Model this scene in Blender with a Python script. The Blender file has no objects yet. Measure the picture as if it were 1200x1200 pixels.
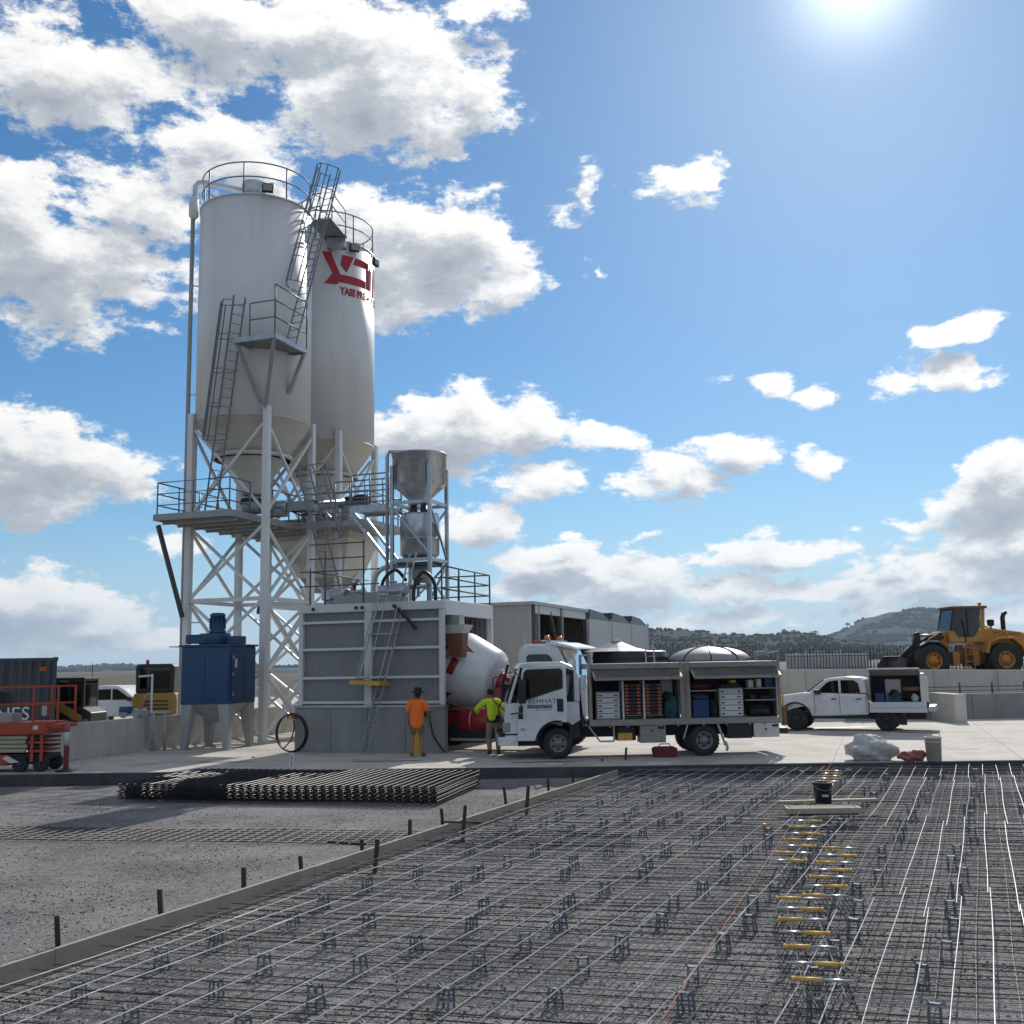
import bpy, bmesh, math, random
import numpy as np
from mathutils import Vector, Matrix, Euler
rnd = random.Random(7)
SC = bpy.context.scene
COL = SC.collection
PI = math.pi
def R(d): return math.radians(d)

# ------------------------------------------------------------------ camera
EYE = 2.43                      # eye height above the concrete pad
FPX, PITCH, ROLL = 1230.0, math.atan(177 / 1230.0), R(1.05)
cd = bpy.data.cameras.new('camera'); cam = bpy.data.objects.new('camera', cd); COL.objects.link(cam)
cd.sensor_width = 36; cd.lens = 36 * FPX / 1200; cd.clip_end = 30000; cd.clip_start = 0.05
_f = Vector((0, math.cos(PITCH), math.sin(PITCH))); _r = Vector((1, 0, 0)); _u = Vector((0, -math.sin(PITCH), math.cos(PITCH)))
CR = _r * math.cos(ROLL) - _u * math.sin(ROLL); CU = _u * math.cos(ROLL) + _r * math.sin(ROLL)
cam.matrix_world = Matrix(((CR.x, CU.x, -_f.x, 0), (CR.y, CU.y, -_f.y, 0), (CR.z, CU.z, -_f.z, EYE), (0, 0, 0, 1)))
SC.camera = cam
def ray(px, py):                # viewing direction of a point of the 1200 px photograph
    return _f + CR * ((px - 600) / FPX) + CU * ((600 - py) / FPX)
def at(px, py, Y):              # the point seen there at distance Y
    d = ray(px, py); t = Y / d.y; return Vector((d.x * t, Y, EYE + d.z * t))
def gr(px, py, z=0.0):          # the point seen there on level z
    d = ray(px, py); t = (z - EYE) / d.z; return Vector((d.x * t, d.y * t, z))

# ------------------------------------------------------------------ light
SUN_AZ, SUN_EL = 20.2, 33.5
SKY_STRENGTH, SUN_STRENGTH, EXPO = 0.11, 3.5, 0.25
sv = Vector((math.sin(R(SUN_AZ)) * math.cos(R(SUN_EL)), math.cos(R(SUN_AZ)) * math.cos(R(SUN_EL)), math.sin(R(SUN_EL))))
ld = bpy.data.lights.new('sun', 'SUN'); ld.energy = SUN_STRENGTH; ld.angle = R(0.5); ld.color = (1, 0.95, 0.87)
sun = bpy.data.objects.new('sun', ld); COL.objects.link(sun)
sun.rotation_euler = sv.to_track_quat('Z', 'Y').to_euler(); sun.location = (20, -10, 60)
SC.view_settings.view_transform = 'Standard'; SC.view_settings.look = 'None'
SC.view_settings.exposure = EXPO; SC.view_settings.gamma = 1; SC.view_settings.use_curve_mapping = False

W = bpy.data.worlds.new('World'); SC.world = W; W.use_nodes = True
def build_world():
    nt = W.node_tree; nt.nodes.clear(); N = nt.nodes.new; L = nt.links.new
    sky = N('ShaderNodeTexSky'); sky.sky_type = 'NISHITA'; sky.sun_disc = False
    sky.sun_elevation = R(SUN_EL); sky.sun_rotation = R(SUN_AZ); sky.altitude = 600; sky.air_density = 1.0; sky.dust_density = 0.4; sky.ozone_density = 1.3
    # cloud density as a node group: a set of soft cloud bodies broken up by fractal noise
    g = bpy.data.node_groups.new('cloud_density', 'ShaderNodeTree')
    g.interface.new_socket('Dir', in_out='INPUT', socket_type='NodeSocketVector')
    g.interface.new_socket('D', in_out='OUTPUT', socket_type='NodeSocketFloat'); g.interface.new_socket('Fine', in_out='OUTPUT', socket_type='NodeSocketFloat')
    GN = g.nodes.new; GL = g.links.new
    gi = GN('NodeGroupInput'); go = GN('NodeGroupOutput')
    def m(op, a, b=None, c=None):
        n = GN('ShaderNodeMath'); n.operation = op
        for i, v in enumerate((a, b, c)):
            if v is None: continue
            if isinstance(v, (int, float)): n.inputs[i].default_value = v
            else: GL(v, n.inputs[i])
        return n.outputs[0]
    sx = GN('ShaderNodeSeparateXYZ'); GL(gi.outputs[0], sx.inputs[0])
    az = m('ARCTAN2', sx.outputs[0], sx.outputs[1]); el = m('ARCSINE', sx.outputs[2])
    # warp so that the bodies get lumpy outlines
    def noise(scale, detail, rough, vec, dim='3D'):
        n = GN('ShaderNodeTexNoise'); n.inputs['Scale'].default_value = scale; n.inputs['Detail'].default_value = detail
        n.inputs['Roughness'].default_value = rough; GL(vec, n.inputs['Vector']); return n
    st = GN('ShaderNodeVectorMath'); st.operation = 'MULTIPLY'; st.inputs[1].default_value = (1, 1, 1.9); GL(gi.outputs[0], st.inputs[0])
    n1 = noise(12.5, 10, 0.68, st.outputs[0]); n0 = noise(26, 3, 0.55, st.outputs[0])
    co = GN('ShaderNodeCombineXYZ'); GL(az, co.inputs[0]); GL(el, co.inputs[1])
    w = GN('ShaderNodeVectorMath'); w.operation = 'MULTIPLY_ADD'; GL(n0.outputs['Color'], w.inputs[0]); w.inputs[1].default_value = (.045, .03, 0); GL(co.outputs[0], w.inputs[2])
    cur = None; cnt = 0; wv = w.outputs[0]
    for (px, py, rx, ry, s) in CLOUDS:
        d = ray(px, py); a0 = math.atan2(d.x, d.y) + .0225; e0 = math.asin(d.normalized().z) + .015
        k = FPX * (1 + ((px - 600) / FPX) ** 2 + ((600 - py) / FPX) ** 2) ** .5
        sx_, sy_ = k * math.cos(e0) / rx, k / ry
        mp = GN('ShaderNodeVectorMath'); mp.operation = 'MULTIPLY_ADD'; mp.inputs[1].default_value = (sx_, sy_, 0); mp.inputs[2].default_value = (-a0 * sx_, -e0 * sy_, 0)
        if cnt and cnt % 3 == 0:      # keeps the graph a chain, so that it is evaluated piece by piece
            ch = GN('ShaderNodeVectorMath'); ch.operation = 'MULTIPLY_ADD'; GL(cur, ch.inputs[0]); ch.inputs[1].default_value = (1e-6, 1e-6, 0); GL(wv, ch.inputs[2]); wv = ch.outputs[0]
        cnt += 1
        GL(wv, mp.inputs[0])
        ln = GN('ShaderNodeVectorMath'); ln.operation = 'LENGTH'; GL(mp.outputs[0], ln.inputs[0])
        v = m('MULTIPLY_ADD', ln.outputs['Value'], -s, s)
        cur = v if cur is None else m('SMOOTH_MAX', cur, v, 0.25)
    # unseen sky dome: cumulus made denser than in view to whiten the shade
    ng = noise(3.1, 3, 0.5, st.outputs[0])
    aa = m('ABSOLUTE', az)
    out = m('MAXIMUM', m('SMOOTHSTEP' if False else 'MULTIPLY', m('SUBTRACT', aa, R(31)), 6.0), m('MULTIPLY', m('SUBTRACT', el, R(36)), 6.0))
    out = m('MINIMUM', m('MAXIMUM', out, 0), 1)
    gen = m('MULTIPLY_ADD', ng.outputs['Fac'], 5.0, -2.35)
    gen = m('SUBTRACT', gen, m('MULTIPLY', m('SUBTRACT', 1, out), 3.0))
    cur = m('MAXIMUM', cur, gen)
    cur = m('MAXIMUM', cur, -1.2)
    GL(m('MULTIPLY_ADD', n1.outputs['Fac'], 4.8, -2.35), go.inputs[1]); GL(cur, go.inputs[0])
    # ----- world tree
    def M(op, a, b=None, c=None):
        n = N('ShaderNodeMath'); n.operation = op
        for i, v in enumerate((a, b, c)):
            if v is None: continue
            if isinstance(v, (int, float)): n.inputs[i].default_value = v
            else: L(v, n.inputs[i])
        return n.outputs[0]
    def MR(v, a, b, c, d, smooth=True):
        n = N('ShaderNodeMapRange'); n.interpolation_type = 'SMOOTHSTEP' if smooth else 'LINEAR'
        L(v, n.inputs[0])
        for i, q in enumerate((a, b, c, d)): n.inputs[i + 1].default_value = q
        return n.outputs[0]
    tc = N('ShaderNodeTexCoord'); nm = N('ShaderNodeVectorMath'); nm.operation = 'NORMALIZE'; L(tc.outputs['Generated'], nm.inputs[0])
    G1 = N('ShaderNodeGroup'); G1.node_tree = g; L(nm.outputs[0], G1.inputs[0])
    # the same cloud a little towards the light: where it is thinner there, the lump is lit
    ad = N('ShaderNodeVectorMath'); ad.operation = 'MULTIPLY_ADD'; L(nm.outputs[0], ad.inputs[0]); ad.inputs[1].default_value = (1, 1, 1.9); ad.inputs[2].default_value = (0.007, 0, 0.030)
    nz = N('ShaderNodeTexNoise'); nz.inputs['Scale'].default_value = 12.5; nz.inputs['Detail'].default_value = 8; nz.inputs['Roughness'].default_value = .66; L(ad.outputs[0], nz.inputs['Vector'])
    fine2 = M('MULTIPLY_ADD', nz.outputs['Fac'], 4.8, -2.35)
    ag = N('ShaderNodeVectorMath'); ag.operation = 'ADD'; L(nm.outputs[0], ag.inputs[0]); ag.inputs[1].default_value = (0.006, 0, 0.022)
    G2 = N('ShaderNodeGroup'); G2.node_tree = g; L(ag.outputs[0], G2.inputs[0])
    base = G1.outputs[0]; D1 = M('ADD', base, G1.outputs[1]); rel = M('SUBTRACT', G1.outputs[1], fine2)
    up = M('MINIMUM', M('MAXIMUM', M('SUBTRACT', base, G2.outputs[0]), -.9), .9)     # > 0 on the upper side of a cloud, < 0 along its base
    alpha = MR(D1, 0.0, 0.58, 0, 1)
    thick = MR(D1, 0.20, 2.2, 1, 0, False)
    through = M('ADD', M('MULTIPLY_ADD', rel, 0.38, M('MULTIPLY_ADD', thick, 0.80, -0.03)), M('MULTIPLY', up, 0.50))
    sep = N('ShaderNodeSeparateXYZ'); L(nm.outputs[0], sep.inputs[0])
    dp = N('ShaderNodeVectorMath'); dp.operation = 'DOT_PRODUCT'; L(nm.outputs[0], dp.inputs[0]); dp.inputs[1].default_value = tuple(sv)
    near = M('MULTIPLY_ADD', M('POWER', M('ABSOLUTE', dp.outputs['Value']), 3.0), 0.20, 0.94)
    cr = N('ShaderNodeValToRGB'); L(through, cr.inputs[0])
    e = cr.color_ramp.elements; e[0].position = 0; e[0].color = (.31, .35, .41, 1); e[1].position = 1; e[1].color = (1.0, .985, .95, 1)
    q = e.new(.42); q.color = (.47, .50, .55, 1); q = e.new(.74); q.color = (.88, .88, .87, 1)
    cb = N('ShaderNodeVectorMath'); cb.operation = 'SCALE'; L(cr.outputs[0], cb.inputs[0]); L(near, cb.inputs['Scale'])
    # bright aureole of thin high haze round the sun
    gl = M('POWER', M('MAXIMUM', dp.outputs['Value'], 0.0), 900.0); gl2 = M('POWER', M('MAXIMUM', dp.outputs['Value'], 0.0), 14.0)
    glow = M('ADD', M('MULTIPLY', gl, 0.7 / SKY_STRENGTH), M('MULTIPLY', gl2, 0.035 / SKY_STRENGTH))
    # sky colour: slightly richer blue than the clean model
    hs = N('ShaderNodeHueSaturation'); hs.inputs['Saturation'].default_value = SKY_SAT; hs.inputs['Value'].default_value = SKY_VAL; 
    lum = N('ShaderNodeVectorMath'); lum.operation = 'DOT_PRODUCT'; L(sky.outputs[0], lum.inputs[0]); lum.inputs[1].default_value = (.3, .5, .2)
    kk = M('DIVIDE', 1.0, M('ADD', 1.0, M('MULTIPLY', M('POWER', lum.outputs['Value'], 1.0), SKY_SOFT))); sk2 = N('ShaderNodeVectorMath'); sk2.operation = 'SCALE'; L(sky.outputs[0], sk2.inputs[0]); L(kk, sk2.inputs['Scale']); tn = N('ShaderNodeVectorMath'); tn.operation = 'MULTIPLY'; tn.inputs[1].default_value = (.78, .98, 1.11); L(sk2.outputs[0], tn.inputs[0]); L(tn.outputs[0], hs.inputs['Color'])
    ss = N('ShaderNodeVectorMath'); ss.operation = 'SCALE'; L(cb.outputs[0], ss.inputs[0]); ss.inputs['Scale'].default_value = CLOUD_GAIN / SKY_STRENGTH
    hz = N('ShaderNodeMix'); hz.data_type = 'RGBA'; L(MR(sep.outputs[2], -.02, .16, .75, 0), hz.inputs[0]); gc = N('ShaderNodeVectorMath'); gc.operation = 'MULTIPLY_ADD'; L(glow, gc.inputs[0]); gc.inputs[1].default_value = (1, 1.0, .98); L(hs.outputs[0], gc.inputs[2]); L(gc.outputs[0], hz.inputs[6]); hz.inputs[7].default_value = tuple(c / SKY_STRENGTH for c in (.37, .50, .70)) + (1,)
    ha = M('MULTIPLY', alpha, MR(sep.outputs[2], -.01, .08, .75, 1))
    mx = N('ShaderNodeMix'); mx.data_type = 'RGBA'; L(ha, mx.inputs[0]); L(hz.outputs[2], mx.inputs[6]); L(ss.outputs[0], mx.inputs[7])
    bg = N('ShaderNodeBackground'); bg.inputs['Strength'].default_value = SKY_STRENGTH; L(mx.outputs[2], bg.inputs['Color'])
    ow = N('ShaderNodeOutputWorld'); L(bg.outputs[0], ow.inputs['Surface'])
SKY_SAT, CLOUD_GAIN, SKY_SOFT, SKY_VAL = 1.18, 0.88, 0.020, 0.74
W.cycles.sampling_method = 'MANUAL'; W.cycles.sample_map_resolution = 512
SC.cycles.max_bounces = 6; SC.cycles.diffuse_bounces = 3; SC.cycles.glossy_bounces = 3; SC.cycles.transmission_bounces = 4
# cloud bodies: where in the photograph, half sizes, fullness
CLOUDS = [(60,85,150,75,1.5),(310,30,190,55,1.4),(440,110,170,80,1.6),(560,115,55,42,1.1),(270,175,130,70,1.3),
 (70,310,150,90,1.6),(20,235,90,50,1.2),(170,245,110,60,1.3),(520,285,105,75,1.6),(420,300,120,85,1.6),(590,330,60,40,1.2),(655,255,32,24,.8),
 (800,215,45,22,.9),(682,190,18,12,.5),(690,305,22,18,.4),(580,8,50,16,.8),(45,545,165,70,1.7),(10,700,140,46,1.5),(110,725,110,36,1.3),(190,632,40,16,.8),
 (530,505,105,52,1.7),(620,500,60,44,1.5),(640,565,66,34,1.3),(560,617,62,26,1.3),(800,558,60,32,1.4),(860,530,58,32,1.4),(735,570,36,20,.9),(700,515,40,18,1),
 (960,543,30,19,1.1),(1130,389,50,17,1.1),(1043,452,32,22,1.1),(1125,440,50,20,1.1),(966,465,26,13,.9),(900,447,26,13,.8),(860,445,22,9,.5),
 (1175,575,75,58,1.8),(1195,640,90,45,1.6),(925,645,120,27,1.5),(640,657,75,24,1.5),(740,678,80,32,1.5),(870,690,60,20,1.2),(990,690,70,22,1.2),(1105,680,80,30,1.4),
 (690,235,13,26,.7),(706,318,9,20,.6),(560,8,30,20,.9),(1050,655,45,14,1.0),(1000,668,40,10,.9),(760,630,22,7,.7),(830,655,26,9,.8),(600,690,50,18,1.1),(660,628,20,6,.7),(1000,620,20,8,.6),(1065,616,26,8,.6),(60,748,120,20,1.2),(180,752,60,12,.9),(880,726,110,15,1.0),(1030,722,70,14,1.0),(1150,720,80,18,1.2),(690,716,90,14,1.0)]
build_world()

# ------------------------------------------------------------------ materials
MATS = {}
def pm(name, col, rough=.5, metal=0., var=.18, scale=3., bump=0., bscale=60., dirt=None, dirt_amt=.5, dirt_scale=1.2, spec=.5, streak=False, coat=0.):
    m = bpy.data.materials.new(name); m.use_nodes = True; nt = m.node_tree; N = nt.nodes.new; L = nt.links.new
    b = nt.nodes['Principled BSDF']; b.inputs['Roughness'].default_value = rough; b.inputs['Metallic'].default_value = metal
    b.inputs['Specular IOR Level'].default_value = spec; b.inputs['Coat Weight'].default_value = coat
    tc = N('ShaderNodeTexCoord'); vec = tc.outputs['Object']
    n = N('ShaderNodeTexNoise'); n.inputs['Scale'].default_value = scale; n.inputs['Detail'].default_value = 6; n.inputs['Roughness'].default_value = .65; L(vec, n.inputs['Vector'])
    mr = N('ShaderNodeMapRange'); mr.inputs[1].default_value = .3; mr.inputs[2].default_value = .7; mr.inputs[3].default_value = 1 - var; mr.inputs[4].default_value = 1 + var; L(n.outputs['Fac'], mr.inputs[0])
    sc = N('ShaderNodeVectorMath'); sc.operation = 'SCALE'; sc.inputs[0].default_value = col; L(mr.outputs[0], sc.inputs['Scale'])
    out = sc.outputs[0]
    if dirt:
        mp = N('ShaderNodeMapping'); mp.inputs['Scale'].default_value = (1, 1, .12) if streak else (1, 1, 1); L(vec, mp.inputs[0])
        d = N('ShaderNodeTexNoise'); d.inputs['Scale'].default_value = dirt_scale; d.inputs['Detail'].default_value = 8; d.inputs['Roughness'].default_value = .7; L(mp.outputs[0], d.inputs['Vector'])
        dr = N('ShaderNodeMapRange'); dr.inputs[1].default_value = .47; dr.inputs[2].default_value = .72; dr.inputs[4].default_value = dirt_amt; L(d.outputs['Fac'], dr.inputs[0])
        mx = N('ShaderNodeMix'); mx.data_type = 'RGBA'; L(dr.outputs[0], mx.inputs[0]); L(out, mx.inputs[6]); mx.inputs[7].default_value = (*dirt, 1); out = mx.outputs[2]
    L(out, b.inputs['Base Color'])
    rr = N('ShaderNodeMapRange'); rr.inputs[3].default_value = max(.02, rough - .08); rr.inputs[4].default_value = min(1, rough + .1); L(n.outputs['Fac'], rr.inputs[0]); L(rr.outputs[0], b.inputs['Roughness'])
    if bump:
        bn = N('ShaderNodeTexNoise'); bn.inputs['Scale'].default_value = bscale; bn.inputs['Detail'].default_value = 4; L(vec, bn.inputs['Vector'])
        bp = N('ShaderNodeBump'); bp.inputs['Strength'].default_value = bump; bp.inputs['Distance'].default_value = .02; L(bn.outputs['Fac'], bp.inputs['Height']); L(bp.outputs[0], b.inputs['Normal'])
    MATS[name] = m; return m
def glass_mat(name, tint, gloss=.5):
    m = bpy.data.materials.new(name); m.use_nodes = True; nt = m.node_tree; nt.nodes.clear(); N = nt.nodes.new; L = nt.links.new
    t = N('ShaderNodeBsdfTransparent'); t.inputs[0].default_value = (*tint, 1); g = N('ShaderNodeBsdfGlossy'); g.inputs['Roughness'].default_value = .03
    f = N('ShaderNodeFresnel'); f.inputs[0].default_value = 1.6; mm = N('ShaderNodeMath'); mm.operation = 'MULTIPLY_ADD'; mm.inputs[1].default_value = 1.0; mm.inputs[2].default_value = .03; L(f.outputs[0], mm.inputs[0])
    mx = N('ShaderNodeMixShader'); L(mm.outputs[0], mx.inputs[0]); L(t.outputs[0], mx.inputs[1]); L(g.outputs[0], mx.inputs[2]); o = N('ShaderNodeOutputMaterial'); L(mx.outputs[0], o.inputs[0])
    MATS[name] = m; return m
def gravel_mat(name, dark, light, s=1.0, bumpd=.03):
    m = bpy.data.materials.new(name); m.use_nodes = True; nt = m.node_tree; N = nt.nodes.new; L = nt.links.new
    b = nt.nodes['Principled BSDF']; b.inputs['Roughness'].default_value = .9; b.inputs['Specular IOR Level'].default_value = .25
    tc = N('ShaderNodeTexCoord'); v = tc.outputs['Object']
    vo = N('ShaderNodeTexVoronoi'); vo.inputs['Scale'].default_value = 22 * s; L(v, vo.inputs['Vector'])
    v2 = N('ShaderNodeTexVoronoi'); v2.inputs['Scale'].default_value = 60 * s; L(v, v2.inputs['Vector'])
    n = N('ShaderNodeTexNoise'); n.inputs['Scale'].default_value = .55; n.inputs['Detail'].default_value = 9; n.inputs['Roughness'].default_value = .68; L(v, n.inputs['Vector'])
    wn = N('ShaderNodeSeparateColor'); L(vo.outputs['Color'], wn.inputs[0])
    w2 = N('ShaderNodeSeparateColor'); L(v2.outputs['Color'], w2.inputs[0])
    a = N('ShaderNodeMath'); a.operation = 'MULTIPLY_ADD'; L(wn.outputs[0], a.inputs[0]); a.inputs[1].default_value = .35; 
    a2 = N('ShaderNodeMath'); a2.operation = 'MULTIPLY_ADD'; L(w2.outputs[1], a2.inputs[0]); a2.inputs[1].default_value = .3; a2.inputs[2].default_value = -.32; L(a2.outputs[0], a.inputs[2])
    ad = N('ShaderNodeMath'); ad.operation = 'ADD'; L(a.outputs[0], ad.inputs[0]); L(n.outputs['Fac'], ad.inputs[1])
    cr = N('ShaderNodeValToRGB'); sp = N('ShaderNodeMath'); sp.operation = 'MULTIPLY_ADD'; sp.inputs[1].default_value = 1.35; sp.inputs[2].default_value = -.17; L(ad.outputs[0], sp.inputs[0]); L(sp.outputs[0], cr.inputs[0]); e = cr.color_ramp.elements
    e[0].position = .2; e[0].color = (*dark, 1); e[1].position = .8; e[1].color = (*light, 1); L(cr.outputs[0], b.inputs['Base Color'])
    h = N('ShaderNodeMath'); h.operation = 'ADD'; L(vo.outputs['Distance'], h.inputs[0]); L(v2.outputs['Distance'], h.inputs[1])
    bp = N('ShaderNodeBump'); bp.invert = True; bp.inputs['Strength'].default_value = .9; bp.inputs['Distance'].default_value = bumpd; L(h.outputs[0], bp.inputs['Height']); L(bp.outputs[0], b.inputs['Normal'])
    MATS[name] = m; return m
gravel_mat('crushed_gravel', (.11, .106, .105), (.345, .332, .325), 1.5, .02)
gravel_mat('dry_ground', (.05, .045, .032), (.13, .115, .08), .5)
pm('concrete', (.47, .44, .39), .85, var=.16, scale=.9, bump=.12, bscale=90, dirt=(.22, .20, .175), dirt_amt=.75, dirt_scale=.55)
pm('concrete_wall', (.55, .515, .45), .85, var=.10, scale=1.3, bump=.15, bscale=60, dirt=(.24, .22, .2), dirt_amt=.5, dirt_scale=1.1, streak=True)
pm('concrete_grey', (.27, .27, .26), .85, var=.13, scale=1.2, bump=.15, bscale=60, dirt=(.13, .13, .13), dirt_amt=.5, dirt_scale=1.0, streak=True)
pm('timber', (.33, .29, .22), .8, var=.2, scale=3, bump=.2, bscale=30, dirt=(.24, .22, .19), dirt_amt=.4, dirt_scale=2)
pm('timber_pale', (.40, .36, .28), .85, var=.15, scale=4, bump=.15, bscale=30)
pm('dark_edge_strip', (.055, .055, .058), .7, var=.3, scale=2, dirt=(.12, .11, .10), dirt_amt=.5, dirt_scale=1.5)
pm('timber_dark', (.045, .038, .032), .85, var=.3, scale=8)
pm('steel_bar', (.37, .37, .375), .47, .9, var=.25, scale=5)
pm('steel_cross', (.085, .082, .082), .55, .6, var=.4, scale=3, dirt=(.11, .07, .05), dirt_amt=.6, dirt_scale=1.5)
pm('steel_bar_dark', (.10, .098, .10), .45, .8, var=.3, scale=5)
pm('silo_white', (.74, .735, .72), .42, var=.04, scale=.8, dirt=(.56, .54, .51), dirt_amt=.5, dirt_scale=1.3, streak=True)
pm('silo_cream', (.66, .63, .55), .45, var=.04, scale=1.2, dirt=(.45, .40, .31), dirt_amt=.35, dirt_scale=1.4)
pm('galvanised', (.44, .46, .48), .38, .75, var=.2, scale=9, dirt=(.3, .31, .32), dirt_amt=.5, dirt_scale=6)
pm('galvanised_sheet', (.56, .58, .60), .34, .85, var=.18, scale=5, dirt=(.33, .35, .37), dirt_amt=.6, dirt_scale=3)
pm('galvanised_dark', (.20, .22, .25), .5, .5, var=.2, scale=9)
pm('grating', (.26, .27, .28), .5, .6, var=.2, scale=5)
pm('plant_white', (.62, .62, .60), .5, var=.05, scale=2, dirt=(.45, .43, .40), dirt_amt=.4, dirt_scale=2)
pm('plant_grey', (.225, .225, .228), .6, .0, var=.06, scale=1.5, dirt=(.17, .17, .17), dirt_amt=.5, dirt_scale=1.2)
pm('shed_cream', (.45, .44, .41), .5, .1, var=.05, scale=2, dirt=(.34, .31, .27), dirt_amt=.4, dirt_scale=1.4, streak=True)
pm('panel_white', (.62, .63, .63), .5, var=.04, scale=2)
pm('blue_paint', (.005, .05, .13), .38, var=.15, scale=3, dirt=(.02, .06, .13), dirt_amt=.5, dirt_scale=2, coat=.15)
pm('cone_grey', (.33, .33, .32), .5, var=.1, scale=3)
pm('red_paint', (.33, .012, .018), .4, var=.08, scale=3, coat=.2)
pm('logo_red', (.42, .012, .024), .45, var=.04)
pm('vehicle_white', (.70, .72, .73), .25, var=.04, scale=2, dirt=(.42, .39, .34), dirt_amt=.5, dirt_scale=2.5, coat=.4)
pm('rubber', (.018, .018, .019), .75, var=.3, scale=14, bump=.2, bscale=40, dirt=(.07, .062, .052), dirt_amt=.6, dirt_scale=5)
pm('black_plastic', (.014, .014, .015), .5, var=.2, scale=5)
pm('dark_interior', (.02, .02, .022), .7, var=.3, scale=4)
pm('tank_poly', (.02, .021, .023), .4, var=.15, scale=3)
pm('tank_lid', (.27, .28, .285), .5, .1, var=.1, scale=3)
pm('aluminium', (.29, .265, .235), .48, .4, var=.2, scale=6, dirt=(.27, .25, .22), dirt_amt=.6, dirt_scale=4)
pm('checker_plate', (.58, .56, .53), .35, .7, var=.1, scale=6)
pm('rim_grey', (.26, .26, .26), .5, .4, var=.2, scale=8, dirt=(.12, .11, .10), dirt_amt=.6, dirt_scale=6)
pm('yellow_paint', (.62, .34, .04), .42, var=.12, scale=3, dirt=(.35, .22, .07), dirt_amt=.5, dirt_scale=2.5)
pm('loader_yellow', (.52, .225, .03), .45, var=.12, scale=2, dirt=(.30, .17, .06), dirt_amt=.6, dirt_scale=1.8)
pm('machine_yellow', (.30, .175, .028), .5, var=.15, scale=3, dirt=(.25, .17, .06), dirt_amt=.5, dirt_scale=3)
pm('lift_orange', (.42, .06, .02), .5, var=.12, scale=3, dirt=(.25, .08, .04), dirt_amt=.5, dirt_scale=3)
pm('lift_cream', (.40, .37, .24), .55, var=.12, scale=3)
pm('container_blue', (.035, .05, .068), .55, var=.2, scale=2, dirt=(.10, .09, .085), dirt_amt=.5, dirt_scale=2, streak=True)
pm('lettering_white', (.62, .62, .60), .6, var=.1, scale=6)
pm('lettering_black', (.02, .022, .025), .6, var=.1)
pm('cap_yellow', (.62, .36, .03), .4, var=.1)
pm('sleeve_yellow', (.78, .46, .09), .45, var=.12, scale=12)
pm('dowel_silver', (.55, .55, .56), .3, .9, var=.1, scale=12)
pm('skin', (.33, .17, .10), .55, var=.1, scale=12)
pm('hivis_orange', (.98, .19, .025), .8, var=.07, scale=9, bump=.3, bscale=14)
pm('hivis_yellow', (.58, .76, .02), .8, var=.07, scale=9, bump=.3, bscale=14)
pm('navy_cloth', (.012, .014, .024), .85, var=.2, scale=9)
pm('khaki_cloth', (.27, .19, .12), .85, var=.12, scale=9, bump=.3, bscale=14)
pm('shorts_brown', (.17, .12, .09), .85, var=.12, scale=9)
pm('boot_tan', (.20, .13, .075), .8, var=.2, scale=20)
pm('boot_dark', (.03, .025, .02), .8, var=.2, scale=20)
pm('hat_black', (.012, .012, .014), .85, var=.2, scale=9)
pm('rust_brown', (.20, .085, .04), .7, var=.15, scale=4)
pm('bag_maroon', (.13, .018, .022), .8, var=.3, scale=9)
pm('bag_white', (.50, .49, .47), .9, var=.1, scale=6, bump=.4, bscale=9)
pm('bag_red', (.33, .10, .11), .6, var=.3, scale=9, bump=.4, bscale=20)
pm('bucket_white', (.55, .53, .44), .45, var=.1, scale=5)
pm('bucket_dark', (.012, .022, .026), .35, var=.2, scale=5)
pm('crate_blue', (.01, .05, .16), .5, var=.2, scale=6)
pm('teal_cloth', (.015, .07, .09), .8, var=.3, scale=6)
pm('orange_clip', (.55, .10, .03), .5, var=.1)
pm('hose_black', (.012, .012, .013), .45, var=.2)
pm('hill_grass', (.040, .038, .028), .95, var=.35, scale=.012, dirt=(.018, .024, .017), dirt_amt=.9, dirt_scale=.008, spec=.02)
pm('foliage', (.022, .030, .018), .9, var=.4, scale=.08, spec=.03)
pm('bark', (.08, .065, .05), .9, var=.3, scale=5)
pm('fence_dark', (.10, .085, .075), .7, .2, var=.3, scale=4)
pm('string_orange', (.55, .16, .10), .7, var=.1)
pm('lamp_lens', (.30, .29, .25), .2, var=.05)
pm('lamp_red', (.45, .02, .015), .25, var=.05)
pm('lamp_amber', (.75, .22, .02), .25, var=.05)
pm('seat_grey', (.30, .30, .31), .8, var=.1)
glass_mat('window_glass', (.55, .62, .62)); glass_mat('window_tint', (.07, .085, .09))

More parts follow.
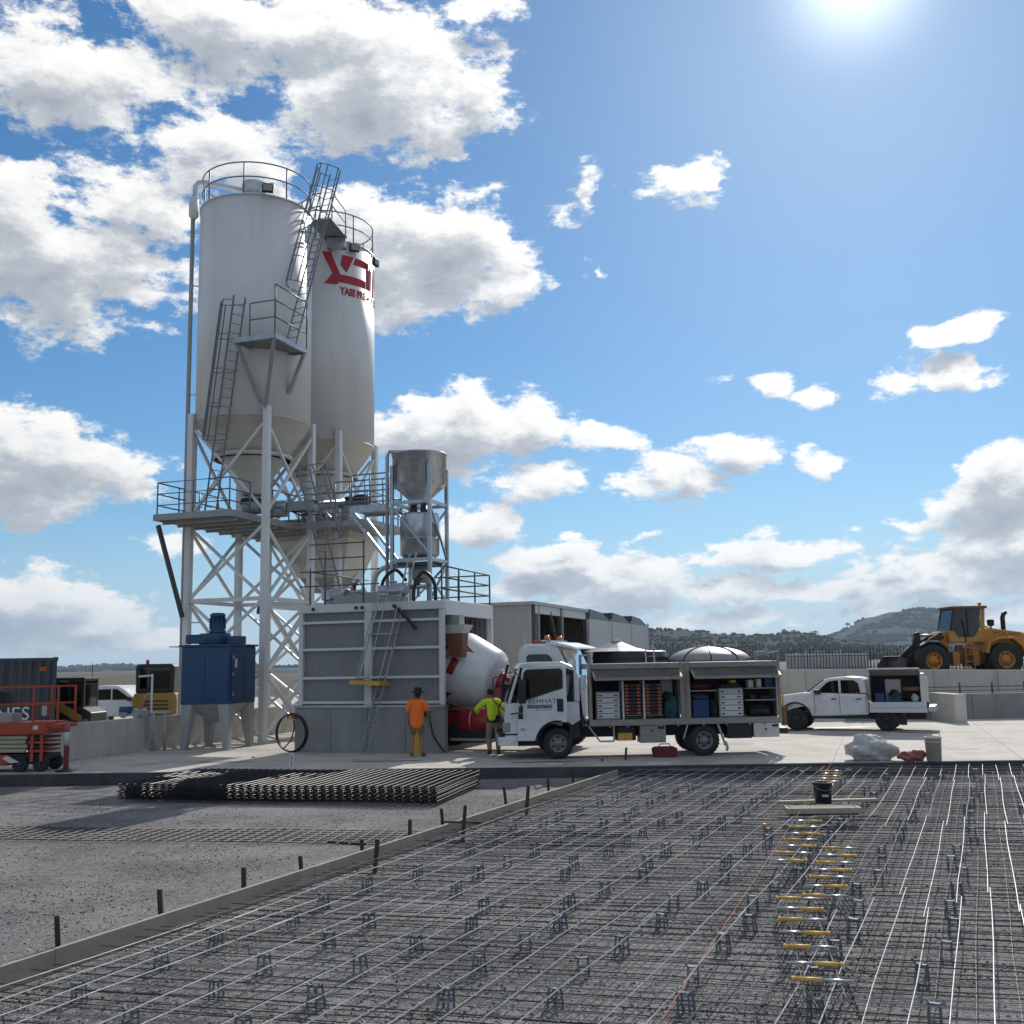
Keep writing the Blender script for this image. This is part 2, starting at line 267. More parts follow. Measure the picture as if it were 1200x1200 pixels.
# ------------------------------------------------------------------ mesh builder
class MB:
    def __init__(s): s.v = []; s.f = []; s.sm = []
    def add(s, vs, fs, smooth=False):
        o = len(s.v); s.v += [tuple(v) for v in vs]; s.f += [tuple(i + o for i in f) for f in fs]; s.sm += [smooth] * len(fs); return s
    def box(s, x0, x1, y0, y1, z0, z1):
        return s.add([(x0,y0,z0),(x1,y0,z0),(x1,y1,z0),(x0,y1,z0),(x0,y0,z1),(x1,y0,z1),(x1,y1,z1),(x0,y1,z1)],
                     [(3,2,1,0),(4,5,6,7),(0,1,5,4),(1,2,6,5),(2,3,7,6),(3,0,4,7)])
    def hexa(s, bot, top):      # two quads
        return s.add(list(bot) + list(top), [(3,2,1,0),(4,5,6,7),(0,1,5,4),(1,2,6,5),(2,3,7,6),(3,0,4,7)])
    def bar(s, p, q, w, h=None, up=(0, 0, 1)):
        p, q = Vector(p), Vector(q); h = h or w; d = (q - p).normalized(); up = Vector(up)
        if abs(d.dot(up)) > .98: up = Vector((0, 1, 0)) if abs(d.y) < .9 else Vector((1, 0, 0))
        a = d.cross(up).normalized() * w / 2; b = a.cross(d).normalized() * h / 2
        return s.hexa([p - a - b, p + a - b, q + a - b, q - a - b], [p - a + b, p + a + b, q + a + b, q - a + b])
    def tube(s, pts, r, n=6, closed=False, caps=True):
        P = [Vector(p) for p in pts]; m = len(P); vs = []; fs = []; prev = None
        for i in range(m):
            t = (P[(i + 1) % m] - P[i - 1]) if closed else (P[min(i + 1, m - 1)] - P[max(i - 1, 0)])
            t.normalize()
            if prev is None:
                a = t.cross(Vector((0, 0, 1)) if abs(t.z) < .9 else Vector((1, 0, 0))).normalized()
            else: a = (prev - t * prev.dot(t)).normalized()
            prev = a; b = t.cross(a); rr = r[i] if isinstance(r, (list, tuple)) else r
            for k in range(n):
                th = 2 * PI * k / n; vs.append(P[i] + a * math.cos(th) * rr + b * math.sin(th) * rr)
        for i in range(m if closed else m - 1):
            j = (i + 1) % m
            for k in range(n): fs.append((i*n+k, i*n+(k+1)%n, j*n+(k+1)%n, j*n+k))
        s.add(vs, fs, n > 5)
        if caps and not closed:
            o = len(s.v) - len(vs); s.f += [tuple(o + k for k in range(n))[::-1], tuple(o + (m-1)*n + k for k in range(n))]; s.sm += [False, False]
        return s
    def lathe(s, prof, n=24, c=(0, 0, 0), ax=(0, 0, 1), smooth=True, a0=0., a1=2 * PI, cap=True):
        c = Vector(c); ax = Vector(ax).normalized(); a = ax.cross(Vector((0, 0, 1)) if abs(ax.z) < .9 else Vector((1, 0, 0))).normalized(); b = ax.cross(a)
        full = abs(a1 - a0 - 2 * PI) < 1e-6; cols = n if full else n + 1; vs = []; fs = []
        for (r, h) in prof:
            for k in range(cols):
                th = a0 + (a1 - a0) * k / n; vs.append(c + ax * h + (a * math.cos(th) + b * math.sin(th)) * r)
        for i in range(len(prof) - 1):
            for k in range(n):
                k2 = (k + 1) % cols; fs.append((i*cols+k, i*cols+k2, (i+1)*cols+k2, (i+1)*cols+k))
        s.add(vs, fs, smooth)
        if full and cap:
            o = len(s.v) - len(vs)
            for i, rev in ((0, True), (len(prof) - 1, False)):
                if prof[i][0] > 1e-4:
                    f = tuple(o + i * cols + k for k in range(n)); s.f.append(f[::-1] if rev else f); s.sm.append(False)
        return s
    def prism(s, poly, y0, y1):   # x-z outline pushed from y0 to y1
        n = len(poly); vs = [(x, y0, z) for x, z in poly] + [(x, y1, z) for x, z in poly]
        ar = sum(poly[i][0] * poly[(i+1) % n][1] - poly[(i+1) % n][0] * poly[i][1] for i in range(n))
        f = [tuple(range(n)), tuple(range(2*n-1, n-1, -1))] + [(i, i+n, (i+1) % n + n, (i+1) % n) for i in range(n)]
        if ar < 0: f = [q[::-1] for q in f]
        return s.add(vs, f)
    def sheet(s, p0, p1, z0, z1, pitch, amp, nrm):   # ribbed wall cladding between two plan points
        p0, p1, nrm = Vector(p0), Vector(p1), Vector(nrm); L = (p1 - p0).length; k = max(1, int(L / pitch)); vs = []; fs = []
        fr = ((0, 0), (.55, 0), (.65, 1), (.90, 1)); pts = [(i + a, o) for i in range(k) for a, o in fr] + [(k, 0)]
        for a, o in pts:
            p = p0 + (p1 - p0) * (a / k) + nrm * (o * amp); vs += [(p.x, p.y, z0), (p.x, p.y, z1)]
        for i in range(len(pts) - 1): fs.append((2*i, 2*i+2, 2*i+3, 2*i+1))
        return s.add(vs, fs)
    def ball(s, c, r, n=10, sq=(1, 1, 1)):
        m = n // 2; pr = [(math.sin(PI * i / m), -math.cos(PI * i / m)) for i in range(m + 1)]
        b = MB().lathe([(max(a, 1e-5), h) for a, h in pr], n); c = Vector(c)
        return s.add([(c.x + v[0]*r*sq[0], c.y + v[1]*r*sq[1], c.z + v[2]*r*sq[2]) for v in b.v], b.f, True)
    def build(s, name, mat, parent=None, bevel=0, world=False, loc=None, rot=None, seg=2):
        me = bpy.data.meshes.new(name); v = s.v
        if world and parent is not None:
            iv = WM[parent].inverted(); v = [tuple(iv @ Vector(q)) for q in v]
        me.from_pydata(v, [], s.f); me.polygons.foreach_set('use_smooth', s.sm); me.update()
        mats = mat if isinstance(mat, (list, tuple)) else [mat]
        for q in mats: me.materials.append(MATS[q])
        o = bpy.data.objects.new(name, me); COL.objects.link(o)
        if parent is not None: o.parent = parent; WM[o] = WM[parent]
        if loc is not None: o.location = loc
        if rot is not None: o.rotation_euler = rot
        if bevel:
            md = o.modifiers.new('bevel', 'BEVEL'); md.width = bevel; md.segments = seg; md.limit_method = 'ANGLE'; md.angle_limit = R(35)
            md.harden_normals = False
        return o
WM = {}
def tag(o, label=None, cat=None, group=None, kind=None):
    if label: o['label'] = label
    if cat: o['category'] = cat
    if group: o['group'] = group
    if kind: o['kind'] = kind
    return o
def thing(name, label, cat, loc=(0, 0, 0), rz=0., group=None):
    o = bpy.data.objects.new(name, None); COL.objects.link(o); o.empty_display_size = .2
    o.location = loc; o.rotation_euler = (0, 0, rz); WM[o] = Matrix.Translation(Vector(loc)) @ Matrix.Rotation(rz, 4, 'Z')
    return tag(o, label, cat, group)
def struct(o): o['kind'] = 'structure'; return o
def stuff(o): o['kind'] = 'stuff'; return o
def copy_tree(o, parent=None):
    c = o.copy(); COL.objects.link(c); c.parent = parent
    for ch in list(o.children): copy_tree(ch, c)
    return c
def place(root, label, loc, rz=0., sc=1.):
    c = copy_tree(root); c.location = loc; c.rotation_euler = (0, 0, rz); c.scale = (sc, sc, sc)
    if label: c['label'] = label
    return c
def text_mb(body, size, fn, sx=1., res=3, off=.0):       # flat lettering; fn maps (x, y) to a 3-D point
    cu = bpy.data.curves.new('lettering', 'FONT'); cu.body = body; cu.size = size; cu.align_x = 'CENTER'; cu.align_y = 'CENTER'; cu.resolution_u = res; cu.offset = off
    ob = bpy.data.objects.new('lettering', cu); COL.objects.link(ob); dg = bpy.context.evaluated_depsgraph_get(); dg.update()
    me = bpy.data.meshes.new_from_object(ob.evaluated_get(dg)); vs = [fn(v.co.x * sx, v.co.y) for v in me.vertices]; fs = [tuple(p.vertices) for p in me.polygons]
    bpy.data.objects.remove(ob); bpy.data.curves.remove(cu); bpy.data.meshes.remove(me)
    return MB().add(vs, fs)
# plan frame of the batching plant: u runs right along its front, v runs away from it
UX = Vector((.945, -.327, 0)); VX = Vector((.327, .945, 0)); ANG = math.atan2(-.327, .945)
# ------------------------------------------------------------------ ground, hills, walls
def clip(poly, a, b, c):            # keep a*x + b*y <= c
    out = []
    for i in range(len(poly)):
        p, q = poly[i], poly[(i + 1) % len(poly)]; dp = a*p[0] + b*p[1] - c; dq = a*q[0] + b*q[1] - c
        if dp <= 0: out.append(p)
        if dp * dq < 0: t = dp / (dp - dq); out.append((p[0] + (q[0]-p[0])*t, p[1] + (q[1]-p[1])*t))
    return out
def slab(poly, z0, z1):
    n = len(poly); m = MB(); return m.add([(x, y, z0) for x, y in poly] + [(x, y, z1) for x, y in poly],
        [tuple(range(n))[::-1], tuple(range(n, 2*n))] + [(i, (i+1) % n, (i+1) % n + n, i + n) for i in range(n)])
def grid_obj(name, xs, ys, zf, mat):
    m = MB(); nx = len(xs); m.add([(x, y, zf(x, y)) for y in ys for x in xs],
        [(j*nx+i, j*nx+i+1, (j+1)*nx+i+1, (j+1)*nx+i) for j in range(len(ys)-1) for i in range(nx-1)], True); return m.build(name, mat)
far = [-9000, -4000, -1500, -500, -150, -60, 0, 60, 150, 500, 1500, 4000, 9000]
struct(grid_obj('terrain', far, [y + 40 for y in far], lambda x, y: -.32, 'dry_ground'))
def gz(x, y): return -.262 + .006 * math.sin(x * 1.7 + y * .6) * math.cos(y * 1.3 - x * .4)
struct(grid_obj('gravel_bed', [i * .5 for i in range(-90, 91)], [i * .5 for i in range(-16, 52)], gz, 'crushed_gravel'))
GZ0 = -.262
EA, EC = .045, 25.4                  # front edge of the pad: y = EC - EA x
pad = thing('concrete_pad', None, None); struct(pad)
slab([(-60, EC + 60*EA + .02), (60, EC - 60*EA + .02), (60, 90), (-60, 90)], -.30, -.012).build('base', 'concrete_grey', pad)
o0 = Vector((7.40, 25.2, 0)); k = 0
for i in range(-17, 14):
    for j in range(-6, 13):
        c = [(o0 + UX * (4.2 * (i + a) + ga * .005) + VX * (6.0 * (j + b - .12) + gb * .005)) for a, b, ga, gb in ((0, 0, 1, 1), (1, 0, -1, 1), (1, 1, -1, -1), (0, 1, 1, -1))]
        p = [(q.x, q.y) for q in c]; p = clip(p, -EA, -1, -EC)
        if len(p): p = clip(p, 0, 1, 88)
        if len(p): p = clip(p, 1, 0, 58)
        if len(p): p = clip(p, -1, 0, 58)
        if len(p) > 2: slab(p, -.29, rnd.uniform(-.0015, .0015)).build('slab', 'concrete', pad)
eb = thing('dark_edge_strip', 'dark strip along the front edge of the concrete pad', 'formwork', (0, EC - .005, GZ0), math.atan2(-EA, 1))  # dark strip added to darken the pad's front face
for i in range(-6, 9): MB().box(i*3.6 + .004, i*3.6 + 3.596, -.03, 0, -.03, .245 + .006*(i % 2)).build('board', 'dark_edge_strip', eb)  # lengths of the added dark strip
def stain(c, rx, ry, seed, mat='stain_dark'):
    r = random.Random(seed); ph = [r.random() * 6 for _ in range(4)]; n = 40; P = []
    for i in range(n):
        a = 2*PI*i/n; k = 1 + .22*math.sin(2*a + ph[0]) + .15*math.sin(3*a + ph[1]) + .10*math.sin(7*a + ph[2]) + .06*math.sin(11*a + ph[3]); P.append((c[0] + math.cos(a)*rx*k, c[1] + math.sin(a)*ry*k, .0045))
    MB().add(P, [tuple(range(n))]).build('stain', mat, pad)
pm('stain_dark', (.21, .195, .17), .75, var=.2, scale=2.5); pm('stain_wet', (.13, .12, .105), .35, var=.2, scale=2)
for k, (x, y, rx, ry, mt) in enumerate(((905, 857, .9, .35, 'stain_wet'), (965, 853, 1.3, .3, 'stain_wet'), (1010, 872, .5, .25, 'stain_dark'), (640, 893, 1.0, .16, 'stain_dark'), (450, 892, .8, .2, 'stain_dark'), (1130, 878, .35, .3, 'stain_dark'), (860, 872, .5, .2, 'stain_dark'), (260, 893, .7, .3, 'stain_dark'), (1095, 858, 1.1, .25, 'stain_dark'))):
    p = gr(x, y, 0); stain((p.x, p.y), rx, ry, k + 3, mt)
# loose stones on the gravel near the camera: one mass
def stones():
    r = np.random.default_rng(5); n = 34000
    y = 5.5 * np.exp(r.random(n) * math.log(22.5 / 5.5)); x = (r.random(n) * 2 - 1) * (.56 * y + .6); s = (.006 + .013 * r.random(n) ** 2.2)
    o = np.array([(1,0,0),(-1,0,0),(0,1,0),(0,-1,0),(0,0,1),(0,0,-1)], float)
    sc = (.6 + .8 * r.random((n, 6, 1))) * s[:, None, None]; v = o[None] * sc; a = r.random(n) * 6.28
    ca, sa = np.cos(a)[:, None], np.sin(a)[:, None]; vx = v[..., 0]*ca - v[..., 1]*sa; vy = v[..., 0]*sa + v[..., 1]*ca
    v = np.stack([vx + x[:, None], vy + y[:, None], v[..., 2]*.8 - .262 + s[:, None]*.3], -1)
    t = np.array([(0,2,4),(2,1,4),(1,3,4),(3,0,4),(2,0,5),(1,2,5),(3,1,5),(0,3,5)]); f = (t[None] + (np.arange(n) * 6)[:, None, None]).reshape(-1)
    me = bpy.data.meshes.new('loose_stones'); me.vertices.add(n*6); me.vertices.foreach_set('co', v.reshape(-1)); me.loops.add(len(f)); me.loops.foreach_set('vertex_index', f.astype(np.int32))
    me.polygons.add(n*8); me.polygons.foreach_set('loop_start', np.arange(n*8, dtype=np.int32) * 3); me.update(calc_edges=True); me.validate()
    m = pm('stone', (.16, .155, .15), .9, var=.2, scale=3); nt = m.node_tree; g = nt.nodes.new('ShaderNodeNewGeometry'); cr = nt.nodes.new('ShaderNodeValToRGB')
    cr.color_ramp.elements[0].color = (.08, .077, .075, 1); cr.color_ramp.elements[1].color = (.42, .40, .37, 1); nt.links.new(g.outputs['Random Per Island'], cr.inputs[0]); nt.links.new(cr.outputs[0], nt.nodes['Principled BSDF'].inputs['Base Color'])
    me.materials.append(m); o = bpy.data.objects.new('loose_stones', me); COL.objects.link(o); stuff(o); tag(o, 'loose grey crushed stones scattered over the gravel bed', 'gravel')
stones()
# hills: silhouette from the photograph, each with its own distance and depth
def fnoise(x, y): return math.sin(x*1.3 + 1.7*math.sin(y*.9)) * .5 + math.sin(x*2.9 - y*2.1 + 1.3) * .3 + math.sin(y*3.7 + x*5.1) * .2
def ridge(name, sil, D, front, back, wood, nt, rough=.06):
    sil = sorted(sil); m = MB(); cols = 90; rows = 26; P = []
    for i in range(cols + 1):
        px = sil[0][0] + (sil[-1][0] - sil[0][0]) * i / cols
        for (a, b) in zip(sil, sil[1:]):
            if a[0] <= px <= b[0]:
                t = (px - a[0]) / (b[0] - a[0]); py = a[1] + (b[1] - a[1]) * (t * t * (3 - 2 * t)); break
        top = at(px, py, D); dirn = Vector((top.x, D, 0)).normalized()
        for j in range(rows + 1):
            t = j / rows * 2 - 1; dist = (front if t < 0 else back) * abs(t); fall = (1 - abs(t)) ** 1.5 if t < 0 else math.cos(t * PI / 2)
            p = Vector((top.x, D, 0)) + dirn * (dist if t > 0 else -dist); h = max(0, top.z) * fall
            h += (fnoise(p.x / D * 26, p.y / D * 14) * rough * top.z) * min(1, abs(t) * 6) * fall
            P.append((p.x, p.y, -.6 + h + .0))
    m.add(P, [(i*(rows+1)+j, (i+1)*(rows+1)+j, (i+1)*(rows+1)+j+1, i*(rows+1)+j+1) for i in range(cols) for j in range(rows)], True)
    struct(m.build(name, 'hill_grass'))
    # woodland on its near slope
    r = np.random.default_rng(len(name) + nt); q = np.array(P).reshape(cols + 1, rows + 1, 3); V = []; F = []; kk = 0
    ico = [(0,0,1),(.89,0,.45),(.28,.85,.45),(-.72,.53,.45),(-.72,-.53,.45),(.28,-.85,.45),(.72,.53,-.45),(-.28,.85,-.45),(-.89,0,-.45),(-.28,-.85,-.45),(.72,-.53,-.45)]
    it = [(0,1,2),(0,2,3),(0,3,4),(0,4,5),(0,5,1),(1,6,2),(2,7,3),(3,8,4),(4,9,5),(5,10,1),(6,7,2),(7,8,3),(8,9,4),(9,10,5),(10,6,1)]
    for _ in range(nt * 6):
        a, b = r.random() * cols, r.random() ** wood[0] * (rows * .56); i, j = int(min(a, cols-1)), int(b)
        p = q[i, j] + (q[i+1, j] - q[i, j]) * (a - i) + (q[i, j+1] - q[i, j]) * (b - j)
        if fnoise(p[0] / D * 34 + 3, p[1] / D * 40) + fnoise(p[0] / D * 90, p[1] / D * 70) * .6 < wood[1] + (.9 * b / rows): continue
        s = D / 1000 * (.8 + 1.1 * r.random()); o = len(V)
        V += [(p[0] + c[0]*s*(.8+.5*r.random()), p[1] + c[1]*s, p[2] + s*.5 + c[2]*s*(.7+.4*r.random())) for c in ico]; F += [tuple(k + o for k in f) for f in it]; kk += 1
        if kk >= nt: break
    w = MB().add(V, F).build('woodland', 'foliage'); stuff(w); tag(w, 'dark scattered bushland on the slopes of the ' + name.replace('_', ' '), 'woodland')
ridge('distant_hill', [(-420, 786), (-200, 781), (20, 782), (70, 783), (100, 780), (134, 777.5), (165, 780), (215, 783), (300, 783), (420, 787)], 4200, 1500, 900, (1.0, -.2), 3000)
ridge('low_ridge', [(380, 776), (500, 768), (600, 757), (690, 744), (768, 737.5), (800, 738), (850, 743), (900, 744.5), (925, 741), (955, 744), (990, 751), (1050, 756), (1130, 759), (1300, 757), (1500, 762)], 1700, 950, 500, (.9, -.55), 6500)
ridge('round_hill', [(880, 765), (940, 752), (972, 745), (990, 736), (1018, 723.5), (1046, 717), (1081, 713.5), (1117, 717), (1140, 726), (1165, 740), (1200, 751), (1300, 758), (1420, 764)], 3000, 1150, 900, (.8, -.35), 6000)
def small_tree(px, py, D, h, label):
    b = at(px, py, D); t = thing('gum_tree', label, 'tree', (b.x, b.y, b.z - h)); r = random.Random(int(px))
    MB().tube([(0, 0, -1), (.2, 0, h*.35), (.4, .1, h*.7)], [.35, .28, .12]).build('trunk', 'bark', t); m = MB()
    for i in range(46):
        a = r.random() * 6.28; rr = r.random() ** .5 * h * .42; m.ball((math.cos(a)*rr, math.sin(a)*rr, h * (.55 + r.uniform(-.18, .38) * (1 - rr/h))), h * r.uniform(.05, .12), 6, (1, 1, .7))
    m.build('crown', 'foliage', t)
for a in ((919, 736.5, 1660, 11, 'small lone tree on the ridge skyline, left of the round hill'), (954, 738, 1680, 12, 'lone tree on the ridge beside the foot of the round hill'),
          (993, 729, 2900, 15, 'lone tree standing on the left shoulder of the round hill'), (930, 737.5, 1660, 9, 'bushy tree on the dip of the ridge skyline right of a taller one')): small_tree(*a)
# left retaining wall, in precast panels
def pwall(name, label, p0, d, n, L, th, h, mat, taper=0):
    t = thing(name, label, 'wall', p0, math.atan2(d.y, d.x))
    for i in range(n):
        hh = h - taper * i; MB().hexa([(i*L+.006, 0, 0), (i*L+L-.006, 0, 0), (i*L+L-.006, th, 0), (i*L+.006, th, 0)],
            [(i*L+.006, 0, hh), (i*L+L-.006, 0, hh-taper), (i*L+L-.006, th, hh-taper), (i*L+.006, th, hh)]).build('panel', mat, t, bevel=.012)
    return t
pwall('retaining_wall', 'low pale concrete wall running back behind the orange scissor lift', (-12.62, 28.5, 0), VX, 10, 2.4, .2, 1.0, 'concrete_wall')
pwall('dark_wall', 'low dark grey concrete wall below the wheel loader', (12.7, 41.0, 0), Vector((1, -.02, 0)), 9, 2.4, .25, .95, 'concrete_grey')
b = MB(); b.box(0, .42, -2.35, -.01, 0, 1.02); tag(b.build('buttress_wall', 'concrete_wall', bevel=.015), 'short pale concrete stub wall standing out from the dark wall', 'wall').location = (15.9, 41.0, 0)
pwall('ramp_wall', 'pale smooth concrete upper wall in front of the wheel loader', (9.2, 43.2, 0), Vector((1, 0, 0)), 9, 2.6, .22, 2.02, 'concrete_wall', .052)
struct(slab([(9.2, 43.42), (34, 43.42), (38, 70), (9.2, 70)], -.1, 1.46).build('raised_ground', 'dry_ground'))
t = thing('pipe_rail', 'thin dark pipe rail on short posts along the dark wall', 'rail', (13.4, 41.12, .95))
MB().tube([(0, 0, .26), (13, -.2, .26)], .02).build('rail', 'fence_dark', t); MB().tube([(0, 0, .12), (13, -.2, .12)], .014).build('rail', 'fence_dark', t)
for i in range(11): MB().box(i*1.25-.025, i*1.25+.025, -.045, .025, 0, .42).build('post', 'fence_dark', t)
# rows of upright starter bars and stacked precast panels beyond the ramp
def bars_row(label, p0, p1, n, z0, z1, r=.022):
    p0, p1 = Vector(p0), Vector(p1); t = thing('starter_bars', label, 'steel bars', p0)
    for i in range(n):
        q = (p1 - p0) * (i / (n - 1)); h = z1 - z0 + rnd.uniform(-.12, .18); MB().tube([(q.x, q.y, z0), (q.x + rnd.uniform(-.03, .03), q.y, z0 + h)], r, 5).build('bar', 'fence_dark', t)
    for z in (z0 + (z1-z0)*.3, z0 + (z1-z0)*.7): MB().tube([(0, -r*2, z), tuple((p1 - p0) + Vector((0, -r*2, z)))], r * .7, 5).build('cross_bar', 'fence_dark', t)
bars_row('row of upright steel bars in front of the white panels', (14.0, 54.3, 0), (18.4, 54.3, 0), 28, 1.46, 2.95)
bars_row('row of upright steel bars between the panels and the loader bucket', (18.6, 55.5, 0), (24.5, 55.5, 0), 34, 1.46, 2.9)
bars_row('distant row of upright steel bars behind the domed tank', (7.5, 60.5, 0), (14.0, 60.5, 0), 34, 0, 3.3)
bars_row('far row of upright steel bars below the big wheel loader', (22.0, 58.0, 0), (31.0, 58.0, 0), 40, 1.46, 2.3)
t = thing('precast_stack', 'white precast panels standing behind upright steel bars', 'panel', (14.1, 55.0, 1.46))
for i in range(4): MB().box(i*1.07, i*1.07+1.05, 0, .2, 0, 1.16 - i*.012).build('panel', 'panel_white', t, bevel=.01)
# ------------------------------------------------------------------ formwork, reinforcement, dowels
FW0, FW1 = Vector((-4.45, 9.42, 0)), Vector((2.33, 24.9, 0)); LX = (FW1 - FW0).normalized(); NX = Vector((-LX.y, LX.x, 0)) * -1   # NX points to the mesh side
TX = Vector((.970, -.242, 0)); GZ = -.262
fw = thing('formwork_board', 'long timber edge board along the left of the steel mesh', 'formwork', FW0 - LX * 3.5, math.atan2(LX.y, LX.x))
L = (FW1 - FW0).length + 3.5; nb = 5
for i in range(nb): MB().box(i*L/nb + .003, (i+1)*L/nb - .003, -.022, .022 + .002*(i % 2), GZ, -.055 + .003 * (i % 2)).build('board', 'timber', fw, bevel=.004)
def stake(p, h, tilt, label, w=.05, mat='timber_dark'):
    m = MB(); m.hexa([(-w/2, -.02, -.12), (w/2, -.02, -.12), (w/2, .02, -.12), (-w/2, .02, -.12)], [(-w/2, -.02, h), (w/2, -.02, h*.985), (w/2, .02, h), (-w/2, .02, h*.99)])
    o = m.build('stake', mat, bevel=.003); o.location = p; o.rotation_euler = (rnd.uniform(-.06, .06), tilt, rnd.uniform(-.4, .4)); return tag(o, label, 'stake', 'timber stakes along the formwork board')
STK = [(68, 1110, 30, 'leftmost timber stake, nearest the camera beside the formwork board'), (189, 1078, 29, 'second dark stake from the left, behind the formwork board'), (286, 1050, 27, 'third dark stake from the left behind the board'), (354, 1030, 22, 'short fourth stake from the left behind the board'),
       (425, 1008, 20, 'short stake close behind a taller stake on the board'), (480, 992, 26, 'lone stake left of the stick crossbar'), (520, 979, 26, 'left stake carrying the thin crossbar stick'), (594, 952, 25, 'stake just left of the taller far stake'),
       (643, 931, 16, 'small stake halfway to the concrete pad'), (672, 919, 16, 'small stake near the far end of the board'), (707, 905, 13, 'tiny stake at the far end of the board')]
for x, y, hp, lb in STK: p = gr(x, y, GZ); stake(p, hp * p.y / FPX * 1.15, rnd.uniform(-.12, .02), lb)
for x, y, hp, lb in [(437, 1022, 36, 'stake nailed to the inner side of the board, leaning right'), (540, 986, 40, 'taller crossed stake on the inner side beside the crossbar'), (615, 955, 33, 'tall stake standing on the inner side of the board'), (731, 903, 26, 'thin stake at the far right corner of the board')]:
    p = gr(x, y, GZ); stake(p + NX * .03, hp * p.y / FPX, .09, lb, .055)
a, b_ = at(517, 963, gr(520, 979, GZ).y), at(563, 964, gr(540, 986, GZ).y + .1); m = MB(); m.bar(a, b_, .03, .03); tag(m.build('crossbar_stick', 'timber_dark'), 'thin stick fixed level across two stakes', 'stick')
a, b_ = gr(384, 986, GZ + .02), gr(428, 989, GZ + .02); m = MB(); m.bar(a, b_, .06, .03); tag(m.build('timber_offcut', 'timber_dark'), 'dark timber offcut lying on the gravel by the short stakes', 'timber')
a, b_ = gr(187, 938, GZ + .03), gr(206, 935, GZ + .03); m = MB(); m.bar(a, b_, .09, .05); tag(m.build('timber_block', 'timber'), 'pale timber block poking out from under the mesh stack', 'timber')

region = [(FW0 + NX*.1 - LX*4), (FW1 + NX*.1 + LX*2)]
POLY = [(region[0].x, region[0].y), (16.5, 5.6), (16.5, 30), (region[1].x, region[1].y + 3), (region[1].x, region[1].y)]
def seg_clip(p, d):
    t0, t1 = -60., 60.
    hp = [(-NX.x, -NX.y, -(NX.x*(FW0.x) + NX.y*FW0.y) - .20), (0, -1, -6.2), (EA, 1, EC - .06), (1, 0, 16.2), (1, -.56, 1.2)]
    for a, b, c in hp:
        k = a*d.x + b*d.y; r = c - (a*p.x + b*p.y)
        if abs(k) < 1e-9:
            if r < 0: return None
        elif k > 0: t1 = min(t1, r / k)
        else: t0 = max(t0, r / k)
    return (t0, t1) if t1 - t0 > .3 else None
def mat_layer(label, z, mat, mat2, sl, stp, phase, rl, rt):
    t = thing('reinforcing_mesh', label, 'steel mesh', (0, 10, GZ), 0)
    base = Vector((0, 10, 0)); n = 0
    for d, st, dz, sp in ((LX, TX, 0, sl), (TX, LX, -.011, stp)):
        for i in range(-90, 91):
            p = base + st * (i + phase) * sp; c = seg_clip(p, d)
            if not c: continue
            if n > 292: break
            c0, c1 = c[0] + rnd.uniform(0, .10), c[1] - rnd.uniform(0, .12); cuts = [c0]
            if d is LX and z > .1:
                lap = 5.2 + ((i * 7) % 3) * .5
                while cuts[-1] + lap < c1 - 1: cuts.append(cuts[-1] + lap); lap = 6.0
            for j_, e0 in enumerate(cuts): one(t, p, d, e0 - (.35 if j_ else 0), (cuts[j_+1] if j_ + 1 < len(cuts) else c1), z + dz, (mat if rnd.random() < .72 else 'steel_bar_dark') if d is LX else (mat2 if rnd.random() < .72 else 'steel_bar'), rl if d is LX else rt, (j_ % 2) * .03); n += 1
    return t
def one(t, p, d, c0, c1, z, mat, r, sh):
            k = max(3, int((c1 - c0) / 1.2)); ph = rnd.random() * 6; pts = []; side = Vector((-d.y, d.x, 0))
            for q in range(k + 1):
                s = c0 + (c1 - c0) * q / k; w = p + d * s + side * (sh + .010 * math.sin(s * .9 + ph) + rnd.uniform(-.004, .004)); pts.append((w.x, w.y - 10, z + .011 * math.sin(s * 1.6 + ph * 2) + rnd.uniform(-.004, .004)))
            MB().tube(pts, r, 5).build('bar', mat, t)
mat_layer('upper layer of the steel reinforcing mesh held up by bar chairs', .185, 'steel_bar', 'steel_cross', .285, .20, 0, .0056, .0046)
mat_layer('lower layer of steel mesh just above the gravel', .06, 'steel_bar_dark', 'steel_cross', .31, .30, .43, .0045, .004)
# bar chairs under the upper layer
ch = thing('bar_chair', 'small grey wire bar chair standing on gravel under the mesh', 'bar chair', (0, 0, -50), 0, 'bar chairs spread under the steel mesh'); hh = .172
pm('chair_grey', (.17, .19, .215), .7, .0, var=.2, scale=8)
for sx in (-1, 1):
    m = MB()
    for sy in (-1, 1): m.bar((sx*.052, sy*.05, 0), (sx*.046, sy*.03, hh), .018, .012)
    m.bar((sx*.047, -.036, hh*.45), (sx*.047, .036, hh*.45), .010, .016); m.bar((sx*.047, -.032, hh), (sx*.047, .032, hh), .016, .012)
    m.bar((sx*.047, -.02, hh), (sx*.075, -.026, hh+.022), .016, .012); m.bar((sx*.047, .02, hh), (sx*.075, .026, hh+.022), .016, .012); m.build('side_frame', 'chair_grey', ch)
MB().bar((-.05, 0, hh-.006), (.05, 0, hh-.006), .05, .012).build('cross_piece', 'chair_grey', ch); MB().bar((-.05, 0, hh*.5), (.05, 0, hh*.5), .012, .014).build('cross_piece', 'chair_grey', ch)
m = MB(); m.box(-.065, .065, -.062, -.054, 0, .006); m.box(-.065, .065, .054, .062, 0, .006); m.box(-.065, -.057, -.053, .053, 0, .006); m.box(.057, .065, -.053, .053, 0, .006); m.build('base_ring', 'chair_grey', ch)
c0 = Vector((-1.39, 9.70, 0)); va, vb = Vector((.362, .782, 0)), Vector((.95, -.12, 0)); first = True; nch = 0
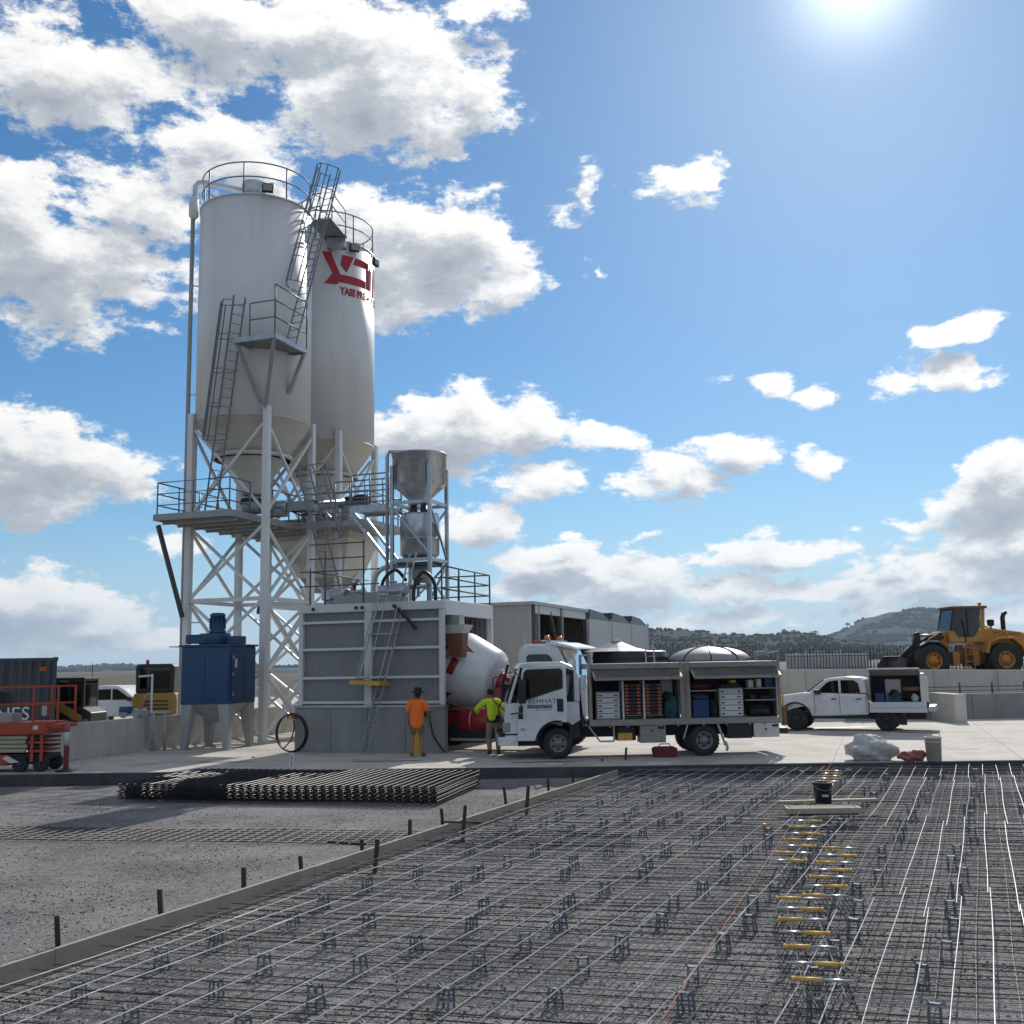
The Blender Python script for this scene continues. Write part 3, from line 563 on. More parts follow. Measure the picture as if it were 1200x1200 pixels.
for i in range(-8, 24):
    for j in range(-9, 18):
        p = c0 + va * i + vb * (j + .06 * (i % 3)) + Vector((rnd.uniform(-.10, .10), rnd.uniform(-.10, .10), 0))
        if (p - FW0).dot(NX) < .35 or p.y < 6.6 or p.y > EC - EA*p.x - .5 or abs(p.x) > .53*p.y + .5: continue
        if nch >= 298 or rnd.random() < .03: continue
        rz = math.atan2(LX.y, LX.x) + rnd.uniform(-.35, .35) - PI/2; nch += 1
        if first: ch.location = (p.x, p.y, GZ); ch.rotation_euler = (0, 0, rz); first = False
        else: cc = place(ch, None, (p.x, p.y, GZ + .004), rz, rnd.uniform(.84, 1.0)); cc.rotation_euler = (rnd.uniform(-.07, .07), rnd.uniform(-.07, .07), rz)
# dowels with yellow sleeves
DW = []   # (photo left x, y, right x, sleeve on left?, note)
for y, a, b, s in ((805,390,590,1),(747,370,550,0),(688,365,535,1),(638,345,505,0),(592,350,495,1),(554,340,480,0),(518,340,475,1)): DW.append((a, b, y, s, 'front row'))
for y, a, b, s in ((508,435,570,1),(475,440,565,0),(443,458,578,1),(418,465,583,0),(392,480,595,1),(367,490,598,0),(341,502,603,1)): DW.append((a, b, y, s, 'middle row right of the other'))
for y, a, b, s in ((385,328,412,0),(358,345,438,1),(334,355,458,0),(311,370,458,1),(290,378,462,0),(267,390,470,1),(246,395,475,0)): DW.append((a, b, y, s, 'row just before the plank and grate'))
for y, a, b, s in ((107,478,545,1),(97,482,545,0),(88,487,545,1),(79,492,547,0),(70,496,548,1)): DW.append((a, b, y, s, 'far row behind the black bucket'))
ords = ['nearest', 'second nearest', 'third nearest', 'fourth nearest', 'fifth nearest', 'sixth nearest', 'farthest']; cnt = {}; ZD = GZ + .255
for a, b, y, s, note in DW:
    p = gr(800 + (a+b)/6, 880 + y/3, ZD); i = cnt.get(note, 0); cnt[note] = i + 1; far5 = note.startswith('far'); nm = ords[i] if not (far5 and i == 4) else 'farthest'
    t = thing('dowel', '%s dowel of the %s, yellow %s end' % (nm, note, 'left' if s else 'right'), 'dowel', p, -.20 + rnd.uniform(-.04, .04), 'steel dowels with yellow sleeves')
    ln = .22; k = -1 if s else 1
    MB().tube([(-k*ln, 0, 0), (k*.02, 0, 0)], .012, 8).build('bar', 'dowel_silver', t)
    MB().tube([(0, 0, 0), (k*.19, 0, 0)], .017, 10).build('sleeve', 'sleeve_yellow', t); MB().tube([(k*.188, 0, 0), (k*.202, 0, 0), (k*.206, 0, 0), (k*.23, 0, 0)], [.014, .014, .020, .018], 10).build('end_cap', 'sleeve_yellow', t)
def cradle(label, i0, i1):
    A = [gr(800 + DW[i][0]/3, 880 + DW[i][2]/3, ZD) for i in (i0, i1)]; B = [gr(800 + DW[i][1]/3, 880 + DW[i][2]/3, ZD) for i in (i0, i1)]
    ext = (A[0] - A[1]).normalized() * .35; t = thing('dowel_cradle', label, 'wire cradle', (A[0].x, A[0].y, GZ))
    n = max(4, i1 - i0 + 1)
    for P, Q in ((A[0].lerp(B[0], .16), A[1].lerp(B[1], .16)), (A[0].lerp(B[0], .84), A[1].lerp(B[1], .84))):
        z = -.026; off = Vector((A[0].x, A[0].y, GZ)); P = P + ext - off; Q = Q - off
        MB().tube([P + Vector((0, 0, z)), Q + Vector((0, 0, z))], .006, 5).build('top_wire', 'steel_bar_dark', t)
        for sd in (-.13, .13): MB().tube([Vector((P.x + sd, P.y, .02)), Vector((Q.x + sd, Q.y, .02))], .005, 5).build('base_wire', 'steel_bar_dark', t)
        for k in range(n * 2 + 1):
            a = P.lerp(Q, k / (n*2)); MB().tube([(a.x - .13, a.y, .02), (a.x, a.y, a.z + z), (a.x + .13, a.y, .02)], .005, 5).build('leg_wire', 'steel_bar_dark', t)
cradle('bent wire cradle carrying the front row of dowels', 0, 6); cradle('bent wire cradle carrying the middle row of dowels', 7, 13); cradle('bent wire cradle under the dowels before the plank', 14, 20); cradle('bent wire cradle under the far row of dowels', 21, 25)
# plank, grate, bucket on the mesh
ZT = GZ + .20
p, q = gr(913, 942, ZT), gr(1028, 939, ZT); m = MB(); m.bar(p + Vector((0, 0, .03)), q + Vector((0, 0, .03)), .13, .045); pk = m.build('plank', 'timber', bevel=.005); pk.active_material = MATS['timber_pale']; tag(pk, 'long pale plank lying on the mesh in front of the black bucket', 'plank')
p, q = gr(924, 954, ZT), gr(1011, 953, ZT); d = (q - p); t = thing('steel_grate', 'shallow pale grate of many ribs lying before the plank', 'grate', p, math.atan2(d.y, d.x)); Lg = d.length
for y0, y1 in ((0, .04), (.34, .38)): MB().box(0, Lg, y0, y1, .0, .085).build('side_rail', 'timber_pale', t)
for x in (0, Lg - .05): MB().box(x, x + .05, .042, .338, .01, .08).build('end_rail', 'timber_pale', t)
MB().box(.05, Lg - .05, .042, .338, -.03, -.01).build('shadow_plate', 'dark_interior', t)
for i in range(24): x = .08 + (Lg - .19) * i / 23; MB().box(x, x + .026, .042, .338, .0, .080).build('rib', 'timber_pale', t)
bp = gr(967, 942, ZT) + Vector((0, .10, .0)); t = thing('black_bucket', 'black plastic bucket standing on the mesh behind the plank', 'bucket', bp)
MB().lathe([(.135, 0), (.165, .33), (.175, .335), (.175, .36), (.158, .36), (.125, .02), (.001, .02)], 24).build('body', 'bucket_dark', t)
MB().tube([(.172*math.cos(a), -.01 + .172*math.sin(a), .33 - .1*abs(math.sin(a))) for a in [PI + PI*i/10 for i in range(11)]], .005, 6).build('handle', 'steel_bar', t)
m = MB()
for k in range(7): a = -PI/2 + R(-22 + k*6.3); m.hexa([(math.cos(a+w)*rr, math.sin(a+w)*rr, .12) for w, rr in ((0, .150), (.085, .150), (.085, .152), (0, .152))], [(math.cos(a+w)*rr, math.sin(a+w)*rr, .16) for w, rr in ((0, .153), (.085, .153), (.085, .155), (0, .155))])
m.build('sticker', 'lettering_white', t)
p = gr(899, 1003, GZ + .1); t = thing('marker_rod', 'thin upright steel rod with a yellow safety cap among the mesh', 'rod', (p.x, p.y, GZ)); MB().tube([(0, 0, 0), (-.02, 0, .48)], .006, 6).build('rod', 'steel_bar_dark', t); MB().lathe([(.02, 0), (.022, .04), (.035, .05), (.035, .065), (.01, .07)], 10, (-.02, 0, .45)).build('cap', 'cap_yellow', t)
p, q = gr(975, 893, .02), gr(775, 1195, GZ + .24); m = MB(); m.tube([p.lerp(q, i/8) + Vector((0, 0, -.01*math.sin(PI*i/8))) for i in range(9)], .0035, 4); tag(m.build('string_line', 'string_orange'), 'thin orange string line pulled tight over the steel mesh', 'string')
# stack of mesh sheets and a loose sheet on the gravel
def sheet_mesh(nu, nv, su, sv_, r, wav, seed):
    rr = random.Random(seed); m = MB(); Lu, Lv = (nu - 1) * su, (nv - 1) * sv_
    zz = lambda u, v: wav * (math.sin(u * 1.3 + seed * .15) * .6 + math.sin(v * 2.1 + u * .6) * .5)
    for i in range(nv): m.tube([(Lu * k / 14 , i * sv_, zz(Lu*k/14, i*sv_) + r) for k in range(15)], r, 4)
    for i in range(nu): m.tube([(i * su, Lv * k / 7 - .06 + .12*k/7, zz(i*su, Lv*k/7) + 2*r + .004) for k in range(8)], r, 4)
    return m
p0, p1, p2 = gr(140, 940, GZ), gr(512, 945, GZ), gr(577, 908, GZ + .25); du = p1 - p0; rz = math.atan2(du.y, du.x); dv = Vector((-du.y, du.x, 0)).normalized(); Lu = du.length; Lv = 3.1
SHN = ['lowest', 'second lowest', 'third lowest', 'fourth from the bottom', 'fifth from the bottom', 'sixth from the bottom', 'third from the top', 'second from the top', 'topmost']
pm('mesh_dark', (.035, .035, .038), .5, .5, var=.2, scale=4)
for i in range(9):
    nu, nv = 40, 19; o = sheet_mesh(nu, nv, Lu / (nu - 1), Lv / (nv - 1), .0085, .010, 3).build('mesh_sheet', 'mesh_dark')
    sh = rnd.uniform(-.04, .04); q = p0 + du.normalized() * sh + dv * rnd.uniform(-.03, .03); o.location = (q.x, q.y, GZ + .05 + i * .036); o.rotation_euler = (0, 0, rz + rnd.uniform(-.003, .003))
    tag(o, SHN[i] + ' sheet in the stack of dark steel mesh', 'mesh sheet', 'steel mesh sheets stacked by the pad')
pm('mesh_rusty', (.075, .07, .068), .62, .6, var=.5, scale=1.5)
m = sheet_mesh(56, 7, .2, .2, .0065, .014, 8); o = m.build('mesh_sheet', 'mesh_rusty'); p = gr(-60, 985, GZ); o.location = (p.x, p.y, GZ + .02); q = gr(385, 990, GZ); o.rotation_euler = (0, 0, math.atan2(q.y - p.y, q.x - p.x)); tag(o, 'single long sheet of steel mesh lying flat on the gravel', 'mesh sheet')
# small white marker at the pad edge and chips of paper
p = gr(343, 899, 0); t = thing('marker_post', 'small white marker post standing at the pad edge', 'marker', (p.x, p.y - .1, GZ)); MB().box(-.05, .05, -.012, .012, .25, .62).build('board', 'lettering_white', t); MB().box(-.015, .015, .014, .03, 0, .6).build('peg', 'timber_dark', t); MB().box(-.008, .008, -.016, -.0125, .30, .56).build('stripe', 'lettering_black', t)
for k, (x, y, w, lb) in enumerate(((772, 886.5, .30, 'flat pale offcut lying on the pad below the truck'), (648, 887.5, .25, 'flat white scrap lying on the pad beside the front wheel'))):
    p = gr(x, y + 8, .004); m = MB(); m.hexa([(-w, -.1, 0), (w*.8, -.13, 0), (w, .1, 0), (-w*.9, .1, 0)], [(-w, -.1, .015), (w*.8, -.13, .015), (w, .1, .015), (-w*.9, .1, .015)]); o = m.build('scrap', 'lettering_white'); o.location = p; tag(o, lb, 'scrap')
# ------------------------------------------------------------------ cement silos and steelwork
def V2(o, u, v, z=0.): return Vector((o[0], o[1], 0)) + UX * u + VX * v + Vector((0, 0, z))
def railing(t, pts, h=1.05, nr=3, closed=False, mat='galvanised_dark', r=.024, base=0., post_every=1.15, world=True):
    P = [Vector(p) for p in pts]
    for k in range(nr):
        dz = Vector((0, 0, base + h * (1 - k / nr))); MB().tube([p + dz for p in P] + ([P[0] + dz] if closed else []), r, 6).build('rail', mat, t, world=world)
    segs = list(zip(P, P[1:] + ([P[0]] if closed else []))); done = set()
    for a, b in segs:
        n = max(1, round((b - a).length / post_every))
        for i in range(n + 1):
            q = a.lerp(b, i / n); key = (round(q.x, 2), round(q.y, 2), round(q.z, 2))
            if key in done: continue
            done.add(key); MB().tube([q, q + Vector((0, 0, base + h))], r * 1.05, 6).build('post', mat, t, world=world)
def ladder(t, b, tp, w, cage=None, c0=.3, c1=1., mat='galvanised_dark', sp=.3, rad=.38, rr=.022, world=True):
    b, tp, w = Vector(b), Vector(tp), Vector(w); d = tp - b; n = int(d.length / sp)
    for s in (-.5, .5): MB().bar(b + w*s, tp + w*s, .05, .03, up=w.cross(d)).build('rail', mat, t, world=world)
    for i in range(1, n): p = b + d * (i / n); MB().tube([p - w*.5, p + w*.5], .014, 5).build('rung', mat, t, world=world)
    if cage is not None:
        cg = Vector(cage).normalized(); wn = w.normalized(); hw = w.length / 2 + .06; dep = .72
        prof = [(-hw, 0), (-hw - .12, .25), (-hw*.85, .56), (-hw*.3, dep), (hw*.3, dep), (hw*.85, .56), (hw + .12, .25), (hw, 0)]
        L = d.length; nh = max(2, int(L * (c1 - c0) / .95) + 1)
        for i in range(nh):
            p = b + d * (c0 + (c1 - c0) * i / (nh - 1)); MB().tube([p + wn*x + cg*y for x, y in prof], .018, 5).build('hoop', mat, t, world=world)
        for x, y in prof[1:-1]: MB().bar(b + d*c0 + wn*x + cg*y, b + d*c1 + wn*x + cg*y, .042, .02).build('cage_bar', mat, t, world=world)
S1, S2, RS = Vector((-9.15, 36.55, 0)), Vector((-7.40, 40.6, 0)), 2.0
D4 = [Vector((.44, -.897, 0)), Vector((.897, .44, 0)), Vector((-.44, .897, 0)), Vector((-.897, -.44, 0))]
ZJ, ZT_ = 10.95, 18.8
def floodlight(pos, rz, label):
    t = thing('floodlight', label, 'lamp', pos, rz); m = MB(); m.box(-.19, .19, -.07, .07, -.15, .15); m.build('housing', 'black_plastic', t, bevel=.02)
    MB().box(-.155, .155, -.084, -.071, -.115, .115).build('lens', 'lamp_lens', t); m = MB(); m.tube([(-.21, 0, 0), (-.21, .05, .24), (0, .25, .28), (.21, .05, .24), (.21, 0, 0)], .02, 5); m.tube([(0, .25, .28), (0, .5, .26)], .025, 5); m.build('bracket', 'galvanised', t)
def silo(c, label, wall_mat):
    t = thing('cement_silo', label, 'silo', c)
    pr = [(RS, ZJ)]
    pr += [(RS, ZT_ - .05), (RS + .03, ZT_ - .05), (RS + .03, ZT_), (RS - .1, ZT_ + .03), (.01, ZT_ + .18)]
    sh_ = MB().lathe([(RS, ZJ), (RS, ZT_ - .052)], 72).lathe(pr[1:], 72); sh_.build('shell', wall_mat, t)
    MB().lathe([(.30, 8.45), (.36, 8.45), (.36, 8.55), (1.99, ZJ - .03), (RS + .02, ZJ - .03), (RS + .02, ZJ - .003), (RS - .02, ZJ - .003)], 64).build('cone', 'silo_cream', t)
    MB().lathe([(.30, 8.0), (.30, 8.445)], 24).build('outlet', 'galvanised', t); MB().lathe([(.40, 8.12), (.40, 8.3)], 20).build('valve', 'dark_interior', t)
    m = MB(); zr = 9.75; m.lathe([(1.32, zr - .07), (1.40, zr - .07), (1.40, zr + .07), (1.32, zr + .07), (1.32, zr - .07)], 40); m.build('cone_ring', 'silo_cream', t)
    legs = [d * (RS + .12) for d in D4]
    for l in legs:
        b = MB(); a = math.atan2(UX.y, UX.x); cu, cv = UX * .11, VX * .11
        b.hexa([l - cu - cv + Vector((0,0,.03)), l + cu - cv + Vector((0,0,.03)), l + cu + cv + Vector((0,0,.03)), l - cu + cv + Vector((0,0,.03))], [l - cu - cv + Vector((0,0,ZJ+.25)), l + cu - cv + Vector((0,0,ZJ+.25)), l + cu + cv + Vector((0,0,ZJ+.25)), l - cu + cv + Vector((0,0,ZJ+.25))])
        b.hexa([l + cu*sx*2 + cv*sy*2 for sx, sy in ((-1,-1),(1,-1),(1,1),(-1,1))], [l + cu*sx*2 + cv*sy*2 + Vector((0,0,.03)) for sx, sy in ((-1,-1),(1,-1),(1,1),(-1,1))]); b.build('leg', 'silo_white', t, bevel=.012)
    up = lambda p, z: Vector((p.x, p.y, z))
    for i in range(4):
        a, b = legs[i], legs[(i+1) % 4]; e = (b - a).normalized() * .13; a, b = a + e, b - e
        for z in (4.7, 2.3): MB().bar(up(a, z), up(b, z), .13, .13).build('girt', 'silo_white', t)
        for z0, z1 in ((.25, 2.2), (2.4, 4.6), (4.8, 7.1), (7.7, 10.6)):
            o = Vector((0, 0, 0)) + (Vector((a.x + b.x, a.y + b.y, 0)).normalized() * .03)
            MB().bar(up(a, z0) + o, up(b, z1) + o, .085, .085).build('brace', 'silo_white', t); MB().bar(up(b, z0) - o, up(a, z1) - o, .085, .085).build('brace', 'silo_white', t)
    rp = [Vector((math.cos(k*PI/24) * (RS - .06), math.sin(k*PI/24) * (RS - .06), ZT_ + .02)) for k in range(48)]
    for dz in (1.15, .62): MB().tube([p + Vector((0,0,dz)) for p in rp], .025, 6, closed=True).build('top_rail', 'galvanised_dark', t)
    for k in range(0, 48, 6): MB().tube([rp[k], rp[k] + Vector((0,0,1.15))], .028, 6).build('rail_post', 'galvanised_dark', t)
    f = MB(); f.lathe([(.42, ZT_ + .05), (.44, ZT_ + .75), (.40, ZT_ + .85), (.01, ZT_ + .98)], 24, (.1, -.9, 0)); f.build('filter', 'galvanised_sheet', t)
    return t
s1 = silo(S1, 'nearer tall white cement silo with a mid platform on its side', 'silo_white')
s2 = silo(S2, 'farther white cement silo with the red logo near its top', 'silo_white')
# red logo wrapped round the farther silo
th0 = R(277)     # where the lettering starts
def wrap(x, z, off=.012):
    a = th0 + x / RS; return (math.cos(a) * (RS + off), math.sin(a) * (RS + off), z)
def wpoly(pts, z0, name='logo_stroke'):
    m = MB(); bm = bmesh.new(); vs = [bm.verts.new((x, y, 0)) for x, y in pts]; bm.faces.new(vs)
    bmesh.ops.triangulate(bm, faces=bm.faces[:]); bmesh.ops.subdivide_edges(bm, edges=bm.edges[:], cuts=4, use_grid_fill=True)
    bm.verts.index_update(); m.add([wrap(v.co.x, z0 + v.co.y) for v in bm.verts], [tuple(v.index for v in f.verts) for f in bm.faces]); bm.free(); o = m.build(name, 'logo_red', s2)
ZL = 17.0
wpoly([(.0, 1.28), (.34, 1.28), (.72, .42), (.62, .0), (.10, .0), (.42, .42)], ZL); wpoly([(.72, .42), (1.95, .42), (1.95, .10), (.62, .10)], ZL)
wpoly([(.80, 1.22), (1.30, 1.22), (.98, .52), (.72, .82)], ZL); wpoly([(1.38, 1.22), (2.15, 1.22), (2.15, .92), (1.26, .92)], ZL); wpoly([(1.95, .915), (2.45, 1.02), (2.38, .10), (1.955, .10)], ZL)
wpoly([(2.52, .0), (2.62, 1.22), (3.0, 1.22), (3.6, .0), (3.3, .0), (2.8, .8), (2.75, .0)], ZL)
text_mb('YASS PRE-MIX CONCRETE', .40, lambda x, y: wrap(2.45 + x, ZL - .24 + y), .74, off=.022).build('logo_lettering', 'logo_red', s2)
# fill pipe up the left of the nearer silo
fp = thing('fill_pipe', 'tall grey fill pipe up the left side of the nearer silo', 'pipe', (-11.33, 36.0, 0))
MB().tube([(0, 0, 0), (0, 0, 18.6)], .075, 10).build('pipe', 'cone_grey', fp); MB().tube([(.30, .05, 8), (.30, .05, 18.8)], .045, 8).build('pipe', 'silo_white', fp)
MB().lathe([(.08, 18.5), (.17, 18.62), (.17, 19.30), (.14, 19.34), (.01, 19.35)], 16, (.02, 0, 0)).build('receiver', 'silo_white', fp)
MB().tube([(.05, 0, 19.3), (.06, 0, 19.75), (.16, .02, 19.92), (.40, .05, 19.93), (2.0, -.2, 19.45)], .09, 10).build('top_pipe', 'silo_white', fp)
for z in (4, 8, 12, 16): MB().bar((0, 0, z), (.55, .15, z), .04).build('bracket', 'galvanised', fp)
floodlight((-8.3, 34.55, 18.95), .3, 'black floodlight on the rim of the nearer silo'); floodlight((-5.95, 39.0, 18.55), .5, 'black floodlight facing out from the farther silo rim'); floodlight((-5.25, 39.9, 18.3), 1.2, 'black floodlight tilted sideways on the far right silo edge')
# main access platform between the legs
N = Vector((-9.14, 33.6, 7.45)); mp = thing('access_platform', 'grey steel walkway platform around the silo legs with rails', 'platform', N, ANG)
MB().box(-2.87, 0, 0, 7.2, -.05, 0).build('deck', 'grating', mp)
for x0, x1, y0, y1 in ((-2.87, 0, -.06, -.001), (-2.87, 0, 7.201, 7.26), (-2.93, -2.871, -.06, 7.26), (.001, .06, -.06, 7.26)): MB().box(x0, x1, y0, y1, -.13, .08).build('edge_beam', 'cone_grey', mp)
for i in range(9): MB().box(-2.86, -.005, .35 + i*.8, .45 + i*.8, -.22, -.052).build('joist', 'cone_grey', mp)
railing(mp, [(-2.84, 6.9, 0), (-2.84, .03, 0), (-.03, .03, 0), (-.03, 1.2, 0)], 1.15, 3, world=False); railing(mp, [(-.03, 2.6, 0), (-.03, 6.9, 0)], 1.1, 2, world=False)
MB().bar((-2.8, .05, -.27), (-2.45, 1.0, -3.3), .12, .12).build('strut', 'steel_bar_dark', mp); MB().bar((-2.8, 6.9, -.27), (-2.4, 5.5, -3.0), .12, .12).build('strut', 'steel_bar_dark', mp)
# second deck under the farther silo with feeder gear
dk = thing('feeder_deck', 'steel deck with feeder gear beneath the farther silo', 'platform', V2(N, .08, 2.6, 7.45), ANG)
MB().box(.0, 2.9, 1.4, 5.2, -.05, 0).build('deck', 'grating', dk)
for a in ((.0, 2.9, 1.33, 1.399), (2.901, 2.97, 1.33, 5.2)): MB().box(*a, -.13, .06).build('edge_beam', 'cone_grey', dk)
railing(dk, [(.1, 1.42, 0), (2.85, 1.42, 0), (2.85, 5.1, 0)], 1.1, 3, world=False)
def gear(name, label, pos, mat='galvanised'):
    t = thing(name, label, 'motor', pos, ANG); MB().lathe([(.17, -.3), (.19, -.28), (.19, .2), (.14, .3), (.01, .3)], 16, ax=(1, 0, 0)).build('motor', mat, t)
    m = MB()
    for k in range(8): a = k * PI/4; m.box(-.24, .16, math.cos(a)*.2 - .006, math.cos(a)*.2 + .006, math.sin(a)*.2 - .02, math.sin(a)*.2 + .02)
    m.build('fins', mat, t); MB().box(-.62, -.3, -.16, .16, -.16, .16).build('gearbox', mat, t, bevel=.03); MB().box(-.5, .2, -.2, .2, -.35, -.17).build('base', 'cone_grey', t)
gear('screw_motor', 'grey screw conveyor motor under the nearer silo cone', V2(N, -.1, 3.2, 8.05)); gear('screw_motor', 'dark motor hanging at the edge of the feeder deck', V2(N, 2.4, 4.6, 8.3), 'black_plastic')
sc = thing('screw_conveyor', 'grey tubular screw conveyor running between the silos', 'conveyor', V2(N, -.9, 2.6, 7.9)); q = V2(N, 1.6, 5.0, 8.3) - V2(N, -.9, 2.6, 7.9); MB().tube([(0, 0, 0), tuple(q)], .17, 14).build('tube', 'galvanised', sc)
MB().lathe([(.30, -.1), (.30, .25)], 16, (0, 0, 0)).build('inlet', 'cone_grey', sc); MB().tube([q * .98, q * .98 - Vector((0, 0, .8))], .18, 12).build('outlet', 'cone_grey', sc)
wl = thing('round_hoop_guard', 'dark round cover beside the silo outlet', 'cover', V2(N, .75, 3.3, 8.2), ANG); MB().lathe([(.50, -.2), (.52, 0), (.50, .2)], 24, (0, 0, 0), (0, 1, 0), a0=0, a1=PI).build('shell', 'dark_interior', wl); MB().box(-.5, .5, -.2, .2, -.35, -.02).build('body', 'cone_grey', wl)
# weigh hopper
hc = Vector((-7.15, 40.1, 0)); wh = thing('weigh_hopper', 'big cream weigh hopper with sloping sides below the farther silo', 'hopper', hc, ANG)
q4 = lambda a, b, z, dx=0, dy=0: [(-a+dx, -b+dy, z), (a+dx, -b+dy, z), (a+dx, b+dy, z), (-a+dx, b+dy, z)]
m = MB(); m.hexa(q4(.95, .8, 5.75, .12, .1), q4(1.6, 1.2, 7.15)); m.hexa(q4(1.6, 1.2, 7.153), q4(1.6, 1.2, 7.85)); m.build('body', 'silo_cream', wh, bevel=.02)
m = MB(); m.box(-1.66, 1.66, -1.26, 1.26, 7.853, 7.93); m.build('rim', 'cone_grey', wh); MB().hexa(q4(.6, .5, 5.2, .2, .1), q4(.9, .75, 5.745, .12, .1)).build('outlet', 'cone_grey', wh)
for x in (-.6, .5): MB().lathe([(.16, 7.93), (.16, 8.35), (.1, 8.45), (.01, 8.46)], 14, (x, -.6, 0)).build('vent', 'galvanised', wh)
# ladders and the platform on the nearer silo
l1 = thing('caged_ladder', 'caged ladder from the walkway up to the mid platform', 'ladder', (-10.15, 34.9, 7.5)); ladder(l1, (-10.15, 34.9, 7.5), (-8.95, 33.6, 14.7), (.30, .28, 0), (-.68, .40, 0), .36, .98)
l2 = thing('caged_ladder', 'caged ladder rising from the mid platform to the silo tops', 'ladder', (-7.42, 34.5, 13.3)); ladder(l2, (-7.45, 34.6, 13.3), (-6.35, 36.85, 20.6), (.40, -.2, 0), (-.6, -.62, .25), .30, .99)
mid = thing('mid_platform', 'small steel platform bracketed on the side of the nearer silo', 'platform', (-7.69, 33.3, 13.3))
pg = [(-7.69, 33.3), (-7.02, 35.2), (-7.5, 35.35), (-8.75, 34.62), (-9.16, 33.81)]; slab(pg, 13.22, 13.30).build('deck', 'grating', mid, world=True)
pg3 = [Vector((x, y, 13.3)) for x, y in pg]
for a, b in zip(pg3, pg3[1:] + pg3[:1]): MB().bar(a - Vector((0,0,.06)), b - Vector((0,0,.06)), .06, .18).build('edge_beam', 'galvanised', mid, world=True)
e = (pg3[0] + (pg3[4] - pg3[0]) * .62); railing(mid, [e, pg3[0], pg3[1]], 1.15, 2, world=True, post_every=1.6); railing(mid, [pg3[1] + Vector((0,0,.55)), pg3[0] + Vector((0,0,.55))], 1.15, 1, world=True, post_every=5)
for a, b in (((-9.1, 33.85, 13.2), (-8.42, 34.7, 11.3)), ((-7.72, 33.36, 13.2), (-8.32, 34.7, 10.95)), ((-7.06, 35.1, 13.2), (-7.62, 35.2, 11.75))): MB().bar(a, b, .11, .11).build('strut', 'cone_grey', mid, world=True)
tl = thing('top_landing', 'small steel landing between the tops of both silos', 'platform', (-6.9, 36.9, 18.75)); m = MB(); m.hexa([(-7.35, 36.95, 18.74), (-6.45, 36.75, 18.74), (-6.15, 38.5, 18.74), (-7.0, 38.8, 18.74)], [(-7.35, 36.95, 18.8), (-6.45, 36.75, 18.8), (-6.15, 38.5, 18.8), (-7.0, 38.8, 18.8)]); m.build('deck', 'grating', tl, world=True)
railing(tl, [(-6.45, 36.8, 18.8), (-6.2, 38.4, 18.8)], 1.0, 2); railing(tl, [(-7.3, 36.95, 18.8), (-6.9, 36.85, 18.8)], 1.0, 2); MB().bar((-7.4, 36.8, 18.7), (-7.0, 36.2, 18.2), .06).build('strut', 'galvanised', tl, world=True)
MB().box(-6.9, -6.2, 38.3, 38.6, 18.3, 18.7).build('kick_plate', 'galvanised_sheet', tl, world=True)
l4 = thing('caged_ladder', 'caged ladder from the plant roof up to the walkway, leaning left', 'ladder', (-5.35, 32.1, 4.25)); ladder(l4, (-5.35, 32.1, 4.25), (-7.05, 35.0, 9.1), (.36, .20, 0), (.62, -.1, .25), .45, .97)
# ------------------------------------------------------------------ batching plant building (front runs along u, corner at its right)
PC = Vector((-1.98, 29.54, 0)); pt = thing('batching_plant', 'grey clad batching plant box with white steel frame on concrete base', 'building', PC, ANG)
PW, PD, PH, ZB = 4.62, 4.0, 4.22, 1.25
for i in range(4):
    x1 = -i * 1.18; m = MB(); m.box(x1 - 1.172, x1, 0, .25, 0, ZB - .004 * (i % 2)); m.build('base_panel', 'concrete_grey', pt, bevel=.01)
MB().box(-4.72, -4.47, .252, PD, 0, ZB).build('base_panel', 'concrete_grey', pt, bevel=.01); MB().box(-4.468, 0, PD - .25, PD, 0, ZB).build('base_panel', 'concrete_grey', pt, bevel=.01)
MB().box(-4.74, .02, -.03, .28, ZB + .002, ZB + .07).build('base_cap', 'galvanised', pt)
for x in (-4.53, -2.30, -.06):
    MB().box(x - .07, x + .07, -.02, .12, ZB + .072, PH - .24).build('post', 'plant_white', pt, bevel=.008)
    MB().box(x - .07, x + .07, PD - .14, PD, ZB + .002, PH - .24).build('post', 'plant_white', pt, bevel=.008)
MB().box(-2.46, -2.372, .0, .1, ZB + .075, PH - .24).build('post', 'plant_white', pt)
MB().box(-PW, .01, -.03, .12, PH - .238, PH).build('top_beam', 'plant_white', pt, bevel=.01); MB().box(-PW, .01, PD - .14, PD + .01, PH - .238, PH).build('top_beam', 'plant_white', pt, bevel=.01)
MB().box(-.13, .02, .122, PD - .142, PH - .40, PH + .02).build('side_beam', 'panel_white', pt, bevel=.01); MB().box(-PW, -PW + .14, .122, PD - .142, PH - .24, PH).build('side_beam', 'panel_white', pt, bevel=.01)
for z in (3.66, 2.88, 2.06, 1.36):
    for x0, x1 in ((-4.46, -2.465), (-2.228, -.132)): MB().box(x0, x1, .0, .055, z, z + .075).build('purlin', 'plant_white', pt)
MB().sheet((-4.46, .10, 0), (-2.38, .10, 0), ZB + .075, PH - .242, .095, .008, (0, -1, 0)).build('cladding', 'plant_grey', pt); MB().sheet((-2.228, .10, 0), (-.135, .10, 0), ZB + .075, PH - .242, .11, .016, (0, -1, 0)).build('cladding', 'plant_grey', pt)
MB().sheet((-4.46, PD - .16, 0), (-.13, PD - .16, 0), ZB, PH - .242, .16, .04, (0, -1, 0)).build('cladding', 'plant_grey', pt); MB().sheet((-PW + .1, PD - .15, 0), (-PW + .1, .13, 0), ZB, PH - .242, .16, .04, (-1, 0, 0)).build('cladding', 'plant_grey', pt)
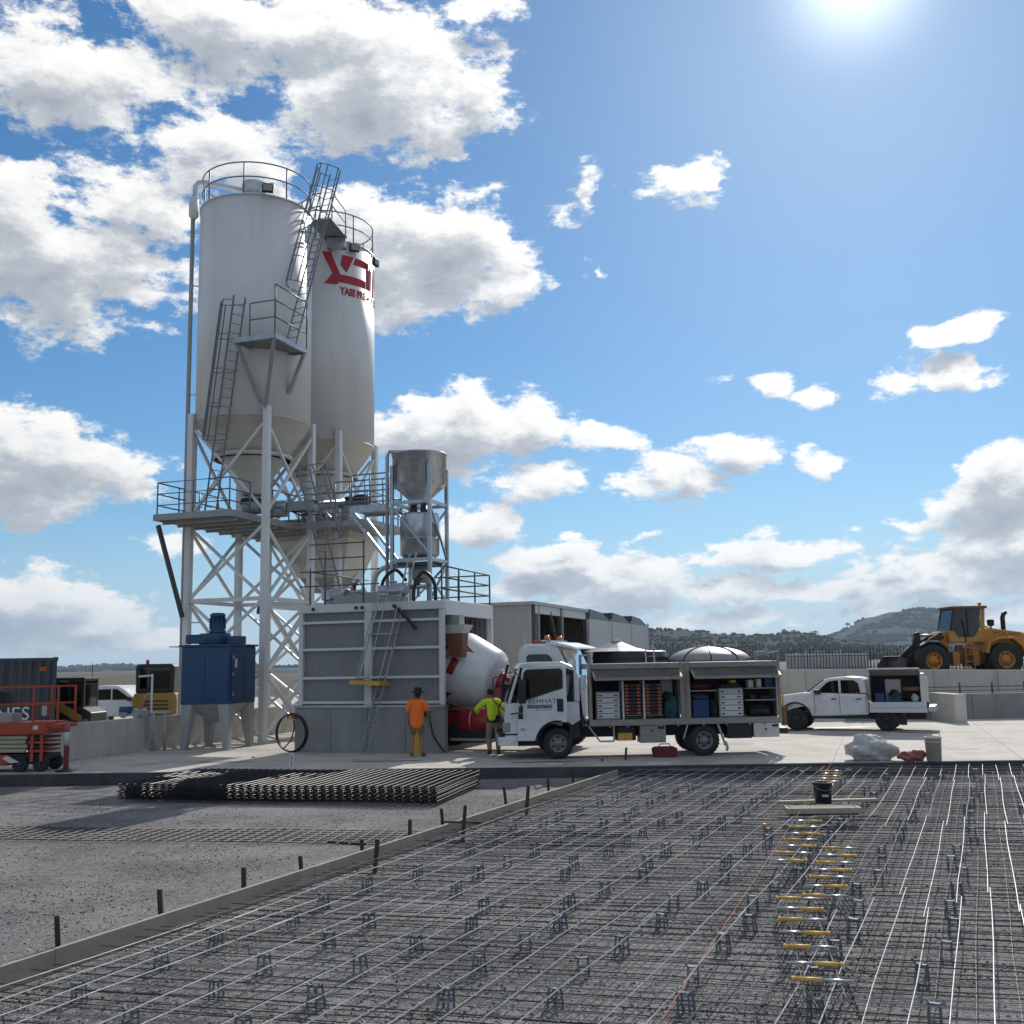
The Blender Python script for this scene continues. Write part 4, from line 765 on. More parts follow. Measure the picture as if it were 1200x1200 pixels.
MB().box(-PW + .02, -.02, .13, PD - .15, PH - .06, PH - .02).build('roof_deck', 'grating', pt)
for x in (-4.1, -2.7, -2.5): MB().tube([(x, -.05, PH - .13), (x, -.09, PH - .13)], .05, 10).build('bolt', 'dark_interior', pt)
railing(pt, [(-.06, .05, PH), (-.06, PD - .08, PH)], .98, 3, mat='fence_dark', world=False, post_every=1.3)
railing(pt, [(-.06, PD - .08, PH), (-2.2, PD - .08, PH)], .98, 3, mat='fence_dark', world=False, post_every=1.3)
for x in (-4.25, -2.5):
    MB().tube([(x, .02, PH - .1), (x, .02, PH + (1.85 if x > -3 else 1.1))], .024, 6).build('post', 'fence_dark', pt)
for z, x0, x1 in ((.55, -4.6, -2.0), (.98, -4.6, -2.0), (1.35, -4.3, -2.45), (1.78, -4.3, -2.45)): MB().tube([(x0, .02, PH + z), (x1, .02, PH + z)], .02, 6).build('rail', 'fence_dark', pt)
MB().tube([(-4.25, .9, PH), (-4.25, .9, PH + 1.8)], .024, 6).build('post', 'fence_dark', pt); MB().tube([(-4.25, .02, PH + .98), (-4.25, 3.8, PH + .98)], .02, 6).build('rail', 'fence_dark', pt)
# caged ladder on the front
ld3 = thing('caged_ladder', 'tall caged ladder standing against the plant front wall', 'ladder', V2(PC, -2.25, -.42), ANG)
ladder(ld3, V2(PC, -2.25, -.45), V2(PC, -1.12, .45, 5.65), (UX*.33 - VX*.26), (-UX*.75 - VX*.62), .37, .80, mat='galvanised')
m = MB(); m.hexa([V2(PC, -2.62, -.62, 1.93), V2(PC, -1.62, -.72, 1.88), V2(PC, -1.62, -.10, 1.88), V2(PC, -2.62, -.10, 1.93)], [V2(PC, -2.62, -.62, 2.03), V2(PC, -1.62, -.72, 1.98), V2(PC, -1.62, -.10, 1.98), V2(PC, -2.62, -.10, 2.03)]); m.build('gate_plate', 'yellow_paint', ld3, world=True)
# steel discharge hopper with rubber sock at the side opening
ho = thing('discharge_chute', 'white flared chute with a brown rubber sock above the drum', 'chute', V2(PC, .02, .85), ANG)
MB().hexa(q4(.30, .26, 3.30), q4(.42, .34, 3.54)).build('flare', 'plant_white', ho); MB().hexa(q4(.16, .16, 2.62, .10), q4(.295, .255, 3.297)).build('sock', 'rust_brown', ho); MB().hexa(q4(.2, .2, 3.543), q4(.2, .2, 3.82)).build('throat', 'cone_grey', ho)
# galvanised filter tower on the roof
TO = V2(PC, -1.59, 1.97); ft = thing('filter_tower', 'galvanised filter drum tower on four posts on the plant roof', 'tower', TO, ANG); hw, hd = .62, .66
for sx in (-1, 1):
    for sy in (-1, 1): MB().box(sx*hw - .05, sx*hw + .05, sy*hd - .05, sy*hd + .05, PH - .02, 8.45).build('post', 'galvanised', ft)
MB().tube([(-hw - .16, -hd, PH), (-hw - .16, -hd, 8.75), (-hw - .10, -hd + .02, 8.9), (-hw + .3, -hd + .25, 8.92), (-.1, 0, 8.9)], .055, 10).build('pipe', 'galvanised', ft)
MB().lathe([(.22, 7.28), (.24, 7.35), (.80, 7.88), (.83, 7.90), (.83, 8.82), (.86, 8.82), (.86, 8.86), (.5, 8.95), (.01, 8.97)], 48).build('top_drum', 'galvanised_sheet', ft)
for x in (-.17, .17): MB().lathe([(.10, 6.95), (.10, 7.05), (.12, 7.05), (.12, 7.15), (.10, 7.15), (.10, 7.32)], 14, (x, -.05, 0)).build('duct', 'steel_bar_dark', ft)
MB().lathe([(.45, 5.62), (.60, 5.75), (.60, 6.2), (.61, 6.2), (.61, 6.23), (.60, 6.23), (.60, 6.92), (.58, 7.0), (.01, 7.04)], 40).build('lower_drum', 'galvanised_sheet', ft)
for z in (5.55, 7.3):
    for a, b in (((-hw, -hd), (hw, -hd)), ((hw, -hd), (hw, hd)), ((hw, hd), (-hw, hd)), ((-hw, hd), (-hw, -hd))): MB().bar((*a, z), (*b, z), .07, .1).build('ring_beam', 'galvanised', ft)
for a, b in (((-hw, -hd, 7.2), (hw, -hd, 5.7)), ((hw, -hd, 7.25), (hw, hd, 5.6)), ((-hw, hd, 5.6), (hw, hd, 7.2)), ((hw, -hd, 4.3), (hw, hd, 5.5)), ((-hw, hd, 4.3), (hw, hd, 5.5)), ((hw, hd, 4.3), (hw, -hd, 5.0))): MB().bar(a, b, .055, .055).build('brace', 'galvanised', ft)
MB().box(-.5, .5, -.55, .55, 5.40, 5.49).build('deck', 'steel_bar_dark', ft); MB().lathe([(.2, 4.9), (.3, 5.39)], 16).build('outlet', 'cone_grey', ft)
cw = thing('catwalk', 'short galvanised catwalk joining the filter tower to the silos', 'platform', (-5.1, 33.0, 7.35), ANG)
MB().box(0, 1.32, 0, .95, -.05, 0).build('deck', 'grating', cw); MB().box(-.05, 1.32, -.05, -.002, -.12, .1).build('edge_beam', 'galvanised', cw); MB().box(-.05, 1.32, .952, 1.0, -.12, .1).build('edge_beam', 'galvanised', cw)
railing(cw, [(0, 0, 0), (1.3, 0, 0)], 1.1, 3, world=False, post_every=.65); railing(cw, [(1.3, .93, 0), (0, .93, 0), (-1.1, .93, 0)], 1.1, 3, world=False, post_every=.65)
for y in (.0, .93): MB().bar((.0, y, -.13), (1.3, y, -1.75), .09, .09).build('strut', 'galvanised', cw)
# gear on the roof
def hose(label, pts, r, mat='hose_black', cat='hose'):
    P = [Vector(p) for p in pts]; Q = []
    for i in range(len(P) - 1):
        p0, p1, p2, p3 = P[max(i-1, 0)], P[i], P[i+1], P[min(i+2, len(P)-1)]
        for k in range(5):
            t = k / 5; Q.append(.5 * ((2*p1) + (p2-p0)*t + (2*p0-5*p1+4*p2-p3)*t*t + (3*p1-p0-3*p2+p3)*t**3))
    Q.append(P[-1]); o = MB().tube([q - P[0] for q in Q], r, 8).build('hose', mat); o.location = P[0]; return tag(o, label, cat)
r_ = lambda u, v, z: V2(PC, u, v, PH + z)
hose('thick black hose arching over the plant roof edge', [r_(-1.05, .3, 0), r_(-1.0, .3, .5), r_(-.75, .35, .85), r_(-.45, .4, .55), r_(-.4, .4, 0)], .055)
hose('dark flexible hose looping beside the filter tower', [r_(-2.4, 1.0, .2), r_(-2.3, .9, .7), r_(-1.9, .9, 1.0), r_(-1.7, 1.2, .7)], .05); hose('thin black cable sagging over the roof beam', [r_(-1.5, -.1, -.1), r_(-1.3, -.12, -.25), r_(-1.0, -.12, -.55), r_(-.8, -.06, -.8)], .05)
def valve_set(label, p, mats=('red_paint', 'galvanised')):
    t = thing('valve', label, 'valve', p, ANG); MB().tube([(-.3, 0, 0), (.3, 0, 0)], .07, 10).build('pipe', mats[1], t); MB().lathe([(.05, 0), (.05, .2), (.13, .2), (.13, .26), (.05, .26)], 12).build('actuator', mats[0], t)
    for x in (-.3, .26): MB().lathe([(.12, 0), (.12, .04)], 12, (x, 0, 0), (1, 0, 0)).build('flange', mats[1], t)
    MB().box(-.04, .04, -.04, .04, -.3, -.06).build('bracket', mats[1], t)
valve_set('rust red valve on the pipe at the left of the roof', r_(-3.1, .6, .38), ('rust_brown', 'galvanised')); valve_set('grey valve beside the filter tower base', r_(-1.9, .7, .4), ('galvanised', 'cone_grey')); valve_set('small dark valve under the filter drum', r_(-1.3, 1.2, .5), ('dark_interior', 'galvanised'))
t = thing('water_tank', 'low grey tank box lying on the plant roof', 'tank', r_(-3.0, .9, 0), ANG); MB().box(-.75, .75, -.35, .35, 0, .36).build('body', 'cone_grey', t, bevel=.04); MB().lathe([(.14, 0), (.14, .12), (.02, .14)], 14, (-.55, 0, .36)).build('lid', 'panel_white', t)
gear('roof_pump', 'grey pump motor on the plant roof by the tower', r_(-1.6, .5, .36)); gear('roof_pump', 'small pump at the left end of the plant roof', r_(-3.9, 1.3, .36))
hose('grey bent pipe reaching over to the weigh hopper', [r_(-2.9, 1.4, .3), r_(-2.8, 1.4, .9), r_(-2.5, 1.5, 1.15), r_(-1.9, 1.7, 1.2)], .08, 'galvanised', 'pipe')
# hose reel, cables on the base wall
rl = thing('hose_coil', 'big black hose coil hanging at the left end of the base', 'hose', V2(PC, -4.62, -.22), ANG)
for k in range(4): MB().tube([(.0 + .50*math.cos(a) * (1 - k*.012), -.05 - k*.035, .56 + .54*math.sin(a) * (1 - k*.012)) for a in [2*PI*i/36 for i in range(36)]], .022, 7, closed=True).build('loop', 'hose_black', rl)
MB().tube([(.06, -.1, 1.02), (.10, -.12, .7), (.0, -.12, .35), (-.28, -.1, .1)], .02, 7).build('hose_end', 'hose_black', rl); MB().tube([(.0, .05, 1.0), (.0, -.2, 1.0)], .05, 8).build('hook', 'yellow_paint', rl); MB().box(-.12, .14, -.17, -.0, .96, 1.06).build('bracket', 'rust_brown', rl)
hose('black hose drooping down the right end of the base wall', [V2(PC, -.42, -.08, 1.05), V2(PC, -.36, -.1, .8), V2(PC, -.28, -.12, .5), V2(PC, -.1, -.15, .25), V2(PC, .05, -.1, .05)], .025); 
t = thing('control_lever_box', 'small black control box on the base wall by the worker', 'switch box', V2(PC, -.55, -.06, 1.0), ANG); MB().box(-.12, .12, -.1, 0, 0, .16).build('box', 'black_plastic', t, bevel=.01); MB().tube([(.1, -.1, .1), (.25, -.16, .15)], .012, 6).build('lever', 'black_plastic', t)
# blue dust collector on four grey legs
bl = thing('dust_collector', 'dark blue boxy dust collector on four tapered grey legs', 'dust collector', (-9.22, 33.05, 0), R(-14))
bx = .82
m = MB(); m.box(-bx, bx, -bx, bx, 1.36, 3.10); m.build('housing', 'blue_paint', bl, bevel=.02); MB().box(-bx - .06, bx + .06, -bx - .06, bx + .06, 3.102, 3.16).build('lid', 'blue_paint', bl)
for x0 in (-.79, .01): MB().box(x0, x0 + .78, -bx - .022, -bx - .001, 1.5, 2.85).build('panel', 'blue_paint', bl, bevel=.01)
MB().box(bx + .001, bx + .03, -.72, .0, 1.5, 2.85).build('door', 'blue_paint', bl, bevel=.01)
MB().box(bx + .001, bx + .02, .06, .76, 1.5, 2.85).build('panel', 'blue_paint', bl, bevel=.01)
for z in (1.6, 2.2, 2.72): MB().box(bx + .031, bx + .06, -.70, -.64, z, z + .1).build('latch', 'galvanised', bl)
MB().box(bx + .031, bx + .036, -.55, -.42, 2.45, 2.72).build('notice', 'lettering_white', bl)
MB().hexa([(-.14, -.14, .78), (.14, -.14, .78), (.14, .14, .78), (-.14, .14, .78)], [(-.76, -.76, 1.357), (.76, -.76, 1.357), (.76, .76, 1.357), (-.76, .76, 1.357)]).build('cone', 'cone_grey', bl)
for sx in (-1, 1):
    for sy in (-1, 1):
        c0 = bx * .98
        b0, b1 = c0 - .18, c0 - .36; MB().hexa([(sx*b0, sy*b0, .03), (sx*c0, sy*b0, .03), (sx*c0, sy*c0, .03), (sx*b0, sy*c0, .03)], [(sx*b1, sy*b1, 1.356), (sx*c0, sy*b1, 1.356), (sx*c0, sy*c0, 1.356), (sx*b1, sy*c0, 1.356)]).build('leg', 'cone_grey', bl); MB().box(min(sx*(b0-.08), sx*(c0+.06)), max(sx*(b0-.08), sx*(c0+.06)), min(sy*(b0-.08), sy*(c0+.06)), max(sy*(b0-.08), sy*(c0+.06)), 0, .029).build('foot_plate', 'cone_grey', bl)
fan = MB(); fan.lathe([(.48, 0), (.48, .34)], 24, (-.1, -.1, 3.17)); fan.build('fan_housing', 'blue_paint', bl, bevel=.02); MB().box(-.85, -.2, -.56, -.22, 3.2, 3.48).build('fan_outlet', 'blue_paint', bl, bevel=.02); MB().box(-.87, -.851, -.52, -.26, 3.22, 3.46).build('outlet_mouth', 'red_paint', bl); MB().box(.30, .76, -.2, .30, 3.17, 3.42).build('valve_box', 'blue_paint', bl, bevel=.02)
MB().lathe([(.26, 3.51), (.26, 3.6), (.22, 3.62), (.22, 4.02), (.24, 4.03), (.24, 4.10), (.18, 4.15), (.01, 4.15)], 20, (-.05, -.05, 0)).build('motor', 'blue_paint', bl); m = MB()
for k in range(12): a = k * PI/6; m.box(-.05 + math.cos(a)*.235 - .012, -.05 + math.cos(a)*.235 + .012, -.05 + math.sin(a)*.235 - .012, -.05 + math.sin(a)*.235 + .012, 3.64, 4.0)
m.build('motor_fins', 'blue_paint', bl)
MB().box(-1.3, -.885, -.75, -.25, 3.10, 3.13).build('rain_flap', 'cone_grey', bl)
# water pipes along the retaining wall
wp = thing('water_standpipe', 'white upright standpipe with a side arm by the wall', 'pipe', (-11.1, 32.5, 0)); MB().tube([(0, 0, 0), (0, 0, 2.3)], .035, 8).build('pipe', 'panel_white', wp); MB().tube([(0, 0, 2.25), (-.42, 0, 2.23)], .03, 8).build('arm', 'panel_white', wp); MB().tube([(.02, 0, 1.7), (-.1, 0, 1.72), (-.22, 0, 1.6), (-.3, 0, 1.25)], .018, 6).build('hose', 'galvanised', wp)
wq = thing('water_main', 'grey horizontal pipe with round valves along the wall top', 'pipe', (-11.95, 32.3, 1.12)); MB().tube([(0, 0, 0), (1.5, 0, .03)], .04, 8).build('pipe', 'galvanised', wq)
for x in (.1, .5, .75): MB().lathe([(.12, -.06), (.15, 0), (.12, .06)], 16, (x, -.1, .02), (0, 1, .2)).build('valve_wheel', 'galvanised', wq)
for x in (1.0, 1.35): MB().tube([(x, 0, 0), (x, 0, -1.1)], .05, 8).build('down_pipe', 'cone_grey', wq)
MB().box(.0, .35, -.2, .15, .05, .22).build('pump', 'crate_blue', wq, bevel=.03)
# ------------------------------------------------------------------ shared vehicle parts
def wheel(t, x, y, r, w, rim, holes=6, depth=.06, rr=.56, mats=('rubber', 'rim_grey', 'dark_interior'), src=None):
    # axle along y, outer face towards -y
    if src is not None:
        c = copy_tree(src, t); c.location = (x, y, r); WM[c] = WM[t]; return c
    b = MB(); b.lathe([(r*rr, 0), (r*.72, -.012), (r*.93, .004), (r*.985, .03), (r, w*.3), (r, w*.7), (r*.985, w-.03), (r*.9, w), (r*rr, w)], 36, ax=(0, 1, 0), cap=False)
    for k in range(26):
        a = 2*PI*k/26; ca, sa = math.cos(a), math.sin(a); p = Vector((ca*r*.992, w*.02, sa*r*.992)); q = Vector((math.cos(a+.09)*r*1.0, w*.98, math.sin(a+.09)*r*1.0)); b.bar(p, q, .03, .008, up=(ca, 0, sa))
    o = b.build('wheel', mats[0], t, loc=(x, y, r))
    m = MB(); m.lathe([(r*rr + .004, .012), (r*rr*.93, .0), (r*rr*.86, .03), (r*rr*.80, depth), (r*.30, depth*.9), (r*.26, depth*.2), (r*.16, depth*.05), (r*.13, -.01), (.01, -.015)], 32, ax=(0, 1, 0), cap=False); m.build('rim', mats[1], o)
    m = MB()
    for k in range(holes): a = 2*PI*(k+.5)/holes; m.lathe([(r*.075, 0), (.001, .0005)], 10, (math.cos(a)*r*.375, depth*.93 - .004, math.sin(a)*r*.375), (0, -1, 0))
    for k in range(holes): a = 2*PI*k/holes; m.lathe([(r*.03, 0), (r*.03, .02), (.001, .022)], 6, (math.cos(a)*r*.21, depth*.3, math.sin(a)*r*.21), (0, -1, 0))
    stuff(m.build('bolt_holes', mats[2], o)); return o
def pane(t, name, pts, y, mat, th=.012): return MB().prism(pts, y, y + th).build(name, mat, t)
# ------------------------------------------------------------------ service truck: x runs to its rear (right), y away from us
tk = thing('service_truck', 'white cab service truck with open aluminium toolbox tray', 'truck', (1.07, 27.12, 0), R(3.06))
def arch(cx, cz, r, a0, a1, n=9): return [(cx + r*math.cos(R(a0 + (a1-a0)*i/n)), cz + r*math.sin(R(a0 + (a1-a0)*i/n))) for i in range(n+1)]
low = [(-1.34, .50), (-1.36, 1.05), (-1.33, 1.36), (-1.26, 1.42), (.56, 1.42), (.58, .95)] + [(.50, .92)] + arch(0, .40, .54, 50, 172) + [(-.60, .46)]
MB().prism(low, .06, 1.94).build('cab_body', 'vehicle_white', tk, bevel=.03)
MB().prism([(-1.01, 2.28), (-.93, 2.40), (-.6, 2.45), (.12, 2.45), (.40, 2.33), (.50, 2.2), (.44, 2.2), (.10, 2.33), (-.9, 2.33), (-.97, 2.26)], .06, 1.94).build('roof', 'vehicle_white', tk, bevel=.02)
MB().prism([(.44, 1.424), (.58, 1.424), (.58, 2.0), (.50, 2.21), (.44, 2.21)], .06, 1.94).build('back_wall', 'vehicle_white', tk, bevel=.02)
for y in (.06, 1.86): MB().prism([(-1.27, 1.424), (-1.19, 1.424), (-.93, 2.29), (-1.0, 2.29)], y, y + .08).build('front_pillar', 'vehicle_white', tk, bevel=.015)
MB().prism([(-1.255, 1.44), (-1.24, 1.44), (-.985, 2.27), (-1.0, 2.27)], .145, 1.855).build('windscreen', 'window_glass', tk)
MB().prism([(-1.18, 1.43), (.44, 1.43), (.44, 2.2), (-.93, 2.3)], 1.87, 1.885).build('side_window', 'window_tint', tk)
MB().box(-1.2, -.85, .15, 1.85, 1.424, 1.62).build('dashboard', 'dark_interior', tk, bevel=.04); MB().tube([(-.78 - .09*math.sin(a)*.6, .55 + .2*math.cos(a), 1.68 + .2*math.sin(a)*.8) for a in [2*PI*i/20 for i in range(20)]], .018, 7, closed=True).build('steering_wheel', 'black_plastic', tk)
for y in (.25, 1.1): 
    m = MB(); m.box(-.35, .2, y, y + .5, 1.424, 1.56); m.hexa([(.12, y, 1.563), (.3, y, 1.563), (.3, y + .5, 1.563), (.12, y + .5, 1.563)], [(.25, y + .05, 2.1), (.38, y + .05, 2.1), (.38, y + .45, 2.1), (.25, y + .45, 2.1)]); m.build('seat', 'seat_grey', tk, bevel=.04)
# the door stands a little open, hinged at the front
dr = MB(); hx, hy = -1.02, .03; th = R(-13)
outer = [(0, .48), (0, 1.40), (.045, 1.62), (.13, 2.24), (.20, 2.33), (1.18, 2.36), (1.26, 2.28), (1.27, .95), (1.10, .94)] + [(1.02 + .585*math.cos(R(a)), .40 + .585*math.sin(R(a))) for a in (66, 80, 95, 110, 125, 140, 155, 168)] + [(.40, .48)]
win = [(.10, 1.46), (.20, 2.18), (.26, 2.24), (1.12, 2.26), (1.16, 2.2), (1.16, 1.78), (.95, 1.735), (.60, 1.62)]
def door_part(name, poly, y0, y1, mat, parent, bevel=0, hole=None):
    if hole:
        bm = bmesh.new(); vo = [bm.verts.new((x, y0, z)) for x, z in poly]; vh = [bm.verts.new((x, y0, z)) for x, z in hole]; e = [bm.edges.new((v[i], v[(i+1) % len(v)])) for v in (vo, vh) for i in range(len(v))]
        bmesh.ops.triangle_fill(bm, use_beauty=True, edges=e, normal=(0, -1, 0)); ge = bmesh.ops.extrude_face_region(bm, geom=bm.faces[:]); bmesh.ops.translate(bm, vec=(0, y1 - y0, 0), verts=[g for g in ge['geom'] if isinstance(g, bmesh.types.BMVert)])
        bmesh.ops.recalc_face_normals(bm, faces=bm.faces[:]); bm.verts.index_update(); m = MB().add([tuple(v.co) for v in bm.verts], [tuple(v.index for v in f.verts) for f in bm.faces]); bm.free()
    else: m = MB().prism(poly, y0, y1)
    return m.build(name, mat, parent, bevel=bevel)
door = door_part('door', outer, -.05, .0, 'vehicle_white', tk, .008, win); door.location = (hx, hy, 0); door.rotation_euler = (0, 0, th); door['label'] = 'white cab door standing slightly open'
door_part('window', win, -.03, -.02, 'window_glass', door); 
ring = MB().tube([(x, -.055, z) for x, z in win], .022, 6, closed=True); ring.build('window_frame', 'black_plastic', door)
MB().box(1.02, 1.18, -.075, -.051, 1.20, 1.52).build('handle', 'black_plastic', door, bevel=.02)
dt = lambda z0, s, x0: (lambda x, y: (x0 + x, -.053, z0 + y))
text_mb('BEHHAT', .17, dt(1.46, 1, .65), 1.15).build('lettering', 'lettering_black', door)
MB().box(.26, .90, -.0545, -.051, 1.285, 1.375).build('sign_band', 'lettering_black', door); text_mb('CONSTRUCTIONS', .085, lambda x, y: (.60 + x, -.0565, 1.33 + y), .95).build('lettering', 'lettering_white', door)
m = MB(); [m.box(.5 + k*.055, .5 + k*.055 + .035, -.0535, -.051, 1.235, 1.255) for k in range(7)]; m.build('small_print', 'lettering_black', door)
MB().box(.02, .15, -.054, -.051, 1.02, 1.16).build('sticker', 'lettering_black', door); MB().box(.08, .20, -.0535, -.051, .72, .80).build('badge', 'galvanised', door)
# mirrors, bumper, lamps, wheel arch
mi = MB(); mi.box(-1.02, -.82, -.36, -.26, 1.42, 2.02); mi.build('mirror', 'black_plastic', tk, bevel=.03); MB().box(-1.01, -.90, -.34, -.26, 1.18, 1.36).build('mirror', 'black_plastic', tk, bevel=.03)
m = MB(); m.tube([(-1.1, .06, 2.2), (-1.05, -.22, 2.2), (-.95, -.31, 2.1), (-.95, -.31, 1.2), (-1.18, .04, 1.15)], .02, 6); m.tube([(-1.15, .06, 2.2), (-1.62, .2, 2.05), (-1.64, .2, 1.5), (-1.3, .1, 1.2)], .016, 6); m.tube([(-1.2, .1, 1.9), (-1.5, .1, 1.3), (-1.45, .15, .9)], .018, 6); m.build('mirror_arm', 'black_plastic', tk)
m = MB(); m.box(-1.52, -1.02, .03, 1.97, .36, .58); m.build('bumper', 'vehicle_white', tk, bevel=.03); MB().box(-1.5, -1.0, .05, 1.95, .62, .66).build('step', 'black_plastic', tk)
m = MB(); m.box(-1.40, -1.2, .05, .32, .68, .95); m.build('headlight', 'lamp_lens', tk, bevel=.03); MB().box(-1.40, -1.2, 1.68, 1.95, .68, .95).build('headlight', 'lamp_lens', tk, bevel=.03)
MB().box(-1.375, -1.345, .3, 1.7, .72, 1.0).build('grille', 'black_plastic', tk)
m = MB(); P = arch(0, .40, .555, 45, 170, 12); [m.bar((a[0], .02, a[1]), (b[0], .02, b[1]), .05, .03, up=(0, 1, 0)) for a, b in zip(P, P[1:])]; m.build('arch_trim', 'black_plastic', tk)
m = MB(); m.box(.3, .56, .1, 1.9, .5, .93); m.build('cab_underside', 'dark_interior', tk); MB().box(-1.3, 5.6, .55, .68, .50, .74).build('chassis_rail', 'dark_interior', tk); MB().box(-1.3, 5.6, 1.35, 1.48, .50, .74).build('chassis_rail', 'dark_interior', tk); MB().box(-1.0, .3, .4, 1.6, .32, .5).build('engine', 'dark_interior', tk)
MB().box(.60, .72, .15, 1.5, .75, 2.05).build('air_intake', 'black_plastic', tk, bevel=.03); MB().box(.6, .76, .1, .3, 1.75, 2.1).build('intake_cap', 'vehicle_white', tk, bevel=.02); MB().prism([(.60, 1.75), (.72, 1.75), (.74, .9), (.66, 1.1)], .12, .3).build('intake_pipe', 'vehicle_white', tk)
w1 = wheel(tk, 0, .06, .39, .22, None); wheel(tk, 0, 1.72, .39, .22, None, src=w1); w2 = wheel(tk, 3.75, .05, .39, .23, None, depth=.11); wheel(tk, 3.75, .31, .39, .23, None, src=w2); wheel(tk, 3.75, 1.7, .39, .23, None, src=w2)
MB().tube([(3.75, .1, .39), (3.75, 1.9, .39)], .07, 10).build('axle', 'dark_interior', tk)
# tray and toolboxes
x0, x1, TW = .80, 5.78, 2.05
MB().box(x0, x1, -.02, TW, .80, .955).build('tray', 'aluminium', tk, bevel=.008)
for x, z in ((.80, 2.62), (3.16, 2.38), (3.34, 2.38), (5.70, 2.62)):
    for y in (-.01, TW - .08): MB().box(x, x + .075, y, y + .075, .957, z).build('post', 'aluminium', tk, bevel=.006)
bays = ((.88, 3.155), (3.42, 5.69))
for a, b in bays:
    MB().box(a, b, -.02, TW, 2.23, 2.37).build('roof_beam', 'aluminium', tk, bevel=.01)
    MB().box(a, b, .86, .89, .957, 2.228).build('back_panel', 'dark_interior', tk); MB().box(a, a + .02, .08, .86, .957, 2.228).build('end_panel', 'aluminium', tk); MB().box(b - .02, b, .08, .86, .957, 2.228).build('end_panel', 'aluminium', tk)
    d = MB(); d.hexa([(a + .02, -.02, 2.20), (b - .02, -.02, 2.20), (b - .04, -.42, 1.99), (a + .04, -.42, 1.99)], [(a + .02, -.02, 2.225), (b - .02, -.02, 2.225), (b - .04, -.42, 2.015), (a + .04, -.42, 2.015)]); lid = d.build('lid', 'fence_dark', tk); lid['label'] = 'dark toolbox lid swung up and outwards'
    m = MB(); m.bar((a + .02, -.44, 1.985), (b - .02, -.44, 1.985), .05, .07); m.bar((a + .03, -.02, 2.20), (a + .03, -.44, 1.99), .05, .04); m.bar((b - .03, -.02, 2.20), (b - .03, -.44, 1.99), .05, .04); m.build('lid_frame', 'aluminium', lid)
    for x in (a + .1, b - .1): MB().tube([(x, -.3, 2.03), (x, .15, 1.75)], .012, 6).build('gas_strut', 'black_plastic', lid)
for x in (3.238, 3.30): MB().box(x, x + .035, .0, .06, .957, 2.2).build('mid_strap', 'aluminium', tk)
for pp in ([(5.74, .0, 2.6), (5.5, .0, 2.55), (4.9, .0, 2.42)], [(.84, .02, 2.6), (.84, 1.9, 2.6)], [(5.74, .02, 2.6), (5.74, 1.9, 2.6)]): MB().tube(pp, .025, 6).build('rack_bar', 'aluminium', tk)
for x in (1.3, 1.75, 2.6, 3.05, 3.7, 4.3, 4.9, 5.3): MB().box(x, x + .04, -.045, -.021, .76, .83).build('tie_lug', 'aluminium', tk)
MB().box(2.09, 2.75, -.0, .5, .36, .795).build('side_locker', 'aluminium', tk, bevel=.01); MB().box(2.55, 2.72, -.006, -.0005, .70, .77).build('locker_plate', 'black_plastic', tk); MB().lathe([(.03, 0), (.03, .012)], 10, (2.40, -.0, .66), (0, -1, 0)).build('locker_latch', 'black_plastic', tk)
ck = MB(); ck.box(5.02, 5.68, -.01, .5, .44, .795); rl_ = ck.build('rear_locker', 'checker_plate', tk, bevel=.008); m = MB()
for i in range(13):
    for j in range(7):
        x, z = 5.06 + i*.048, .47 + j*.046; s = .016 if (i + j) % 2 else -.016; m.bar((x - .014, -.012, z - s), (x + .014, -.012, z + s), .007, .007, up=(0, 1, 0))
m.build('plate_ribs', 'galvanised_sheet', rl_); MB().box(5.5, 5.66, -.02, -.011, .70, .76).build('locker_plate', 'black_plastic', rl_); MB().lathe([(.03, 0), (.03, .012)], 10, (5.33, -.01, .64), (0, -1, 0)).build('locker_latch', 'black_plastic', rl_)
m = MB(); m.bar((.78, .02, .80), (1.06, .02, .42), .04); m.bar((1.06, .02, .42), (1.42, .02, .42), .04); m.bar((1.42, .02, .42), (1.42, .02, .80), .04); m.build('side_guard', 'cone_grey', tk); MB().box(1.5, 2.0, .1, .5, .42, .79).build('tank', 'dark_interior', tk, bevel=.03)
MB().box(4.35, 5.0, .06, .5, .42, .79).build('tank', 'black_plastic', tk, bevel=.02)
m = MB(); m.bar((3.2, .03, .43), (3.32, .03, .80), .04); m.bar((4.28, .03, .25), (4.10, .03, .80), .05); m.tube([(4.28, .03, .35), (4.33, .03, .2), (4.30, .03, .12)], .035, 8); m.build('mudguard_stay', 'cone_grey', tk)
MB().box(5.74, 5.95, .1, 1.9, .52, .66).build('rear_bumper', 'black_plastic', tk, bevel=.02); MB().box(5.80, 5.90, .0, .2, .72, 1.25).build('tail_lamp', 'rust_brown', tk, bevel=.02); MB().box(5.79, 5.83, -.03, -.0, 1.2, 1.55).build('reflector', 'cap_yellow', tk)
m = MB(); m.box(1.52, 1.70, -.03, .09, .43, .62); m.box(1.705, 1.885, -.03, .09, .43, .62); m.build('wheel_chock', 'yellow_paint', tk, bevel=.01)
def tloc(x, y, z): return WM[tk] @ Vector((x, y, z))
TA = R(3.06)
